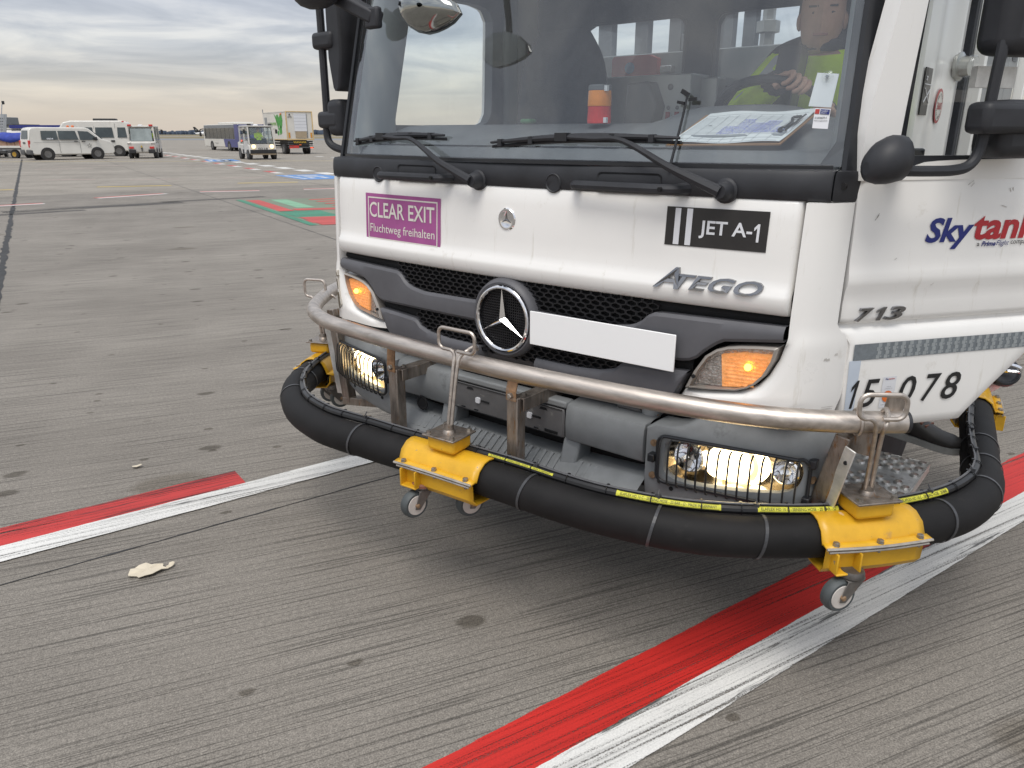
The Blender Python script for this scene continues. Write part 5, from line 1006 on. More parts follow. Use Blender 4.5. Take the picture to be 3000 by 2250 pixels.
b = B(); add_text(b, 'Prime', 0.375, 0.423, 1.305, 1.319, dfn(0.0030), shear=0.25, bold=0.03); add_text(b, 'Flight', 0.425, 0.468, 1.302, 1.320, dfn(0.0030), shear=0.25); b.obj('slogan_lettering', 'navy', dr, smooth=False)
b = B(); add_text(b, '7', 0.006, 0.060, 1.113, 1.150, dfn(0.003), shear=0.3, bold=0.02, ext=0.004); add_one(b, 0.052, 0.098, 1.113, 1.150, dfn(0.003), shear=0.45, d=0.004); add_text(b, '3', 0.098, 0.162, 1.113, 1.150, dfn(0.003), shear=0.3, bold=0.02, ext=0.004); b.obj('model_number', 'chrome_dark', dr, smooth=False)
b = B(); rnd = random.Random(1); dsheet(b, 0.012, 0.640, 1.004, 1.050, 0.002, 0, 4); sr = b.obj('reflective_stripe', 'stripe_a', dr, smooth=False)
b = B(); k = 0; x = 0.085
while x < 0.60:
    for j in range(4):
        z0 = 1.005 + 0.0112 * j; s_ = (0.004 if j % 2 else 0.0)
        dsheet(b, x + s_, x + s_ + 0.012, z0, z0 + 0.0108, 0.0028, 0, 1)
        if j % 2 == 0: dsheet(b, x + 0.013, x + 0.018, z0 + 0.003, z0 + 0.009, 0.0028, 0, 1)
    x += 0.026
b.obj('stripe_pattern', 'stripe_b', sr, smooth=False)
b = B(); b.prism([(-0.001 + 0.004, DY(1.0) - 0.0015, 1.003), (0.040, DY(1.0) - 0.0015, 1.003), (0.040, DY(0.9) - 0.0015, 0.848), (0.010, DY(0.9) - 0.0015, 0.848)], [(0.003, DY(1.0) - 0.0005, 1.003), (0.040, DY(1.0) - 0.0005, 1.003), (0.040, DY(0.9) - 0.0005, 0.848), (0.010, DY(0.9) - 0.0005, 0.848)]); b.obj('pale_blue_strip', 'pale_blue', dr, smooth=False)
b = B()
b = B(); add_one(b, 0.006, 0.040, 0.862, 0.945, dfn(0.0034), shear=0.16); b.obj('fleet_number', 'print_black', dr, smooth=False); b = B()
for ch, x0, x1 in (('5', 0.052, 0.112), ('0', 0.183, 0.238), ('7', 0.264, 0.322), ('8', 0.331, 0.392)): add_text(b, ch, x0, x1, 0.862, 0.945, dfn(0.0032), shear=0.2, bold=0.008); b.obj('fleet_number', 'print_black', dr, smooth=False); b = B()

b = B(); dsheet(b, 0.123, 0.168, 0.855, 0.948, 0.0020); lb = b.obj('inspection_label', 'decal_white', dr, smooth=False)
b = B(); add_text(b, 'Sky', 0.130, 0.142, 0.938, 0.944, dfn(0.003), bold=0.02, shear=0.2); b.obj('label_print', 'navy', lb, smooth=False)
b = B(); add_text(b, 'tanking', 0.142, 0.162, 0.938, 0.944, dfn(0.003), bold=0.02, shear=0.2); b.obj('label_print', 'brand_red', lb, smooth=False)
b = B(); add_text(b, 'safety', 0.138, 0.153, 0.917, 0.920, dfn(0.003)); add_text(b, 'refuelling fee', 0.133, 0.158, 0.911, 0.914, dfn(0.003)); add_text(b, 'inspection due', 0.128, 0.160, 0.862, 0.866, dfn(0.003)); b.obj('label_print', 'print_grey', lb, smooth=False)
b = B(); b.add([(0.145 + 0.017 * math.cos(2 * math.pi * i / 24), DY(0.89) - 0.0035, 0.889 + 0.017 * math.sin(2 * math.pi * i / 24)) for i in range(24)], [tuple(range(24))]); b.obj('orange_seal', 'orange_label', lb, smooth=False)
# door marks
b = B(); rnd = random.Random(11)
for x, z, l, a in ((0.02, 1.385, 0.016, 0.9), (0.024, 1.392, 0.012, 1.0), (0.30, 1.47, 0.02, 0.6), (0.31, 1.465, 0.014, 0.8), (0.44, 1.46, 0.012, -1.0), (0.45, 1.462, 0.01, -1.2), (0.42, 1.415, 0.02, -0.3), (0.23, 1.205, 0.014, 0.5), (0.10, 1.28, 0.008, 0.5)):
    b.bar((x, DY(z) - 0.0018, z), (x + l * math.cos(a), DY(z) - 0.0018, z + l * math.sin(a)), 0.0016, 0.0006, up=(0, 1, 0))
b.obj('scratch_marks', 'scuff', dr, smooth=False)
# small ramp mirror and the big mirror arm on the door
rm = empty('ramp_mirror', (0, 0, 0), 0, dr)
b = B(); rows = []
for x, z0, z1, d0, d1 in ((-0.094, 1.503, 1.535, -0.10, -0.075), (-0.088, 1.488, 1.56, -0.125, -0.06), (-0.065, 1.482, 1.583, -0.14, -0.045), (-0.035, 1.482, 1.597, -0.145, -0.04), (0.0, 1.488, 1.596, -0.135, -0.04), (0.022, 1.50, 1.578, -0.11, -0.045), (0.03, 1.52, 1.55, -0.09, -0.06)):
    zc_, zr = (z0 + z1) / 2, (z1 - z0) / 2; yc, yr = (d0 + d1) / 2, (d1 - d0) / 2
    rows.append([(x, yc + yr * math.cos(2 * math.pi * k / 16), zc_ + zr * math.sin(2 * math.pi * k / 16)) for k in range(17)])
b.grid(rows); b.add(rows[0][:16], [tuple(range(16))]); b.add(rows[-1][:16], [tuple(range(16))]); b.obj('mirror_shell', 'black_plastic', rm, ang=60)
b = B(); b.tube([(0.0, -0.09, 1.515), (0.03, -0.05, 1.515), (0.06, 0.0, 1.53)], 0.022, 10, 4); b.obj('mirror_foot', 'pillar_black', rm)
mm = empty('door_mirror', (0, 0, 0), 0, dr)
b = B(); b.tube([(-0.012, -0.085, 1.513), (0.07, -0.10, 1.512), (0.150, -0.10, 1.513), (0.196, -0.10, 1.524), (0.218, -0.10, 1.556), (0.224, -0.10, 1.61), (0.228, -0.10, 1.74), (0.237, -0.10, 1.90), (0.250, -0.10, 2.12), (0.24, -0.06, 2.19), (0.20, 0.0, 2.20)], 0.0135, 10, 6); b.obj('mirror_arm', 'black_plastic', mm)
b = B(); b.box((0.265, -0.105, 1.636), (0.165, 0.075, 0.075)); b.obj('mirror_clamp', 'black_plastic', mm, bevel=0.018, seg=3)
b = B(); b.box((0.36, -0.07, 1.61), (0.20, 0.11, 0.14)); b.obj('mirror_housing', 'black_plastic', mm, bevel=0.03, seg=4)
b = B(); b.box((0.345, -0.07, 1.99), (0.26, 0.11, 0.42)); b.obj('mirror_housing', 'black_plastic', mm, bevel=0.035, seg=4)
b = B(); b.box((0.30, -0.02, 1.735), (0.12, 0.02, 0.05)); b.obj('mirror_gap_bar', 'galvanised', mm)
# ------------------------------------------------------------------ far side mirrors
fm_ = empty('far_mirror', (0, 0, 0), 0, T)
b = B(); b.tube([(-1.207, 0.19, 2.22), (-1.211, 0.20, 2.087), (-1.212, 0.20, 1.879), (-1.213, 0.20, 1.693), (-1.222, 0.20, 1.60), (-1.202, 0.20, 1.556), (-1.146, 0.21, 1.534), (-1.08, 0.23, 1.53)], 0.0165, 10, 6); b.obj('mirror_arm', 'black_plastic', fm_)
b = B(); b.box((-1.19, 0.21, 1.972), (0.135, 0.07, 0.068)); b.obj('mirror_clamp', 'black_plastic', fm_, bevel=0.018, seg=3)
b = B(); b.box((-1.185, 0.21, 1.656), (0.14, 0.075, 0.07)); b.obj('mirror_clamp', 'black_plastic', fm_, bevel=0.018, seg=3)
b = B(); rows = []
for z, x0, x1 in ((1.772, -1.150, -1.095), (1.785, -1.160, -1.080), (1.90, -1.180, -1.058), (2.05, -1.180, -1.055), (2.20, -1.175, -1.06), (2.23, -1.16, -1.07)): rows.append([(x0, 0.22, z), (x0 + 0.015, 0.19, z), (x1 - 0.02, 0.185, z), (x1, 0.22, z), (x1 - 0.005, 0.30, z), (x0 + .005, 0.30, z), (x0, 0.22, z)])
b.grid(rows); b.add(rows[0][:6], [tuple(range(6))]); b.add(rows[-1][:6], [tuple(range(6))]); b.obj('mirror_housing', 'black_plastic', fm_, bevel=0.008)
b = B(); b.box((-1.145, 0.235, 1.665), (0.10, 0.12, 0.15)); b.obj('mirror_housing', 'black_plastic', fm_, bevel=0.03, seg=4)
fr_m = empty('kerb_mirror', (0, 0, 0), 0, T)
b = B(); b.sphere((-0.985, 0.02, 2.115), 0.1, 16, (1.35, 0.6, 0.62)); b.obj('mirror_shell', 'black_plastic', fr_m)
b = B(); b.bar((-1.0, 0.09, 2.12), (-0.74, 0.10, 2.01), 0.05, 0.065, up=(0, 1, 0)); b.box((-0.745, 0.085, 2.01), (0.075, 0.03, 0.075)); b.obj('mirror_bracket', 'black_plastic', fr_m, bevel=0.01)
fm2 = empty('front_mirror', (0, 0, 0), 0, T)
outl = [(-0.385, 1.99), (-0.372, 1.955), (-0.34, 1.926), (-0.30, 1.908), (-0.262, 1.901), (-0.222, 1.905), (-0.186, 1.913), (-0.15, 1.926), (-0.118, 1.948), (-0.135, 1.975), (-0.19, 2.01), (-0.26, 2.03), (-0.33, 2.03), (-0.375, 2.015)]
mc = (-0.255, 1.97)
b = B(); lay = []
for k, dy in ((1.0, 0.0), (1.03, -0.02), (0.92, -0.05), (0.6, -0.075), (0.1, -0.085)): lay.append([(mc[0] + (x - mc[0]) * k, -0.10 + dy * 0.6, mc[1] + (z - mc[1]) * k + 0.25 * dy * -0.6) for x, z in outl])
n = len(outl); b.add([p for l in lay for p in l], [(j * n + i, j * n + (i + 1) % n, (j + 1) * n + (i + 1) % n, (j + 1) * n + i) for j in range(4) for i in range(n)]); mat('mirror_face', (0.30, 0.31, 0.30), 0.08, metal=1.0, noise=(4, .9, 1.1)); b.obj('mirror_shell', 'mirror_face', fm2, ang=60)
b = B(); b.add([(x, -0.098 + 0.25 * (z - 1.97), z) for x, z in [(mc[0] + (x - mc[0]) * .96, mc[1] + (z - mc[1]) * .95) for x, z in outl]], [tuple(range(n))[::-1]]); b.obj('mirror_glass', 'mirror', fm2, smooth=False)
b = B(); b.tube([(-0.25, -0.10, 2.03), (-0.27, -0.06, 2.12), (-0.28, 0.05, 2.25), (-0.28, 0.14, 2.33)], 0.013, 8, 5); b.obj('mirror_arm', 'black_plastic', fm2)
# glass-mounted bits
b = B(); q = [(0.917, 1.662), (0.953, 1.660), (0.955, 1.611), (0.919, 1.613)]; b.add([(u, YW(u, z) - 0.002, z) for u, z in q], [(0, 1, 2, 3)]); pk = b.obj('permit_sticker', 'decal_white', T, smooth=False); gf = lambda x, y, d: (x, YW(x, y) - 0.0035, y)
b = B(); b.add([gf(u, z, 0) for u, z in ((0.919, 1.660), (0.929, 1.6595), (0.929, 1.648), (0.919, 1.6485))], [(0, 1, 2, 3)]); b.obj('sticker_red_field', 'red_box', pk, smooth=False)
b = B(); b.add([gf(u, z, 0) for u, z in ((0.931, 1.6595), (0.952, 1.658), (0.9525, 1.646), (0.931, 1.648))], [(0, 1, 2, 3)]); b.obj('sticker_blue_field', 'navy', pk, smooth=False)
b = B(); add_text(b, '01004609.4', 0.921, 0.948, 1.636, 1.641, gf); add_text(b, 'Fahrzeugausweis', 0.921, 0.951, 1.629, 1.633, gf); b.obj('sticker_print', 'print_black', pk, smooth=False)
b = B(); add_text(b, 'Frankfurt', 0.933, 0.949, 1.653, 1.657, lambda x, y, d: (x, YW(x, y) - .005, y)); add_text(b, 'Airport', 0.933, 0.946, 1.648, 1.652, lambda x, y, d: (x, YW(x, y) - .005, y)); b.obj('sticker_print', 'decal_white', pk, smooth=False)
# ------------------------------------------------------------------ intake hose hooked on the rail (same local frame as the truck)
Hs = empty('refuelling_hose', (0.003, 2.561, 0), R(-39.35))
tag(Hs, 'thick black refuelling hose with yellow clamps and casters looped around the truck front', 'hose')
HZ, HR = 0.52, 0.0605
hp = [(-1.50, 0.62), (-1.43, 0.40), (-1.36, 0.22), (-1.26, 0.03), (-1.12, -0.150), (-0.90, -0.292), (-0.68, -0.352), (-0.537, -0.354), (-0.434, -0.343), (-0.292, -0.332), (-0.16, -0.315), (-0.03, -0.302), (0.115, -0.292), (0.272, -0.285), (0.40, -0.280), (0.555, -0.262), (0.748, -0.213), (0.883, -0.151), (1.003, -0.064), (1.10, 0.022), (1.21, 0.140), (1.325, 0.305), (1.382, 0.432), (1.407, 0.57), (1.402, 0.70), (1.375, 0.832), (1.33, 1.08), (1.275, 1.38), (1.20, 1.75)]
PATH = spline([(u, y, HZ) for u, y in hp], 10)
ARC = [0.0]
for a, b2 in zip(PATH, PATH[1:]): ARC.append(ARC[-1] + (b2 - a).length)
def at(s):
    s = min(max(s, 0), ARC[-1] - 1e-6); lo, hi = 0, len(ARC) - 1
    while hi - lo > 1:
        m_ = (lo + hi) // 2
        if ARC[m_] <= s: lo = m_
        else: hi = m_
    p = PATH[lo].lerp(PATH[hi], (s - ARC[lo]) / (ARC[hi] - ARC[lo])); k0, k1 = max(lo - 2, 0), min(hi + 2, len(PATH) - 1)
    t = (PATH[k1] - PATH[k0]).normalized(); return p, t, Vector((t.y, -t.x, 0))      # point, tangent, outward
def s_of(u, y):
    return min(range(len(PATH)), key=lambda i: (PATH[i].x - u) ** 2 + (PATH[i].y - y) ** 2)
def arc(u, y): return ARC[s_of(u, y)]
b = B(); b.tube(PATH, HR, 28, 1); b.obj('hose', 'hose_rubber', Hs)
SR = 0.0135
def sens(s, up=0.0):
    p, t, n = at(s); w = 0.004 * math.sin(s * 9) ; return p - n * (0.034 + w) + Vector((0, 0, 0.064 + up))
ns = 150
b = B(); b.tube([sens(ARC[-1] * i / ns) for i in range(ns + 1)], SR, 10, 1); sh_ = b.obj('sensing_hose', 'thin_rubber', Hs)
b = B(); b.tube([sens(ARC[-1] * i / ns) + Vector((0, 0, 0.0155)) - at(ARC[-1] * i / ns)[2] * 0.006 for i in range(ns + 1)], 0.0036, 6, 1); mat('cable_grey', (0.10, 0.10, 0.105), 0.35, noise=(30, .8, 1.2)); b.obj('control_cable', 'cable_grey', Hs)
def strip_label(s0, s1, txt, hh=0.0075):
    ang = R(40)
    def fn(x, y, d):
        p = sens(s0 + (s1 - s0) * x); n = at(s0 + (s1 - s0) * x)[2]; a = ang + y * hh / SR; return p + n * (math.cos(a) * (SR + 0.0006 + d)) + Vector((0, 0, math.sin(a) * (SR + 0.0006 + d)))
    b = B(); b.grid([[fn(i / 24, y, 0) for i in range(25)] for y in (-1.15, -0.5, 0, 0.5, 1.15)]); lb = b.obj('hose_label', 'label_yellow', sh_)
    vs, fs = text2d(txt); b = B(); b.add([fn(0.04 + 0.92 * v[0], -0.55 + 1.1 * v[1], 0.0008) for v in vs], fs)
    for y in (-0.95, 0.95): b.grid([[fn(0.02 + 0.96 * i / 20, yy, 0.0008) for i in range(21)] for yy in (y - 0.06, y + 0.06)])
    b.obj('label_print', 'print_black', lb, smooth=False)
LT = 'ELAFLEX HD 10 C - SENSING HOSE - 20 BAR - \u03a9 - MADE IN GERMANY'
strip_label(arc(0.12, -0.29), arc(0.37, -0.28), LT, 0.0035); strip_label(arc(0.60, -0.25), arc(0.885, -0.15), LT); strip_label(arc(0.975, -0.09), arc(1.14, 0.06), 'ELAFLEX HD 10 C - SENSING HOSE - 20 BAR - \u03a9'); strip_label(arc(1.27, 0.22), arc(1.37, 0.40), 'ELAFLEX HD 10 C - SENSING HOSE - 20 BAR')
# cable ties: wide ones round the hose, small ones round the thin hose
for u, y in ((-1.20, -0.05), (-1.03, -0.22), (-0.46, -0.345), (0.30, -0.285), (0.72, -0.22), (0.965, -0.09), (1.34, 0.33), (1.405, 0.60), (1.385, 0.80), (1.35, 1.0)):
    s = arc(u, y); p, t, n = at(s); b = B(); vs = []; m_ = 40
    for i in range(m_):
        a = 2 * math.pi * i / m_; r0, r1 = HR + 0.0008, HR + 0.0030
        d = n * math.cos(a) + Vector((0, 0, 1)) * math.sin(a); lean = t * (0.012 * math.sin(a))
        for r_, w in ((r0, -0.0045), (r1, -0.0045), (r1, 0.0045), (r0, 0.0045)): vs.append(p + d * r_ + t * w + lean)
    fs = [(4 * i + k, 4 * i + (k + 1) % 4, 4 * ((i + 1) % m_) + (k + 1) % 4, 4 * ((i + 1) % m_) + k) for i in range(m_) for k in range(4)]
    b.add(vs, fs); q = sens(s) + Vector((0, 0, 0.016)); b.box(q, (0.016, 0.012, 0.010)); b.cyl(q, q + n * -0.012 + Vector((0, 0, 0.016)), 0.002, n=6); b.obj('cable_tie', 'tie_black', Hs, smooth=False)
s = 0.35
while s < ARC[-1] - 0.3:
    p = sens(s); t, n = at(s)[1], at(s)[2]; b = B(); b.tube([p + (n * math.cos(a) + Vector((0, 0, 1)) * math.sin(a)) * (SR + 0.0022) for a in [2 * math.pi * i / 14 for i in range(14)]], 0.0017, 5, 1, closed=True)
    b.box(p - n * 0.010 + Vector((0, 0, 0.016)), (0.008, 0.008, 0.007)); b.obj('cable_tie', 'thin_rubber', Hs, smooth=False); s += random.Random(int(s * 97)).uniform(0.10, 0.15)
# clamps
def clamp(u, y, length, handle=None, flip=1, lean=(0, 0)):
    s = arc(u, y); p, t, n = at(s); M = Matrix((t, n, Vector((0, 0, 1)))).transposed()
    def W(x, yy, z):
        q, tt, nn = at(s + x); return q + nn * yy + Vector((0, 0, z))
    c = empty('hose_clamp', (0, 0, 0), 0, Hs)
    up = [(-0.115, -0.008), (-0.072, -0.004), (-0.067, 0.014), (-0.052, 0.045), (-0.025, 0.064), (0.0, 0.068), (0.025, 0.064), (0.052, 0.045), (0.068, 0.012), (0.074, 0.016), (0.098, 0.013)]
    lo = [(-0.098, -0.012), (-0.082, -0.014), (-0.079, -0.050), (-0.060, -0.074), (0.0, -0.078), (0.058, -0.076), (0.074, -0.056), (0.077, -0.002), (0.095, 0.002)]
    xs = frange(-length / 2, length / 2, 13)
    for nm, P, sc in (('upper_shell', up, 1.0), ('lower_shell', lo, 0.94)):
        b = B(); b.grid([[W(x * sc, a, z) for a, z in P] for x in xs]); b.obj(nm, 'yellow_paint', c, ang=30, solid=0.006)
    b = B(); b.tube([W(x, 0.098, 0.013) for x in xs], 0.0042, 6, 1); b.tube([W(x * .94, 0.095, 0.002) for x in xs], 0.0038, 6, 1); b.obj('flange_edge', 'worn_edge', c)
    for x in (-0.40, 0.0, 0.40):
        q = W(x * length, 0.084, 0.016); b = B(); b.lathe(q, (0, 0, 1), [(0, 0.011), (0.002, 0.011), (0.002, 0.0095), (0.010, 0.0095), (0.011, 0.007)], 6); b.lathe(q - Vector((0, 0, 0.012)), (0, 0, -1), [(0, 0.009), (0.008, 0.009), (0.009, 0.005), (0.016, 0.005)], 6); b.obj('clamp_bolt', 'bolt_steel', c, smooth=False)
    # caster bracket: U plate hanging under the flange
    xb = flip * -0.30 * length
    b = B(); rot = M; b.box(W(xb - 0.032, 0.080, -0.032), (0.006, 0.055, 0.064), rot); b.box(W(xb + 0.032, 0.080, -0.032), (0.006, 0.055, 0.064), rot); b.box(W(xb, 0.080, -0.062), (0.070, 0.055, 0.007), rot); b.obj('caster_bracket', 'yellow_paint', c, bevel=0.004)
    if handle:
        b = B(); b.box(W(0, 0.0, 0.095), (0.115, 0.10, 0.050), rot); b.obj('handle_saddle', 'yellow_paint', c, bevel=0.012, seg=3)
        b = B(); b.box(W(0, 0.0, 0.1235), (0.135, 0.125, 0.006), rot); b.obj('handle_plate', 'steel_post', c, bevel=0.002)
        for x in (-0.050, 0.050):
            for yy in (-0.046, 0.046):
                b = B(); b.lathe(W(x, yy, 0.1265), (0, 0, 1), [(0, 0.011), (0.002, 0.011), (0.002, 0.0085), (0.010, 0.0085)], 6); b.obj('plate_bolt', 'bolt_steel', c, smooth=False)
        ha = empty('lifting_handle', (0, 0, 0), 0, Hs)
        base = W(0, 0.0, 0.126); top = Vector(handle[0]); hx = Vector(handle[1]).normalized(); r = 0.0062
        d = (top - base).normalized(); zt = handle[2]; w = handle[3]
        A = lambda x, z: top + hx * x + Vector((0, 0, z))
        def arcp(cx, cz, a0, a1, r_=0.022): return [A(cx + r_ * math.cos(R(a0 + (a1 - a0) * k / 5)), cz + r_ * math.sin(R(a0 + (a1 - a0) * k / 5))) for k in range(6)]
        h2 = w / 2
        loop = [base - hx * 0.007, base + (top - base) * 0.5 - hx * 0.007, base + (top - base) * 0.86 - hx * 0.008, A(-0.010, -0.016), A(-0.016, -0.006), A(-0.026, 0.0)] + arcp(-h2 + 0.022, 0.022, 270, 180) + arcp(-h2 + 0.022, zt - 0.022, 180, 90) + arcp(h2 - 0.022, zt - 0.022, 90, 0) + arcp(h2 - 0.022, 0.022, 0, -90) + [A(0.004, 0.0)]
        b = B(); b.tube(loop, r, 10, 1)
        b.tube([base + hx * 0.008, base + (top - base) * 0.5 + hx * 0.008, base + (top - base) * 0.80 + hx * 0.010, A(0.014, -0.020), A(0.026, 0.0) - handle[4] * 0.02, A(0.032, 0.010) - handle[4] * 0.05, A(0.032, -0.004) - handle[4] * 0.068], r, 10, 5); b.obj('handle_rod', 'steel', ha)
        b = B(); b.lathe(base, (0, 0, 1), [(0, 0.024), (0.006, 0.022), (0.012, 0.017), (0.03, 0.016)], 14); b.obj('weld_collar', 'steel_post', ha)
    return c
N_ = Vector((0, -1, 0))
clamp(-0.026, -0.303, 0.34, ((-0.034, -0.252, 0.918), (1, 0.02, 0), 0.072, 0.158, N_))
clamp(1.182, 0.112, 0.30, ((1.214, 0.008, 0.905), (0.80, 0.60, 0), 0.066, 0.118, Vector((0.6, -0.8, 0))))
clamp(-1.345, 0.19, 0.30, ((-1.335, 0.150, 0.862), (0.85, 0.3, 0), 0.082, 0.115, Vector((-0.8, -0.6, 0))))
clamp(1.245, 1.52, 0.22)
# casters
def caster():
    c = empty('caster', (0, 0, 0), 0, Hs)
    b = B(); b.lathe((0, 0, 0), (0, 0, -1), [(0, 0.030), (0.010, 0.034), (0.018, 0.034), (0.022, 0.028), (0.030, 0.024)], 20); b.obj('swivel', 'fork_steel', c)
    b = B()
    for sg in (-1, 1): b.prism([(-0.028, sg * 0.0215, -0.024), (0.030, sg * 0.0215, -0.024), (0.050, sg * 0.0215, -0.085), (0.030, sg * 0.0215, -0.090)], [(-0.028, sg * 0.0245, -0.024), (0.030, sg * 0.0245, -0.024), (0.050, sg * 0.0245, -0.085), (0.030, sg * 0.0245, -0.090)])
    b.box((0.0, 0, -0.024), (0.06, 0.045, 0.005)); b.obj('fork', 'fork_steel', c, bevel=0.0015)
    w = B(); w.lathe((0.038, -0.017, -0.073), (0, 1, 0), [(0, 0.034), (0.0, 0.042), (0.004, 0.0485), (0.015, 0.050), (0.026, 0.0485), (0.034, 0.043), (0.034, 0.034)], 30); wo = w.obj('wheel', 'tyre_grey', c)
    w = B(); w.lathe((0.038, -0.0185, -0.073), (0, 1, 0), [(0, 0.008), (0, 0.034), (0.003, 0.037), (0.034, 0.037), (0.037, 0.034), (0.037, 0.008)], 26); w.obj('wheel_disc', 'wheel_disc', wo)
    w = B(); w.lathe((0.038, -0.028, -0.073), (0, 1, 0), [(0, 0.005), (0.003, 0.0085), (0.053, 0.0085), (0.056, 0.005)], 8); w.obj('axle_bolt', 'rust_bolt', wo)
    return c
c0 = caster(); first = True
for u, y, z, rz in ((-0.104, -0.362, 0.464, R(-100)), (0.040, -0.232, 0.462, R(-110)), (1.205, 0.004, 0.464, R(-122)), (-1.345, 0.15, 0.45, R(65)), (-1.24, 0.13, 0.45, R(70)), (1.37, 1.0, 0.44, R(40))):
    c = c0 if first else copy_tree(c0, Hs); first = False; c.location = (u, y, z); c.rotation_euler = (0, 0, rz)
b = B(); b.lathe((-0.104, -0.362, 0.466), (0, 0, -1), [(0, 0.033), (0.004, 0.038), (0.013, 0.038), (0.016, 0.033)], 20); b.obj('caster_washer', 'rust_red', Hs)
# capped coupling at the rear end of the hose, seen past the open door
cpl = empty('hose_coupling', (0, 0, 0), 0, Hs)
b = B(); b.lathe((1.29, 1.78, 0.60), (0.35, -0.75, 0.55), [(0, 0.050), (0.03, 0.062), (0.055, 0.062), (0.060, 0.055), (0.052, 0.045), (0.055, 0.03)], 24); b.obj('coupling_cap', 'pillar_black', cpl)
b = B(); b.tube([(1.25, 1.73, 0.66), (1.30, 1.70, 0.675), (1.355, 1.71, 0.665), (1.36, 1.72, 0.645), (1.31, 1.71, 0.64), (1.26, 1.74, 0.635)], 0.008, 8, 4); b.obj('coupling_bail', 'chrome', cpl)
b = B(); b.tube([(1.20, 1.75, 0.52), (1.22, 1.83, 0.53), (1.27, 1.82, 0.58), (1.29, 1.78, 0.61)], 0.052, 16, 5); b.obj('coupling_neck', 'galvanised', cpl)
# ------------------------------------------------------------------ things in the cab
def tw(x, y, z): return Vector((0.003, 2.561, 0)) + Matrix.Rotation(R(-39.35), 3, 'Z') @ Vector((x, y, z))
def cabroot(name, label, cat):
    o = empty(name, (0.003, 2.561, 0), R(-39.35)); tag(o, label, cat); return o
cl = cabroot('clipboard', 'brown clipboard with a white form lying on the dashboard behind the windscreen', 'clipboard')
# board plane: front edge low at the glass, rear edge raised on the binnacle
q0, qx, qy = Vector((0.462, 0.17, 1.562)), Vector((0.345, 0.02, 0.006)), Vector((0.030, 0.20, 0.090)); qn = qx.cross(qy).normalized()
def BP(a, c_, d=0.0): return q0 + qx * a + qy * c_ + qn * d
def slab(b, a0, a1, c0_, c1, d0, d1, mi=0): b.prism([BP(a0, c0_, d1), BP(a1, c0_, d1), BP(a1, c1, d1), BP(a0, c1, d1)], [BP(a0, c0_, d0), BP(a1, c0_, d0), BP(a1, c1, d0), BP(a0, c1, d0)], mi)
b = B(); slab(b, 0, 1, 0, 1, 0, 0.004); b.obj('board', 'wood_board', cl)
b = B(); b.grid([[BP(a, c_, 0.0055 + 0.004 * math.sin(a * 9 + c_ * 5) * (0.3 + abs(c_ - .5)) + 0.003) for a in frange(0.035, 0.985, 14)] for c_ in frange(0.03, 1.02, 8)]); pp = b.obj('paper_form', 'paper', cl)
b = B(); hgt = lambda a, c_: 0.0095 + 0.004 * math.sin(a * 9 + c_ * 5) * (0.3 + abs(c_ - .5))
for a in (0.06, 0.16, 0.27, 0.36, 0.46, 0.56, 0.66, 0.74, 0.86):
    b.grid([[BP(a + da, c_, hgt(a, c_)) for da in (0, 0.0035)] for c_ in frange(0.06, 0.88, 8)])
for c_ in [0.05, 0.14, 0.27] + [0.32 + 0.04 * k for k in range(14)] + [0.9]:
    b.grid([[BP(a, c_ + dc, hgt(a, c_)) for a in frange(0.06, 0.95, 14)] for dc in (0, 0.006)])
slab(b, 0.06, 0.95, 0.20, 0.265, 0.0092, 0.0096); slab(b, 0.19, 0.22, 0.56, 0.58, 0.0098, 0.0104); b.obj('form_lines', 'print_grey', pp, smooth=False)
b = B(); rnd = random.Random(5)
for a0, a1, c0_, c1 in ((0.35, 0.46, 0.30, 0.50), (0.47, 0.57, 0.30, 0.72), (0.59, 0.69, 0.30, 0.62), (0.69, 0.80, 0.30, 0.68), (0.82, 0.92, 0.30, 0.46)):
    c_ = c0_
    while c_ < c1:
        a = a0
        while a < a1:
            l = rnd.uniform(0.008, 0.022); b.grid([[BP(a, c_ + rnd.uniform(0, .006), hgt(a, c_) + 0.0006), BP(a + l, c_ + rnd.uniform(-.004, .01), hgt(a, c_) + 0.0006)], [BP(a, c_ + 0.020, hgt(a, c_) + 0.0006), BP(a + l, c_ + 0.022, hgt(a, c_) + 0.0006)]]); a += l + rnd.uniform(0.003, 0.012)
        c_ += 0.040
b.obj('handwriting', 'ink_blue', pp, smooth=False)
b = B(); b.tube([BP(0.93, 0.30, 0.014), BP(0.885, 0.32, 0.014), BP(0.885, 0.40, 0.014), BP(0.91, 0.45, 0.014), BP(0.91, 0.60, 0.014), BP(0.885, 0.66, 0.014), BP(0.885, 0.72, 0.014), BP(0.94, 0.74, 0.014)], 0.004, 6, 4); b.obj('clip_lever', 'pillar_black', cl)
b = B(); b.tube([BP(0.95, 0.26, 0.012), BP(0.96, 0.78, 0.012)], 0.0065, 8, 1); b.obj('clip_bar', 'chrome', cl)
bc_ = cabroot('signal_beacon', 'amber over red cylindrical signal beacon standing on the dashboard', 'beacon')
def lath(name, mt, prof): b = B(); b.lathe((0.055, 0.42, 1.634), (0, 0, 1), prof, 26); return b.obj(name, mt, bc_)
lath('red_lens', 'red_lens', [(0, 0.042), (0.008, 0.043), (0.054, 0.041), (0.057, 0.042)]); lath('amber_lens', 'amber_lens', [(0.058, 0.042), (0.060, 0.0425), (0.104, 0.041), (0.110, 0.040)]); lath('beacon_cap', 'interior_grey', [(0.111, 0.041), (0.125, 0.041), (0.129, 0.037)])
b = B(); b.box((0.095, 0.40, 1.75), (0.012, 0.012, 0.018)); b.box((0.095, 0.40, 1.645), (0.012, 0.012, 0.018)); b.obj('beacon_clip', 'decal_white', bc_)
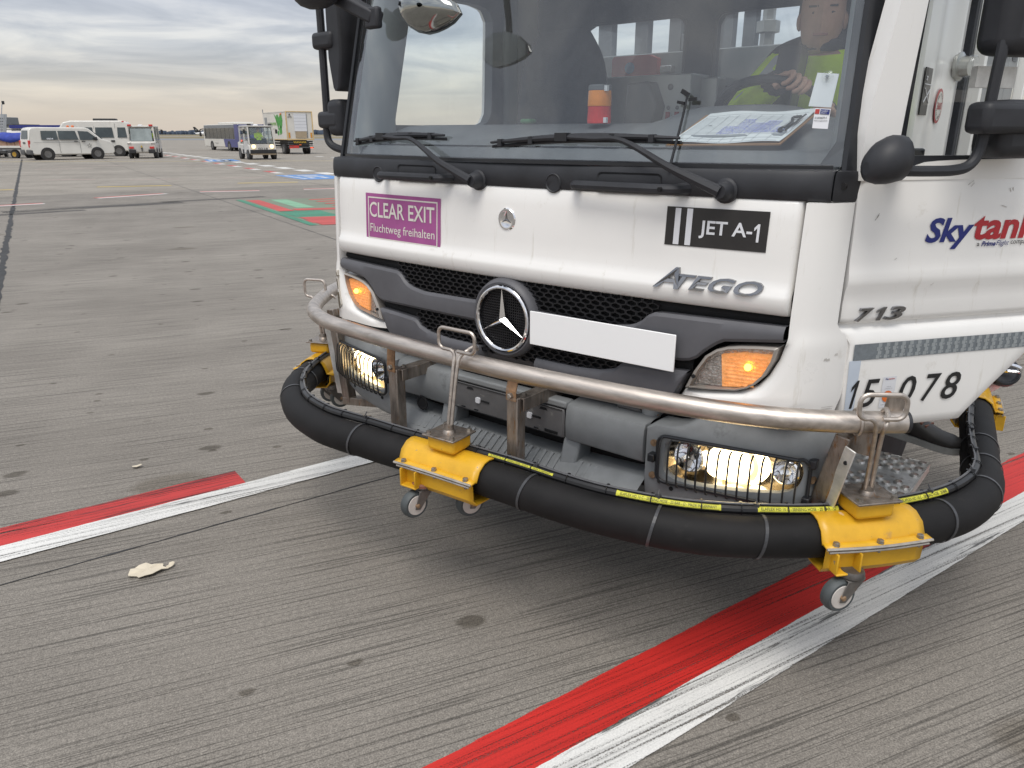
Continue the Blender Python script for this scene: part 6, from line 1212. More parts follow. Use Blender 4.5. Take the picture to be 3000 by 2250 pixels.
an = cabroot('antenna_rod', 'thin black rod with three small vanes in front of the windscreen', 'antenna')  # thin antenna rod with vanes
b = B(); b.tube([(0.576, YW(.576, 1.50) - 0.02, 1.505), (0.585, YW(.585, 1.63) - 0.016, 1.63), (0.589, YW(.589, 1.70) - 0.016, 1.70)], lambda t: 0.0042 - 0.0012 * t, 8, 4); b.obj('rod', 'pillar_black', an)
b = B()
for x, z, w, hh, a in ((0.583, 1.706, 0.026, 0.012, -0.5), (0.607, 1.689, 0.024, 0.009, 0.05), (0.575, 1.681, 0.022, 0.008, -0.2)):
    b.box((x, YW(x, z) - 0.018, z), (w, 0.006, hh), Matrix.Rotation(-a, 3, 'Y'))
b.obj('vane', 'pillar_black', an)
tg = cabroot('paper_tag', 'blank white paper tag hanging inside the windscreen from a suction cup', 'tag')
b = B(); q = [(0.899, 1.750), (0.949, 1.746), (0.946, 1.664), (0.893, 1.668)]; b.prism([(u, YW(u, z) + 0.022, z) for u, z in q], [(u, YW(u, z) + 0.024, z) for u, z in q]); b.obj('tag_card', 'decal_white', tg, smooth=False)
b = B(); b.lathe((0.925, YW(0.925, 1.739) + 0.020, 1.739), (0, -1, 0.2), [(0, 0.016), (0.004, 0.015), (0.008, 0.006), (0.014, 0.005)], 18); b.obj('suction_cup', 'clear_lens', tg)
b = B(); b.cyl((0.925, YW(0.925, 1.739) + 0.019, 1.739), (0.925, YW(0.925, 1.739) + 0.014, 1.740), 0.004, n=10); b.obj('cup_pin', 'chrome_dark', tg)

# ------------------------------------------------------------------ driver
def skinmesh(pts, edges, rad, sub=2):
    me = bpy.data.meshes.new('skin_src'); me.from_pydata(pts, edges, []); me.update(); ob = bpy.data.objects.new('skin_src', me); COL.objects.link(ob)
    md = ob.modifiers.new('s', 'SKIN'); md.use_smooth_shade = True
    lay = me.skin_vertices[0].data if len(me.skin_vertices) else None
    if lay is None: me.skin_vertices.new(); lay = me.skin_vertices[0].data
    for i, r in enumerate(rad): lay[i].radius = (r, r) if isinstance(r, (int, float)) else r; lay[i].use_root = (i == 0)
    sb = ob.modifiers.new('u', 'SUBSURF'); sb.levels = sub; sb.render_levels = sub
    bpy.context.view_layer.update()
    ev = bpy.data.meshes.new_from_object(ob.evaluated_get(bpy.context.evaluated_depsgraph_get())); bpy.data.objects.remove(ob); return ev
def body_obj(name, me, parent, mats, fn):
    me.materials.clear()
    for m_ in mats: me.materials.append(MATS[m_])
    for p in me.polygons: p.material_index = fn(p.center); p.use_smooth = True
    o = bpy.data.objects.new(name, me); COL.objects.link(o); o.parent = parent; return o
pr = cabroot('person', 'driver in yellow high visibility jacket holding the steering wheel in the truck cab', 'person')
J = {'pelvis': (0.66, 1.02, 1.32), 'waist': (0.655, 1.06, 1.50), 'chest': (0.645, 1.05, 1.68), 'uchest': (0.635, 1.03, 1.79), 'neck': (0.63, 0.99, 1.87), 'head': (0.622, 0.965, 1.94),
     'sr': (0.46, 1.03, 1.825), 'er': (0.375, 0.88, 1.66), 'fr': (0.50, 0.735, 1.715), 'wr': (0.605, 0.665, 1.765),
     'sl': (0.815, 1.02, 1.82), 'el': (0.90, 0.88, 1.62), 'fl': (0.85, 0.76, 1.60), 'wl': (0.79, 0.70, 1.62),
     'hr': (0.60, 0.96, 1.30), 'kr': (0.56, 0.60, 1.30), 'ar': (0.56, 0.56, 1.10), 'hl': (0.76, 0.98, 1.29), 'kl': (1.03, 0.98, 1.02), 'al': (1.075, 1.04, 0.60), 'fl2': (1.10, 1.045, 0.575)}
K = list(J); ix = {k: i for i, k in enumerate(K)}
ed = [('pelvis', 'waist'), ('waist', 'chest'), ('chest', 'uchest'), ('uchest', 'neck'), ('neck', 'head'), ('uchest', 'sr'), ('sr', 'er'), ('er', 'fr'), ('fr', 'wr'), ('uchest', 'sl'), ('sl', 'el'), ('el', 'fl'), ('fl', 'wl'), ('pelvis', 'hr'), ('hr', 'kr'), ('kr', 'ar'), ('pelvis', 'hl'), ('hl', 'kl'), ('kl', 'al'), ('al', 'fl2')]
rad = {'pelvis': (0.16, 0.13), 'waist': (0.165, 0.13), 'chest': (0.175, 0.13), 'uchest': (0.14, 0.11), 'neck': 0.062, 'head': 0.055, 'sr': 0.088, 'er': 0.066, 'fr': 0.056, 'wr': 0.040, 'sl': 0.088, 'el': 0.066, 'fl': 0.056, 'wl': 0.040, 'hr': 0.09, 'kr': 0.068, 'ar': 0.055, 'hl': 0.09, 'kl': 0.070, 'al': 0.052, 'fl2': 0.045}
me = skinmesh([J[k] for k in K], [(ix[a], ix[b2]) for a, b2 in ed], [rad[k] for k in K])
wrp = [Vector(J['wr']), Vector(J['wl'])]
def bmat(c):
    if c.z > 1.865 and abs(c.x - 0.63) < 0.085: return 2
    if min((c - w).length for w in wrp) < 0.030: return 2
    if c.z < 1.36: return 1
    if abs(c.z - 1.60) < 0.022 or (c.y < 0.97 and abs(c.x - (0.42 + (c.z - 1.70) * 0.3)) < 0.02 and c.x < 0.52 and c.z > 1.72): return 3
    return 0
body_obj('body', me, pr, ['hivis', 'dark_cloth', 'skin', 'reflective_grey'], bmat)
# dark shoulder yoke and collar
b = B(); b.tube([(0.40, 1.03, 1.80), (0.45, 1.01, 1.868), (0.54, 0.985, 1.895), (0.63, 0.975, 1.905), (0.72, 0.985, 1.895), (0.81, 1.01, 1.868), (0.87, 1.03, 1.80)], lambda t: 0.022 + 0.018 * math.sin(math.pi * t), 12, 5); b.obj('jacket_yoke', 'dark_cloth', pr)
b = B(); b.tube([(0.63 + 0.072 * math.cos(a), 0.985 + 0.065 * math.sin(a), 1.895) for a in [2 * math.pi * i / 18 for i in range(18)]], 0.022, 8, 1, closed=True); b.obj('collar', 'dark_cloth', pr)
def head(c, s, parent, hairc='hair', yaw=0.0, cap=None):
    c = Vector(c); b = B(); rows = []; n = 24
    prof = [(-0.118, 0.030, 0.020), (-0.108, 0.046, 0.045), (-0.085, 0.058, 0.066), (-0.055, 0.066, 0.080), (-0.02, 0.071, 0.088), (0.02, 0.074, 0.092), (0.06, 0.073, 0.090), (0.09, 0.062, 0.076), (0.108, 0.042, 0.050), (0.117, 0.012, 0.014)]
    Rz = Matrix.Rotation(yaw, 3, 'Z')
    for z, rx, ry in prof:
        row = []
        for i in range(n + 1):
            a = 2 * math.pi * i / n; x = rx * math.sin(a); y = -ry * math.cos(a); f = math.exp(-(a if a < math.pi else a - 2 * math.pi) ** 2 / 0.03)
            y -= f * (0.020 * math.exp(-((z + 0.02) / 0.018) ** 2) + 0.007 * math.exp(-((z + 0.062) / 0.012) ** 2) + 0.010 * math.exp(-((z + 0.10) / 0.014) ** 2) + 0.004 * math.exp(-((z - 0.03) / 0.012) ** 2))
            e_ = math.exp(-((abs(a if a < math.pi else a - 2 * math.pi) - 0.42) / 0.16) ** 2) * math.exp(-((z - 0.008) / 0.014) ** 2); y += 0.008 * e_
            row.append(c + Rz @ Vector((x, y, z)) * s)
        rows.append(row)
    b.grid(rows); h_ = b.obj('head', 'skin', parent, ang=80)
    for sx_ in (-1, 1):
        b = B(); b.sphere(c + Rz @ Vector((sx_ * 0.074, 0.008, -0.01)) * s, 0.026 * s, 10, (0.4, 0.7, 1.2)); b.obj('ear', 'skin', h_)
        b = B(); b.sphere(c + Rz @ Vector((sx_ * 0.030, -0.074, 0.008)) * s, 0.008 * s, 10, (1.3, 0.7, 0.30)); b.obj('eye', 'hair', h_)
        b = B(); b.sphere(c + Rz @ Vector((sx_ * 0.030, -0.0785, 0.007)) * s, 0.0046 * s, 8); b.obj('pupil', 'hair', h_)
        b = B(); b.bar(c + Rz @ Vector((sx_ * 0.014, -0.086, 0.026)) * s, c + Rz @ Vector((sx_ * 0.046, -0.074, 0.028)) * s, 0.006 * s, 0.006 * s); b.obj('eyebrow', 'hair', h_)
    b = B(); b.bar(c + Rz @ Vector((-0.024, -0.083, -0.062)) * s, c + Rz @ Vector((0.024, -0.083, -0.062)) * s, 0.010 * s, 0.008 * s); mat('lip', (0.34, 0.15, 0.12), 0.5, noise=(20, .9, 1.1)) if 'lip' not in MATS else None; b.obj('mouth', 'lip', h_, bevel=0.002)
    b = B(); rows = []
    for j in range(8):
        el_ = R(90 - 13 * j); row = []
        for i in range(n + 1):
            a = 2 * math.pi * i / n; front = math.cos(a); lim = -0.01 if front < 0.2 else 0.055
            z = max(0.122 * math.sin(el_), lim - 0.035 * max(0, -front)); rr = math.cos(el_) if z > lim else math.cos(max(el_, R(5)))
            row.append(c + Rz @ Vector((0.081 * math.sin(a) * max(.05, rr), -0.099 * math.cos(a) * max(.05, rr) + 0.004, z + 0.004)) * s)
        rows.append(row)
    b.grid(rows); b.obj('hair', hairc, h_, ang=80)
    return h_
head((0.622, 0.955, 1.985), 1.0, pr, yaw=R(18))
def hand(wrist, grip, axis, parent, side=1):
    """palm plus five separate fingers curled round a rim that runs along axis"""
    w, g_ = Vector(wrist), Vector(grip); ax = Vector(axis).normalized(); d = (g_ - w).normalized(); up = ax.cross(d).normalized()
    if up.z < 0: up = -up
    b = B(); palm = w.lerp(g_, 0.5) + up * 0.012
    rows = []
    for k, wd, th in ((0.0, 0.026, 0.020), (0.25, 0.034, 0.020), (0.6, 0.043, 0.019), (0.95, 0.044, 0.016)):
        p = w.lerp(g_, k) + up * (0.020 * k)
        rows.append([p + ax * (wd * math.cos(2 * math.pi * i / 12)) + up * (th * math.sin(2 * math.pi * i / 12)) for i in range(13)])
    b.grid(rows); b.add(rows[-1][:12], [tuple(range(12))]); b.add(rows[0][:12], [tuple(range(12))])
    k0 = w.lerp(g_, 0.92) + up * 0.018
    for i, (o, l) in enumerate(((-0.034, 0.9), (-0.012, 1.0), (0.011, 0.97), (0.032, 0.8))):
        p0 = k0 + ax * o; p1 = p0 + d * 0.030 * l + up * 0.008; p2 = p1 + d * 0.020 * l - up * 0.020 * l; p3 = p2 - d * 0.006 - up * 0.022 * l; p4 = p3 - d * 0.018 * l - up * 0.006
        b.tube([p0 - d * 0.012, p0, p1, p2, p3, p4], lambda t: 0.0098 - 0.0022 * t, 8, 3)
    t0 = w.lerp(g_, 0.35) + ax * (-0.034 * side); b.tube([t0, t0 + d * 0.022 - ax * 0.014 * side - up * 0.008, t0 + d * 0.045 - ax * 0.012 * side - up * 0.024, t0 + d * 0.058 - up * 0.032], lambda t: 0.0125 - 0.003 * t, 8, 3)
    return b.obj('hand', 'skin', parent, ang=60)
hand((0.600, 0.670, 1.762), (0.668, 0.612, 1.752), (0.62, -0.05, -0.35), pr); hand((0.79, 0.70, 1.62), (0.765, 0.66, 1.66), (0.35, -0.6, 0.55), pr, -1)
b = B(); b.tube([(0.565, 0.69, 1.752), (0.604, 0.668, 1.764)], 0.042, 12, 1); b.obj('cuff', 'dark_cloth', pr)
# boot at the end of the leg hanging out of the door
b = B(); rows = []
for t, wd, z0, z1 in ((0.0, 0.030, 0.512, 0.60), (0.12, 0.040, 0.505, 0.62), (0.3, 0.042, 0.505, 0.612), (0.5, 0.044, 0.506, 0.585), (0.68, 0.050, 0.506, 0.562), (0.84, 0.052, 0.508, 0.556), (0.94, 0.042, 0.512, 0.548), (1.0, 0.018, 0.518, 0.532)):
    p = Vector((1.02, 1.05, 0)).lerp(Vector((1.292, 0.985, 0)), t); nn = Vector((0.23, 0.97, 0)).normalized()
    rows.append([p + nn * (wd * math.cos(2 * math.pi * i / 16)) + Vector((0, 0, (z0 + z1) / 2 + (z1 - z0) / 2 * math.sin(2 * math.pi * i / 16))) for i in range(17)])
b.grid(rows); b.add(rows[0][:16], [tuple(range(16))]); b.add(rows[-1][:16], [tuple(range(16))]); bo = b.obj('boot', 'shoe_leather', pr, ang=70)
mat('lace_brown', (0.20, 0.08, 0.05), 0.7, noise=(60, .6, 1.4))
for k in range(5):
    t = 0.30 + 0.065 * k; p = Vector((1.02, 1.05, 0)).lerp(Vector((1.292, 0.985, 0)), t); zt = lerp_tab([(0.3, 0.612), (0.5, 0.585), (0.68, 0.566)], t); b = B(); b.bar(p + Vector((0.23, 0.97, 0)) * 0.030 + Vector((0, 0, zt - 0.008)), p - Vector((0.23, 0.97, 0)) * 0.030 + Vector((0, 0, zt - 0.008)), 0.008, 0.010); b.obj('boot_lace', 'lace_brown', bo, bevel=0.002)
b = B(); b.tube([(1.055, 1.045, 0.60), (1.07, 1.04, 0.64), (1.06, 1.02, 0.70)], lambda t: 0.062 + 0.006 * t, 14, 4); b.obj('trouser_hem', 'dark_cloth', pr)
b = B(); outl = []
for t, wd in ((0.0, 0.02), (0.05, 0.036), (0.3, 0.040), (0.5, 0.042), (0.7, 0.050), (0.86, 0.050), (0.96, 0.036), (1.01, 0.012)): outl.append((t, wd))
pts = []
nn = Vector((0.23, 0.97, 0)).normalized()
for sgn, seq in ((1, outl), (-1, outl[::-1])):
    for t, wd in seq: pts.append(Vector((1.02, 1.05, 0)).lerp(Vector((1.296, 0.984, 0)), t) + nn * wd * sgn)
b.prism([p + Vector((0, 0, 0.522)) for p in pts], [p + Vector((0, 0, 0.497)) for p in pts]); b.obj('boot_sole', 'shoe_sole', bo)
# ------------------------------------------------------------------ vehicles on the apron behind (local x forward, y left, z up)
mat('veh_white', (0.66, 0.64, 0.59), 0.4, noise=(1.2, 0.9, 1.05), coat=0.2, spots=[(1.6, 0.58, (0.50, 0.47, 0.41), 0.2)])
mat('veh_dirty', (0.60, 0.58, 0.54), 0.5, noise=(1.5, 0.8, 1.08), spots=[(2.2, 0.58, (0.33, 0.30, 0.26), 0.15), (6, 0.66, (0.24, 0.21, 0.18), 0.05)])
mat('veh_glass', (0.035, 0.045, 0.045), 0.08, noise=(1.1, 0.7, 1.7), spec=0.7); mat('veh_black', (0.022, 0.022, 0.024), 0.6, noise=(4, .7, 1.4)); mat('veh_tyre', (0.03, 0.028, 0.026), 0.8, noise=(5, .7, 1.5)); mat('veh_rim', (0.16, 0.155, 0.15), 0.5, metal=0.4, noise=(8, .8, 1.2))
mat('veh_red', (0.55, 0.035, 0.03), 0.35, noise=(8, .9, 1.1), spec=0.6); mat('veh_orange', (0.70, 0.16, 0.03), 0.4, noise=(8, .9, 1.1), spec=0.6); mat('bus_blue', (0.016, 0.026, 0.19), 0.35, noise=(2, .9, 1.1), coat=.3); mat('bus_glass', (0.045, 0.048, 0.046), 0.15, noise=(0.8, .6, 1.8))
mat('tarp_blue', (0.02, 0.045, 0.30), 0.6, noise=(2, .7, 1.3), bump=(2.5, 1.0, 0.08)); mat('carton', (0.42, 0.26, 0.18), 0.8, noise=(5, .85, 1.12)); mat('frame_tan', (0.60, 0.44, 0.22), 0.5, noise=(3, .9, 1.1)); mat('leaf_green', (0.05, 0.30, 0.04), 0.5, noise=(4, .7, 1.3)); mat('lime_text', (0.20, 0.42, 0.08), 0.5, noise=(4, .9, 1.1)); mat('hazard_yellow', (0.55, 0.36, 0.03), 0.5, noise=(4, .9, 1.1)); mat('deck_grey', (0.10, 0.10, 0.10), 0.7, noise=(3, .8, 1.2)); mat('roof_grey', (0.20, 0.21, 0.22), 0.6, noise=(3, .9, 1.1)); mat('board_tan', (0.40, 0.32, 0.22), 0.7, noise=(4, .85, 1.1)); mat('pale_glass', (0.30, 0.34, 0.34), 0.15, noise=(1.5, .75, 1.2)); mat('plane_white', (0.70, 0.71, 0.72), 0.4, noise=(.3, .95, 1.03)); mat('gold_wheel', (0.40, 0.24, 0.03), 0.5, noise=(9, .8, 1.2))
emat('tail_glow', (1.0, 0.10, 0.04), 1.6); emat('head_glow', (1.0, 0.72, 0.36), 2.2)
def vroot(name, loc, deg, label, cat): o = empty(name, (loc[0], loc[1], 0), R(deg)); tag(o, label, cat); return o
def hull(name, prof, hw, mt, parent, bevel=0.06, top=None):
    """side profile [(x, z)] carried across the width; hw(z) half width"""
    b = B(); f_ = hw if callable(hw) else (lambda z: hw)
    b.prism([(x, f_(z), z) for x, z in prof], [(x, -f_(z), z) for x, z in prof]); return b.obj(name, mt, parent, bevel=bevel, seg=3, ang=40)
def spanel(name, P, y, mt, parent, th=0.02, bevel=0.0):
    """panel on a side: P = [(x, z)], y signed (or function of z)"""
    f_ = y if callable(y) else (lambda z: y)
    s = 1 if f_(1.0) > 0 else -1; b = B(); b.prism([(x, f_(z) + s * th / 2, z) for x, z in P], [(x, f_(z) - s * th / 2, z) for x, z in P]); return b.obj(name, mt, parent, smooth=False)
def epanel(name, P, xf, mt, parent, th=0.02):
    """panel on an end: P = [(y, z)], xf position or function of z"""
    f_ = xf if callable(xf) else (lambda z: xf); b = B(); b.prism([(f_(z) + th / 2, y, z) for y, z in P], [(f_(z) - th / 2, y, z) for y, z in P]); return b.obj(name, mt, parent, smooth=False)
def rect(a0, a1, b0, b1): return [(a0, b0), (a1, b0), (a1, b1), (a0, b1)]
def vwheels(parent, xs, hw, r, w=0.22, rim='veh_rim', tyre='veh_tyre'):
    for x in xs:
        for s in (1, -1):
            b = B(); y = s * (hw + 0.040); b.lathe((x, y, r), (0, -s, 0), [(0, r * .62), (0, r * .9), (0.03, r), (w - .03, r), (w, r * .9), (w, r * .6)], 24); wo = b.obj('wheel', tyre, parent)
            b = B(); b.lathe((x, y + s * 0.012, r), (0, -s, 0), [(0, r * .12), (0.01, r * .5), (-0.0, r * .58), (0.02, r * .62), (0.06, r * .62)], 18); b.obj('rim', rim, wo)
            b = B(); b.cyl((x, y - s * 0.012, r), (x, y - s * 0.20, r), r * 1.16, n=20); b.obj('wheel_arch', 'veh_black', parent)
def boxp(name, c, d, mt, parent, bevel=0.01): b = B(); b.box(c, d); return b.obj(name, mt, parent, bevel=bevel)
def seated(parent_loc, deg, label, vest=True):
    p = empty('person', parent_loc, R(deg)); tag(p, label, 'person')
    me = skinmesh([(0, 0, 0), (0, 0, 0.25), (0, 0, 0.45), (0, 0, 0.56), (0, 0.17, 0.44), (0.12, 0.24, 0.22), (0.32, 0.14, 0.26), (0, -0.17, 0.44), (0.12, -0.24, 0.22), (0.32, -0.14, 0.26), (0.38, 0.09, 0.02), (0.42, 0.09, -0.36), (0.38, -0.09, 0.02), (0.42, -0.09, -0.36)], [(0, 1), (1, 2), (2, 3), (2, 4), (4, 5), (5, 6), (2, 7), (7, 8), (8, 9), (0, 10), (10, 11), (0, 12), (12, 13)], [0.15, 0.16, 0.14, 0.06, 0.08, 0.06, 0.045, 0.08, 0.06, 0.045, 0.08, 0.06, 0.08, 0.06], 1)
    body_obj('body', me, p, ['hivis', 'dark_cloth', 'skin'], lambda c: 1 if c.z < 0.08 else 2 if (c.z > 0.55 or c.x > 0.30) else 0)
    b = B(); b.sphere((0.02, 0, 0.69), 0.11, 14, (0.95, 0.8, 1.15)); h_ = b.obj('head', 'skin', p); b = B(); b.sphere((0.0, 0, 0.72), 0.115, 14, (0.98, 0.84, 0.95)); b.obj('cap', 'hair', h_); b = B(); b.box((0.12, 0, 0.73), (0.08, 0.14, 0.015)); b.obj('cap_peak', 'hair', h_); return p
# 1 ---- white passenger van, rear quarter towards us
v = vroot('passenger_van', (-28.95, 51.3), 47, 'dusty white passenger van with two orange roof beacons', 'van')
vw = lambda z: 0.95 if z < 1.15 else 0.95 - 0.22 * (z - 1.15)
hull('body', [(-2.42, 0.42), (-2.46, 0.9), (-2.42, 1.15), (-2.30, 1.80), (-2.20, 1.93), (-1.9, 1.98), (0.95, 1.97), (1.18, 1.90), (1.82, 1.27), (2.32, 1.12), (2.54, 0.90), (2.58, 0.45), (2.4, 0.30), (-2.2, 0.32)], vw, 'veh_white', v, 0.07)
for s in (1, -1):
    sd_ = lambda z, s=s: s * (vw(z) + 0.006)
    spanel('side_window', [(-1.72, 1.22), (-0.78, 1.22), (-0.78, 1.76), (-1.66, 1.76)], sd_, 'veh_glass', v); spanel('side_window', [(-0.70, 1.22), (0.42, 1.22), (0.32, 1.76), (-0.70, 1.76)], sd_, 'veh_glass', v); spanel('side_window', [(0.52, 1.20), (1.62, 1.20), (1.55, 1.32), (1.08, 1.72), (0.48, 1.76)], sd_, 'veh_glass', v)
    spanel('door_seam', rect(-0.75, -0.735, 0.42, 1.2), sd_, 'deck_grey', v, .006); spanel('door_seam', rect(0.46, 0.475, 0.42, 1.2), sd_, 'deck_grey', v, .006); spanel('door_seam', rect(-2.2, 0.45, 1.06, 1.07), sd_, 'deck_grey', v, .006)
    spanel('door_handle', rect(0.15, 0.36, 1.09, 1.13), sd_, 'veh_black', v, .04); spanel('door_handle', rect(0.60, 0.80, 1.09, 1.13), sd_, 'veh_black', v, .04); boxp('wing_mirror', (1.42, s * 1.06, 1.28), (0.16, 0.2, 0.22), 'veh_black', v, .04)
    boxp('tail_lamp', (-2.42, s * 0.86, 0.98), (0.12, 0.14, 0.42), 'veh_red', v, .02); boxp('headlamp', (2.38, s * 0.74, 0.93), (0.22, 0.30, 0.16), 'veh_glass', v, .03); boxp('bumper', (-2.40, s * 0.6, 0.48), (0.22, 0.72, 0.30), 'deck_grey', v, .05)
b = B(); add_text(b, '0834', -1.15, -0.80, 1.235, 1.335, lambda x, z, d: (-1.95 - x, -(vw(z) + 0.02), z), bold=.02); 
b = B(); add_text(b, '0834', -1.42, -1.05, 1.24, 1.33, lambda x, z, d: (x, -(vw(z) + 0.02), z), bold=.02); b.obj('window_number', 'decal_white', v, smooth=False)
b = B(); st_ = [((0.16 if i % 2 == 0 else 0.065) * math.cos(R(90 + 36 * i)), (0.16 if i % 2 == 0 else 0.065) * math.sin(R(90 + 36 * i))) for i in range(10)]; st2 = [(x * .72, z * .72) for x, z in st_]; b.ring([(1.02 + x, -0.962, 0.85 + z) for x, z in st_], [(1.02 + x, -0.962, 0.85 + z) for x, z in st2], [(1.02 + x, -0.956, 0.85 + z) for x, z in st_], [(1.02 + x, -0.956, 0.85 + z) for x, z in st2]); b.obj('star_outline', 'deck_grey', v, smooth=False)
epanel('rear_window', [(-0.62, 1.28), (0.62, 1.28), (0.56, 1.78), (-0.56, 1.78)], lambda z: -2.44 + (z - 1.1) * 0.19, 'veh_glass', v, .03); epanel('rear_plate', rect(-0.2, 0.2, 0.98, 1.09), -2.47, 'deck_grey', v, .02); boxp('front_bumper', (2.56, 0, 0.52), (0.12, 1.6, 0.34), 'deck_grey', v, .05)
epanel('windscreen', [(-0.72, 1.25), (0.72, 1.25), (0.60, 1.80), (-0.60, 1.80)], lambda z: 2.02 - (z - 1.20) * 1.08, 'veh_glass', v, .03)
boxp('roof_beacon', (0.35, -0.45, 2.03), (0.10, 0.28, 0.14), 'veh_orange', v, .03); boxp('roof_beacon', (0.35, 0.45, 2.03), (0.10, 0.28, 0.14), 'veh_orange', v, .03); vwheels(v, (-1.50, 1.45), 0.93, 0.355)
# 2 ---- white minibus with high roof behind it, rear towards the right
v = vroot('minibus', (-30.9, 58.3), 198, 'white high roof minibus with black roof air unit behind the van', 'minibus')
mw = lambda z: 1.0 if z < 1.2 else 1.0 - 0.13 * (z - 1.2)
hull('body', [(-2.75, 0.42), (-2.80, 1.0), (-2.74, 1.3), (-2.52, 2.30), (-2.40, 2.42), (-2.1, 2.50), (1.2, 2.48), (1.7, 2.35), (2.3, 1.45), (2.85, 1.2), (2.95, 0.5), (2.8, 0.34), (-2.6, 0.36)], mw, 'veh_white', v, 0.08)
for s in (1, -1):
    md_ = lambda z, s=s: s * (mw(z) + 0.006)
    for x0, x1 in ((-2.42, -1.80), (-1.55, -0.35), (-0.25, 0.85)): spanel('side_window', [(x0, 1.32), (x1, 1.32), (x1 - .04, 2.02), (x0 + .06, 2.02)], md_, 'veh_glass', v)
    spanel('side_window', [(0.95, 1.30), (2.05, 1.30), (1.60, 1.95), (0.95, 2.0)], md_, 'veh_glass', v); boxp('tail_lamp', (-2.74, s * 0.9, 1.15), (0.1, 0.12, 0.5), 'veh_red', v, .02); spanel('door_seam', rect(-0.31, -0.29, 0.5, 2.1), md_, 'deck_grey', v, .006); spanel('door_seam', rect(-1.69, -1.67, 0.5, 2.3), md_, 'deck_grey', v, .006)
    boxp('wing_mirror', (1.75, s * 1.12, 1.5), (0.14, 0.2, 0.34), 'veh_black', v, .04); boxp('door_latch', (-1.45, s * 1.02, 1.08), (0.25, 0.06, 0.12), 'veh_black', v, .02)
boxp('roof_air_unit', (-1.0, 0, 2.56), (1.5, 1.1, 0.16), 'veh_black', v, .06); boxp('roof_lamp', (-2.25, 0.7, 2.42), (0.14, 0.3, 0.10), 'veh_red', v, .02); boxp('roof_lamp', (-2.25, -0.7, 2.42), (0.14, 0.3, 0.10), 'veh_red', v, .02); boxp('bumper', (-2.82, 0, 0.55), (0.16, 1.9, 0.28), 'board_tan', v, .04)
epanel('rear_window', rect(-0.7, 0.7, 1.40, 2.05), lambda z: -2.78 + (z - 1.3) * .2, 'veh_glass', v, .03); vwheels(v, (-1.75, 1.75), 0.98, 0.37)
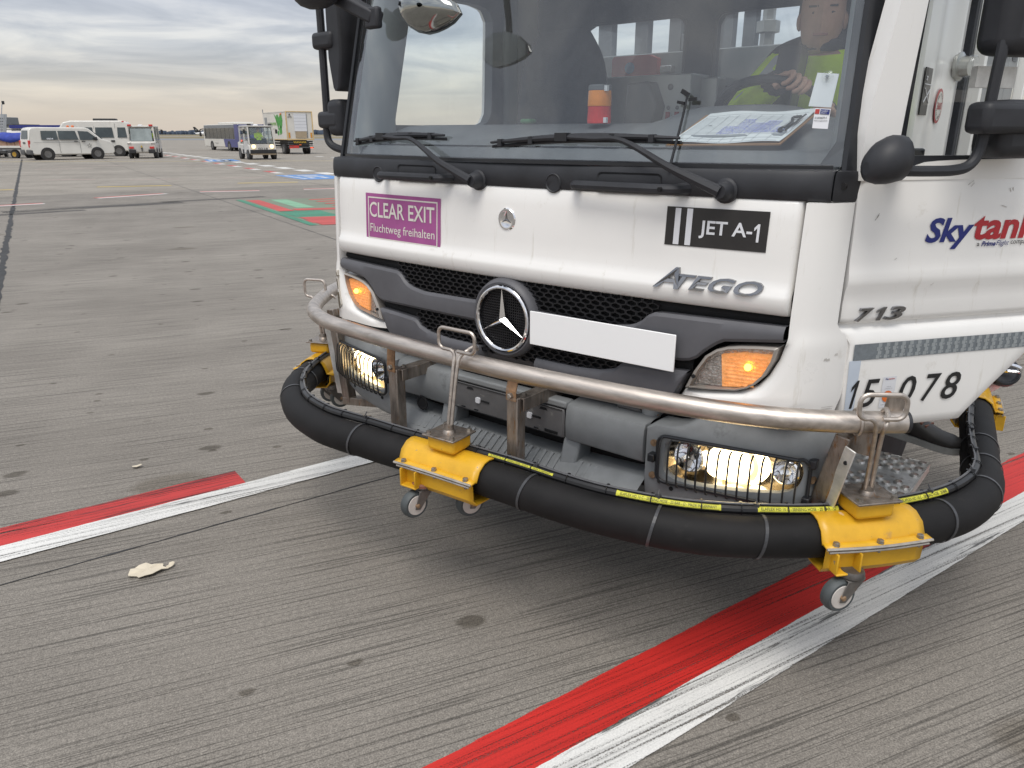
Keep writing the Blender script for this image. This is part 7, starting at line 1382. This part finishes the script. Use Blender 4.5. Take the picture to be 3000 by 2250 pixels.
# 3 ---- baggage tractor seen from behind with two people
def tractor(loc, deg, label, lit_front):
    v = vroot('baggage_tractor', loc, deg, label, 'tractor'); hw = 0.86
    hull('body', [(-1.35, 0.42), (-1.42, 1.0), (-1.36, 1.08), (-0.95, 1.10), (-0.95, 0.95), (0.9, 0.95), (1.30, 0.92), (1.46, 0.45), (1.35, 0.34), (-1.25, 0.34)], lambda z: hw, 'veh_dirty', v, 0.06)
    boxp('roof', (0.12, 0, 2.04), (2.05, 1.66, 0.10), 'veh_dirty', v, .04)
    for x, z1 in ((-0.92, 2.0), (0.15, 2.0), (1.08, 2.0)):
        for s in (1, -1): b = B(); b.bar((x + (0.16 if x > 1 else -0.03 if x < 0 else 0), s * 0.80, 0.94), (x, s * 0.77, z1), 0.09, 0.09, up=(1, 0, 0)); b.obj('cab_post', 'veh_dirty', v, bevel=.015)
    for s in (1, -1):
        for x0, x1 in ((-0.88, 0.08), (0.22, 1.10)): spanel('side_window', rect(x0, x1, 1.15, 1.96), s * 0.79, 'side_glass', v, .01)
        spanel('door_panel', rect(0.20, 1.14, 0.42, 1.15), s * (hw + .004), 'veh_dirty', v, .03); spanel('door_seam', rect(0.17, 0.19, 0.4, 1.15), s * (hw + .02), 'deck_grey', v, .01); spanel('step_recess', rect(-0.25, 0.12, 0.38, 0.62), s * (hw + .004), 'veh_black', v, .02)
        boxp('tail_lamp', (-1.41, s * 0.63, 0.70), (0.05, 0.28, 0.13), 'veh_red', v, .01); boxp('indicator_lamp', (-1.40, s * 0.72, 0.97), (0.05, 0.24, 0.12), 'lamp_silver', v, .01); boxp('bumper', (-1.40, s * 0.60, 0.46), (0.16, 0.42, 0.26), 'veh_black', v, .04)
        boxp('roof_lamp', (-0.93 if not lit_front else 1.08, s * 0.66, 2.12), (0.10, 0.24, 0.12), 'veh_red' if not lit_front else 'veh_black', v, .02); boxp('wing_mirror', (1.15, s * 1.02, 1.72), (0.06, 0.14, 0.26), 'veh_black', v, .02)
        b = B(); b.tube([(1.1, s * .8, 1.85), (1.15, s * 1.0, 1.88), (1.15, s * 1.02, 1.8)], .012, 6, 3); b.obj('mirror_arm', 'veh_black', v)
        b = B(); b.lathe((1.38, s * 0.58, 0.80), (1, 0, 0.25), [(0, 0.12), (0.06, 0.12), (0.08, 0.10)], 14); b.obj('headlamp', 'head_glow' if lit_front else 'lamp_silver', v)
        if s == 1: boxp('headlamp_surround', (1.37, 0, 0.80), (0.02, 1.55, 0.30), 'veh_dirty', v, .005)
    epanel('rear_window', [(-0.66, 1.12), (0.66, 1.12), (0.64, 1.92), (-0.64, 1.92)], lambda z: -0.97 + (z - 1.1) * .06, 'pale_glass' if not lit_front else 'side_glass', v, .012); epanel('windscreen', [(-0.70, 1.0), (0.70, 1.0), (0.66, 1.95), (-0.66, 1.95)], lambda z: 1.25 - (z - 1.0) * .16, 'side_glass', v, .012)
    b = B(); b.tube([(-0.965, -0.68, 1.10), (-0.965, 0.68, 1.10), (-0.92, 0.66, 1.94), (-0.92, -0.66, 1.94)], .022, 6, 1, closed=True); b.obj('window_rubber', 'veh_black', v); b = B(); b.tube([(1.27, -0.72, 0.98), (1.27, 0.72, 0.98), (1.12, 0.68, 1.97), (1.12, -0.68, 1.97)], .022, 6, 1, closed=True); b.obj('window_rubber', 'veh_black', v)
    boxp('seat', (-0.25, 0, 1.05), (0.5, 1.4, 0.5), 'veh_black', v, .06); b = B(); b.lathe((-0.2, 0.1, 2.08), (0, 0, 1), [(0, 0.16), (0.06, 0.16), (0.09, 0.08)], 16); b.obj('beacon', 'decal_white', v)
    boxp('front_bumper', (1.45, 0, 0.50), (0.10, 1.66, 0.24), 'veh_black' if lit_front else 'veh_dirty', v, .03); boxp('under_rail', (1.42, 0, 0.34), (0.08, 1.6, 0.10), 'board_tan', v, .02); b = B(); b.lathe((-1.45, 0, 0.45), (0, 0, 1), [(0, .03), (0.18, .03), (0.2, .06), (0.24, .06)], 10); b.obj('tow_hitch', 'veh_black', v)
    b = B(); b.add([(-1.432, -0.07, 0.72), (-1.432, 0.07, 0.72), (-1.432, 0, 0.86)], [(0, 1, 2)]); b.obj('warning_triangle', 'hazard_yellow', v, smooth=False)
    vwheels(v, (-0.95, 0.95), 0.84, 0.33, 0.24, 'deck_grey'); return v
tractor((-25.15, 54.0), 106, 'white baggage tractor seen from behind with two people inside', False)
seated((-25.42, 53.75, 1.16), 106, 'person in yellow vest on the left seat of the baggage tractor seen from behind'); seated((-24.68, 53.95, 1.10), 106, 'person in yellow vest on the right seat of the baggage tractor seen from behind')
v = tractor((-16.75, 51.7), -57, 'white tow tractor number 0218 driving towards us with headlights on', True)
b = B(); add_text(b, '0218', -0.30, 0.30, 0.60, 0.73, lambda x, z, d: (1.452 - 0.13 * (z - 0.45), x, z), bold=.02); b.obj('tractor_number', 'veh_black', v, smooth=False)
seated((-16.50, 51.40, 1.12), -57, 'driver in yellow vest at the wheel of tow tractor number 0218')
# 4 ---- airport bus
v = vroot('airport_bus', (-28.3, 80.2), 127, 'blue and white low floor airport bus seen from its rear corner', 'bus')
v.scale = (1.0, 1.0, 0.86)
hull('body', [(-5.6, 0.35), (-5.65, 2.6), (-5.5, 2.85), (5.3, 2.85), (5.65, 2.5), (5.75, 1.1), (5.6, 0.35)], 1.25, 'veh_white', v, 0.08)
for s in (1, -1):
    spanel('window_band', [(-5.45, 1.28), (5.3, 1.28), (5.3, 2.45), (-5.45, 2.45)], s * 1.256, 'bus_glass', v); spanel('upper_band', rect(-5.45, 5.3, 2.47, 2.80), s * 1.256, 'roof_grey', v)
    for k in range(8): spanel('window_bar', rect(-4.2 + 1.28 * k, -4.16 + 1.28 * k, 1.28, 2.45), s * 1.268, 'veh_black', v, .012)
    spanel('blue_flank', [(-5.6, 0.38), (-1.3, 0.38), (-1.0, 1.26), (-5.6, 1.26)], s * 1.256, 'bus_blue', v); spanel('blue_quarter', rect(-5.6, -4.5, 1.27, 2.84), s * 1.262, 'bus_blue', v)
    b = B(); b.tube([(5.5, s * 1.2, 2.4), (5.9, s * 1.5, 2.3), (5.95, s * 1.5, 1.9)], 0.06, 6, 4); b.obj('mirror_arm', 'veh_black', v); boxp('wing_mirror', (5.95, s * 1.5, 1.75), (0.12, 0.22, 0.45), 'veh_black', v, .04)
    boxp('tail_lamp', (-5.66, s * 1.05, 1.05), (0.06, 0.22, 0.32), 'tail_glow', v, .02); boxp('roof_marker', (-5.62, s * 1.0, 2.66), (0.08, 0.2, 0.12), 'veh_red', v, .02); boxp('low_lamp', (-5.66, s * 0.9, 0.62), (0.05, 0.2, 0.1), 'veh_red', v, .02)
epanel('rear_skin', rect(-1.24, 1.24, 0.38, 2.82), -5.655, 'bus_blue', v, .03); epanel('rear_window', rect(-1.0, 1.0, 1.75, 2.65), -5.68, 'bus_glass', v, .03); boxp('roof_unit', (-1.2, 0, 2.96), (5.2, 1.9, 0.26), 'veh_white', v, .08)
boxp('seat_row', (-1.5, 0.6, 1.2), (6, 0.5, 0.6), 'veh_black', v, .1)
b = B(); add_text(b, 'Fraport', 1.1, 2.1, 0.68, 0.86, lambda x, z, d: (2.9 - x, 1.262 if True else 0, z)); b.obj('operator_lettering', 'deck_grey', v, smooth=False); vwheels(v, (-2.6, 3.0), 1.245, 0.48, 0.3)
# 5 ---- catering high loader
v = vroot('catering_truck', (-18.9, 66.6), 123, 'catering truck with raised white box and green leaf artwork seen from behind', 'truck')
v.scale = (0.85, 0.85, 0.74)
hull('cargo_box', rect(-4.0, 3.6, 1.52, 4.42), 1.25, 'veh_white', v, 0.03)
for s in (1, -1):
    for z0, z1 in ((1.50, 1.58), (4.36, 4.44)): spanel('box_rail', rect(-4.02, 3.62, z0, z1), s * 1.262, 'veh_white' if z1 > 4 else 'frame_tan', v, .04)
    boxp('box_corner_post', (-4.0, s * 1.24, 2.97), (0.10, 0.10, 2.92), 'frame_tan', v, .01); boxp('tail_light', (-4.02, s * 1.0, 0.70), (0.08, 0.30, 0.14), 'tail_glow', v, .01); boxp('hazard_panel', (-4.03, s * 1.05, 1.98), (0.02, 0.16, 0.55), 'hazard_yellow', v, .003)
    for k in range(3): boxp('hazard_stripe', (-4.043, s * 1.05, 1.80 + 0.18 * k), (0.012, 0.15, 0.07), 'veh_orange', v, .002)
    for z in (0.72, 1.0, 1.28): b = B(); b.box((0.4, s * 1.20, z), (3.4, 0.05, 0.07)); b.obj('side_guard', 'veh_white', v)
    for z in (0.82, 1.02, 1.22): boxp('stair_step', (-3.95, s * 1.0, z), (0.30, 0.44, 0.05), 'veh_white' if s < 0 else 'deck_grey', v, .005)
epanel('roller_door', rect(-0.66, 0.52, 2.40, 4.18), -4.03, 'decal_white', v, .04); epanel('lower_door', rect(-0.60, 0.46, 1.72, 2.38), -4.05, 'board_tan', v, .05)
for k in range(5): epanel('door_slat', rect(-0.64, 0.50, 2.74 + 0.33 * k, 2.755 + 0.33 * k), -4.055, 'cabinet_grey', v, .006)
epanel('door_edge', rect(-0.72, -0.66, 1.7, 4.2), -4.03, 'roof_grey', v, .05); epanel('top_rail', rect(-1.25, 1.25, 4.36, 4.44), -4.03, 'frame_tan', v, .05); epanel('bottom_rail', rect(-1.25, 1.25, 1.48, 1.62), -4.03, 'frame_tan', v, .05)
b = B(); add_text(b, '470', 0.72, 1.10, 3.72, 3.95, lambda y, z, d: (-4.03, 1.82 - y, z)); b.obj('fleet_number', 'veh_black', v, smooth=False); epanel('number_mark', [(0.80, 4.02), (1.0, 4.02), (0.90, 4.2)], -4.03, 'veh_black', v, .01)
b = B(); add_text(b, 'gate', 0.30, 1.15, 3.02, 3.38, lambda x, z, d: (2.35 - x * 1.0, 1.262, z)); b.obj('side_lettering', 'cabinet_grey', v, smooth=False); b = B(); add_text(b, 'gourmet', 1.20, 3.25, 2.86, 3.40, lambda x, z, d: (2.35 - x, 1.262, z), bold=.015); b.obj('side_lettering', 'lime_text', v, smooth=False)
def leaf(P, nm='leaf_artwork', mt='leaf_green'): b = B(); b.prism([(x, 1.268, z) for x, z in P], [(x, 1.262, z) for x, z in P]); b.obj(nm, mt, v, smooth=False)
leaf([(-1.2, 2.9), (-0.95, 3.5), (-1.1, 4.1), (-1.5, 4.15), (-1.9, 3.8), (-1.8, 3.2), (-1.5, 2.8)]); leaf([(-1.9, 2.6), (-1.7, 3.3), (-2.1, 4.05), (-2.7, 4.2), (-2.9, 3.5), (-2.6, 2.8)]); leaf([(-1.9, 2.0), (-1.6, 2.6), (-2.0, 3.0), (-2.5, 2.9), (-2.5, 2.2)]); leaf([(-1.25, 1.95), (-1.0, 2.2), (-1.2, 2.5), (-1.5, 2.4), (-1.55, 2.05)])
for k in range(6): leaf([(-0.35 - 0.1 * k, 4.2 - .05 * k), (-0.42 - .1 * k, 4.2 - .05 * k), (-1.62 + 0.04 * k, 2.6 - .02 * k), (-1.55 + 0.04 * k, 2.6)])
leaf([(-2.2, 3.95), (-2.1, 4.2), (-2.7, 4.3), (-2.75, 4.1)], 'red_artwork', 'veh_orange'); spanel('side_hatch', rect(2.2, 3.0, 2.0, 3.9), 1.262, 'cabinet_grey', v, .02)
hull('cab', [(3.7, 0.5), (3.7, 2.3), (5.0, 2.3), (5.3, 1.6), (5.4, 0.5)], 1.15, 'veh_white', v, 0.06); boxp('chassis', (0.2, 0, 0.95), (8.2, 0.9, 0.4), 'veh_black', v); boxp('scissor_lift', (-1.0, 0, 1.32), (5.0, 1.5, 0.35), 'veh_black', v); boxp('rear_platform', (-3.9, 0.0, 1.15), (0.2, 2.3, 0.5), 'veh_black', v); boxp('rear_beam', (-4.0, 0, 0.72), (0.12, 2.4, 0.12), 'deck_grey', v); boxp('red_tow_bar', (-4.02, 0.7, 0.78), (0.14, 0.9, 0.28), 'veh_red', v)
epanel('hazard_board', rect(-0.55, 0.75, 1.16, 1.36), -4.03, 'veh_black', v, .02)
for k in range(8): epanel('hazard_slash', [(-0.5 + .155 * k, 1.17), (-0.42 + .155 * k, 1.17), (-0.34 + .155 * k, 1.35), (-0.42 + .155 * k, 1.35)], -4.05, 'hazard_yellow', v, .01)
boxp('orange_plate', (-4.04, 0.1, 0.98), (0.02, 0.22, 0.10), 'veh_orange', v); b = B(); b.tube([(3.62, 1.2, 4.4), (3.62, 1.2, 4.8)], 0.05, 6, 1); b.obj('corner_pole', 'cabinet_grey', v); vwheels(v, (-2.4, 4.3), 1.2, 0.48, 0.5)
# 6 ---- baggage trailer with tarpaulin at the left edge
v = vroot('baggage_trailer', (-34.9, 54.1), -8, 'flat baggage trailer loaded with cartons under a blue tarpaulin', 'trailer')
boxp('deck', (0, 0, 0.62), (4.4, 1.6, 0.12), 'deck_grey', v); boxp('deck_rail', (0, -0.81, 0.74), (4.4, 0.05, 0.14), 'veh_white', v)
for k in range(7):
    b = B(); b.box((-1.75 + 0.58 * k, -0.35, 1.04 + 0.04 * (k % 2)), (0.55, 0.7, 0.60)); b.obj('carton', 'carton', v, bevel=.02)
b = B(); rows = []; rnd = random.Random(9)
for i in range(15):
    x = -2.1 + 4.2 * i / 14; rows.append([(x, yy + rnd.uniform(-.03, .03), zz_ + rnd.uniform(-.05, .04)) for yy, zz_ in ((-0.80, 1.15 - 0.12 * math.sin(i * .7)), (-0.78, 1.30), (-0.6, 1.58), (-0.2, 1.64), (0.4, 1.62), (0.78, 1.4), (0.80, 0.9))])
b.grid(rows); b.obj('tarpaulin', 'tarp_blue', v, ang=80, solid=.02); vwheels(v, (-1.3, 1.3), 0.7, 0.26, 0.14, 'gold_wheel'); b = B(); b.tube([(2.2, 0, .5), (3.0, 0, .45)], .04, 6, 1); b.obj('drawbar', 'deck_grey', v)
# 7 ---- tank trailer behind it
v = vroot('tank_trailer', (-39.2, 62.5), 5, 'white cylindrical tank trailer behind the tarpaulin load', 'trailer'); v.scale = (1, 1, 0.72)
b = B(); b.lathe((-4.5, 0, 1.75), (1, 0, 0), [(0, 0.5), (0.1, 0.8), (0.3, 0.88), (8.4, 0.88), (8.6, 0.8), (8.7, 0.5)], 24); b.obj('tank', 'veh_white', v); boxp('walkway', (0.4, 0, 2.72), (7.0, 0.6, 0.14), 'veh_white', v); boxp('frame', (0, 0, 0.85), (8.6, 1.4, 0.2), 'deck_grey', v); boxp('blue_panel', (2.0, -0.3, 2.92), (4.2, 0.5, 0.34), 'bus_blue', v); epd = B(); epd.sphere((2.2, -0.86, 2.0), 0.26, 12, (1, .2, 1)); epd.obj('red_emblem', 'veh_red', v)
b = B(); add_text(b, 'JET FUEL CAUTION', -3.0, 1.2, 1.95, 2.15, lambda x, z, d: (x, -0.885, z)); b.obj('tank_lettering', 'roof_grey', v, smooth=False); vwheels(v, (-3.2, -2.0, 3.2), 1.0, 0.45, .3)
# 8 ---- terminal building, stair truck, far parked aircraft
v = vroot('terminal_building', (-214, 300), 0, 'low grey airport building far away at the left edge', 'building')
v.scale = (1, 1, 0.55)
boxp('wall', (0, 0, 4.2), (60, 16, 8.4), 'roof_grey', v, 0); boxp('roof', (0, 0, 8.6), (61, 17, 0.5), 'deck_grey', v, 0); boxp('roof_house', (20, 0, 11.0), (10, 10, 5), 'roof_grey', v, .3)
for k in range(9): boxp('window', (-26 + 6.3 * k, -8.1, 5.0), (4.2, 0.3, 2.2), 'veh_glass', v, 0)
boxp('window', (20, -5.1, 11.4), (7, 0.3, 2.0), 'pale_glass', v, 0)
v = vroot('boarding_stairs', (-37.15, 57.0), 108, 'grey mobile boarding stair frame cut off by the left picture edge', 'stairs'); v.scale = (0.75, 0.8, 0.68)
b = B(); b.bar((-1.0, 0.5, 0.6), (1.6, 0.5, 4.3), 0.10, 0.5, up=(0, 1, 0)); b.bar((-1.0, -0.5, 0.6), (1.6, -0.5, 4.3), 0.10, 0.5, up=(0, 1, 0)); b.obj('stair_flank', 'roof_grey', v)
for k in range(12): boxp('stair_step', (-0.9 + 0.2 * k, 0, 0.7 + 0.29 * k), (0.24, 0.95, 0.05), 'deck_grey', v, 0)
b = B(); b.tube([(-0.9, 0.5, 1.8), (1.7, 0.5, 5.3), (2.2, 0.5, 5.35)], .04, 6, 1); b.tube([(-0.9, -0.5, 1.8), (1.7, -0.5, 5.3), (2.2, -0.5, 5.35)], .04, 6, 1); b.obj('hand_rail', 'roof_grey', v); boxp('stair_lamp', (2.0, -0.55, 5.5), (0.2, 0.2, 0.34), 'veh_black', v, .03); boxp('base', (0, 0, 0.5), (3.2, 1.6, 0.3), 'deck_grey', v); vwheels(v, (-1.1, 1.1), .8, .3, .2)
v = vroot('airliner', (-145, 384), 18, 'distant parked airliner with a dark tail fin beyond the bus', 'aircraft')
v.scale = (0.5, 0.5, 0.5)
b = B(); b.lathe((-16, 0, 3.0), (1, 0, 0.0), [(0, 0.3), (2, 1.0), (6, 1.75), (12, 1.95), (28, 1.95), (31, 1.5), (33, 0.5)], 18); b.obj('fuselage', 'plane_white', v)
b = B(); q = [(-15.8, 4.0), (-17.6, 9.2), (-15.6, 9.2), (-11.2, 4.6)]; b.prism([(x, 0.15, z) for x, z in q], [(x, -0.15, z) for x, z in q]); fin = b.obj('tail_fin', 'veh_black', v); b = B(); st_ = [(-15.1 + (0.9 if i % 2 == 0 else .45) * math.cos(R(90 + 36 * i)), 6.7 + (0.9 if i % 2 == 0 else .45) * math.sin(R(90 + 36 * i))) for i in range(10)]; b.prism([(x, -0.17, z) for x, z in st_], [(x, -0.16, z) for x, z in st_]); b.obj('fin_emblem', 'cabinet_grey', fin)
b = B(); b.prism([(-2, 0, 2.4), (4, 0, 2.4), (-3, 15, 3.2), (-5, 15, 3.2)], [(-2, 0, 2.1), (4, 0, 2.1), (-3, 15, 3.1), (-5, 15, 3.1)]); b.prism([(-2, 0, 2.4), (4, 0, 2.4), (-3, -15, 3.2), (-5, -15, 3.2)], [(-2, 0, 2.1), (4, 0, 2.1), (-3, -15, 3.1), (-5, -15, 3.1)]); b.prism([(-16, 0, 3.9), (-13, 0, 3.9), (-16.5, 5, 4.2), (-17.5, 5, 4.2)], [(-16, 0, 3.7), (-13, 0, 3.7), (-16.5, 5, 4.1), (-17.5, 5, 4.1)]); b.obj('wing', 'plane_white', v); vwheels(v, (-2.5, 12.0), 2.0, 0.55, .5)
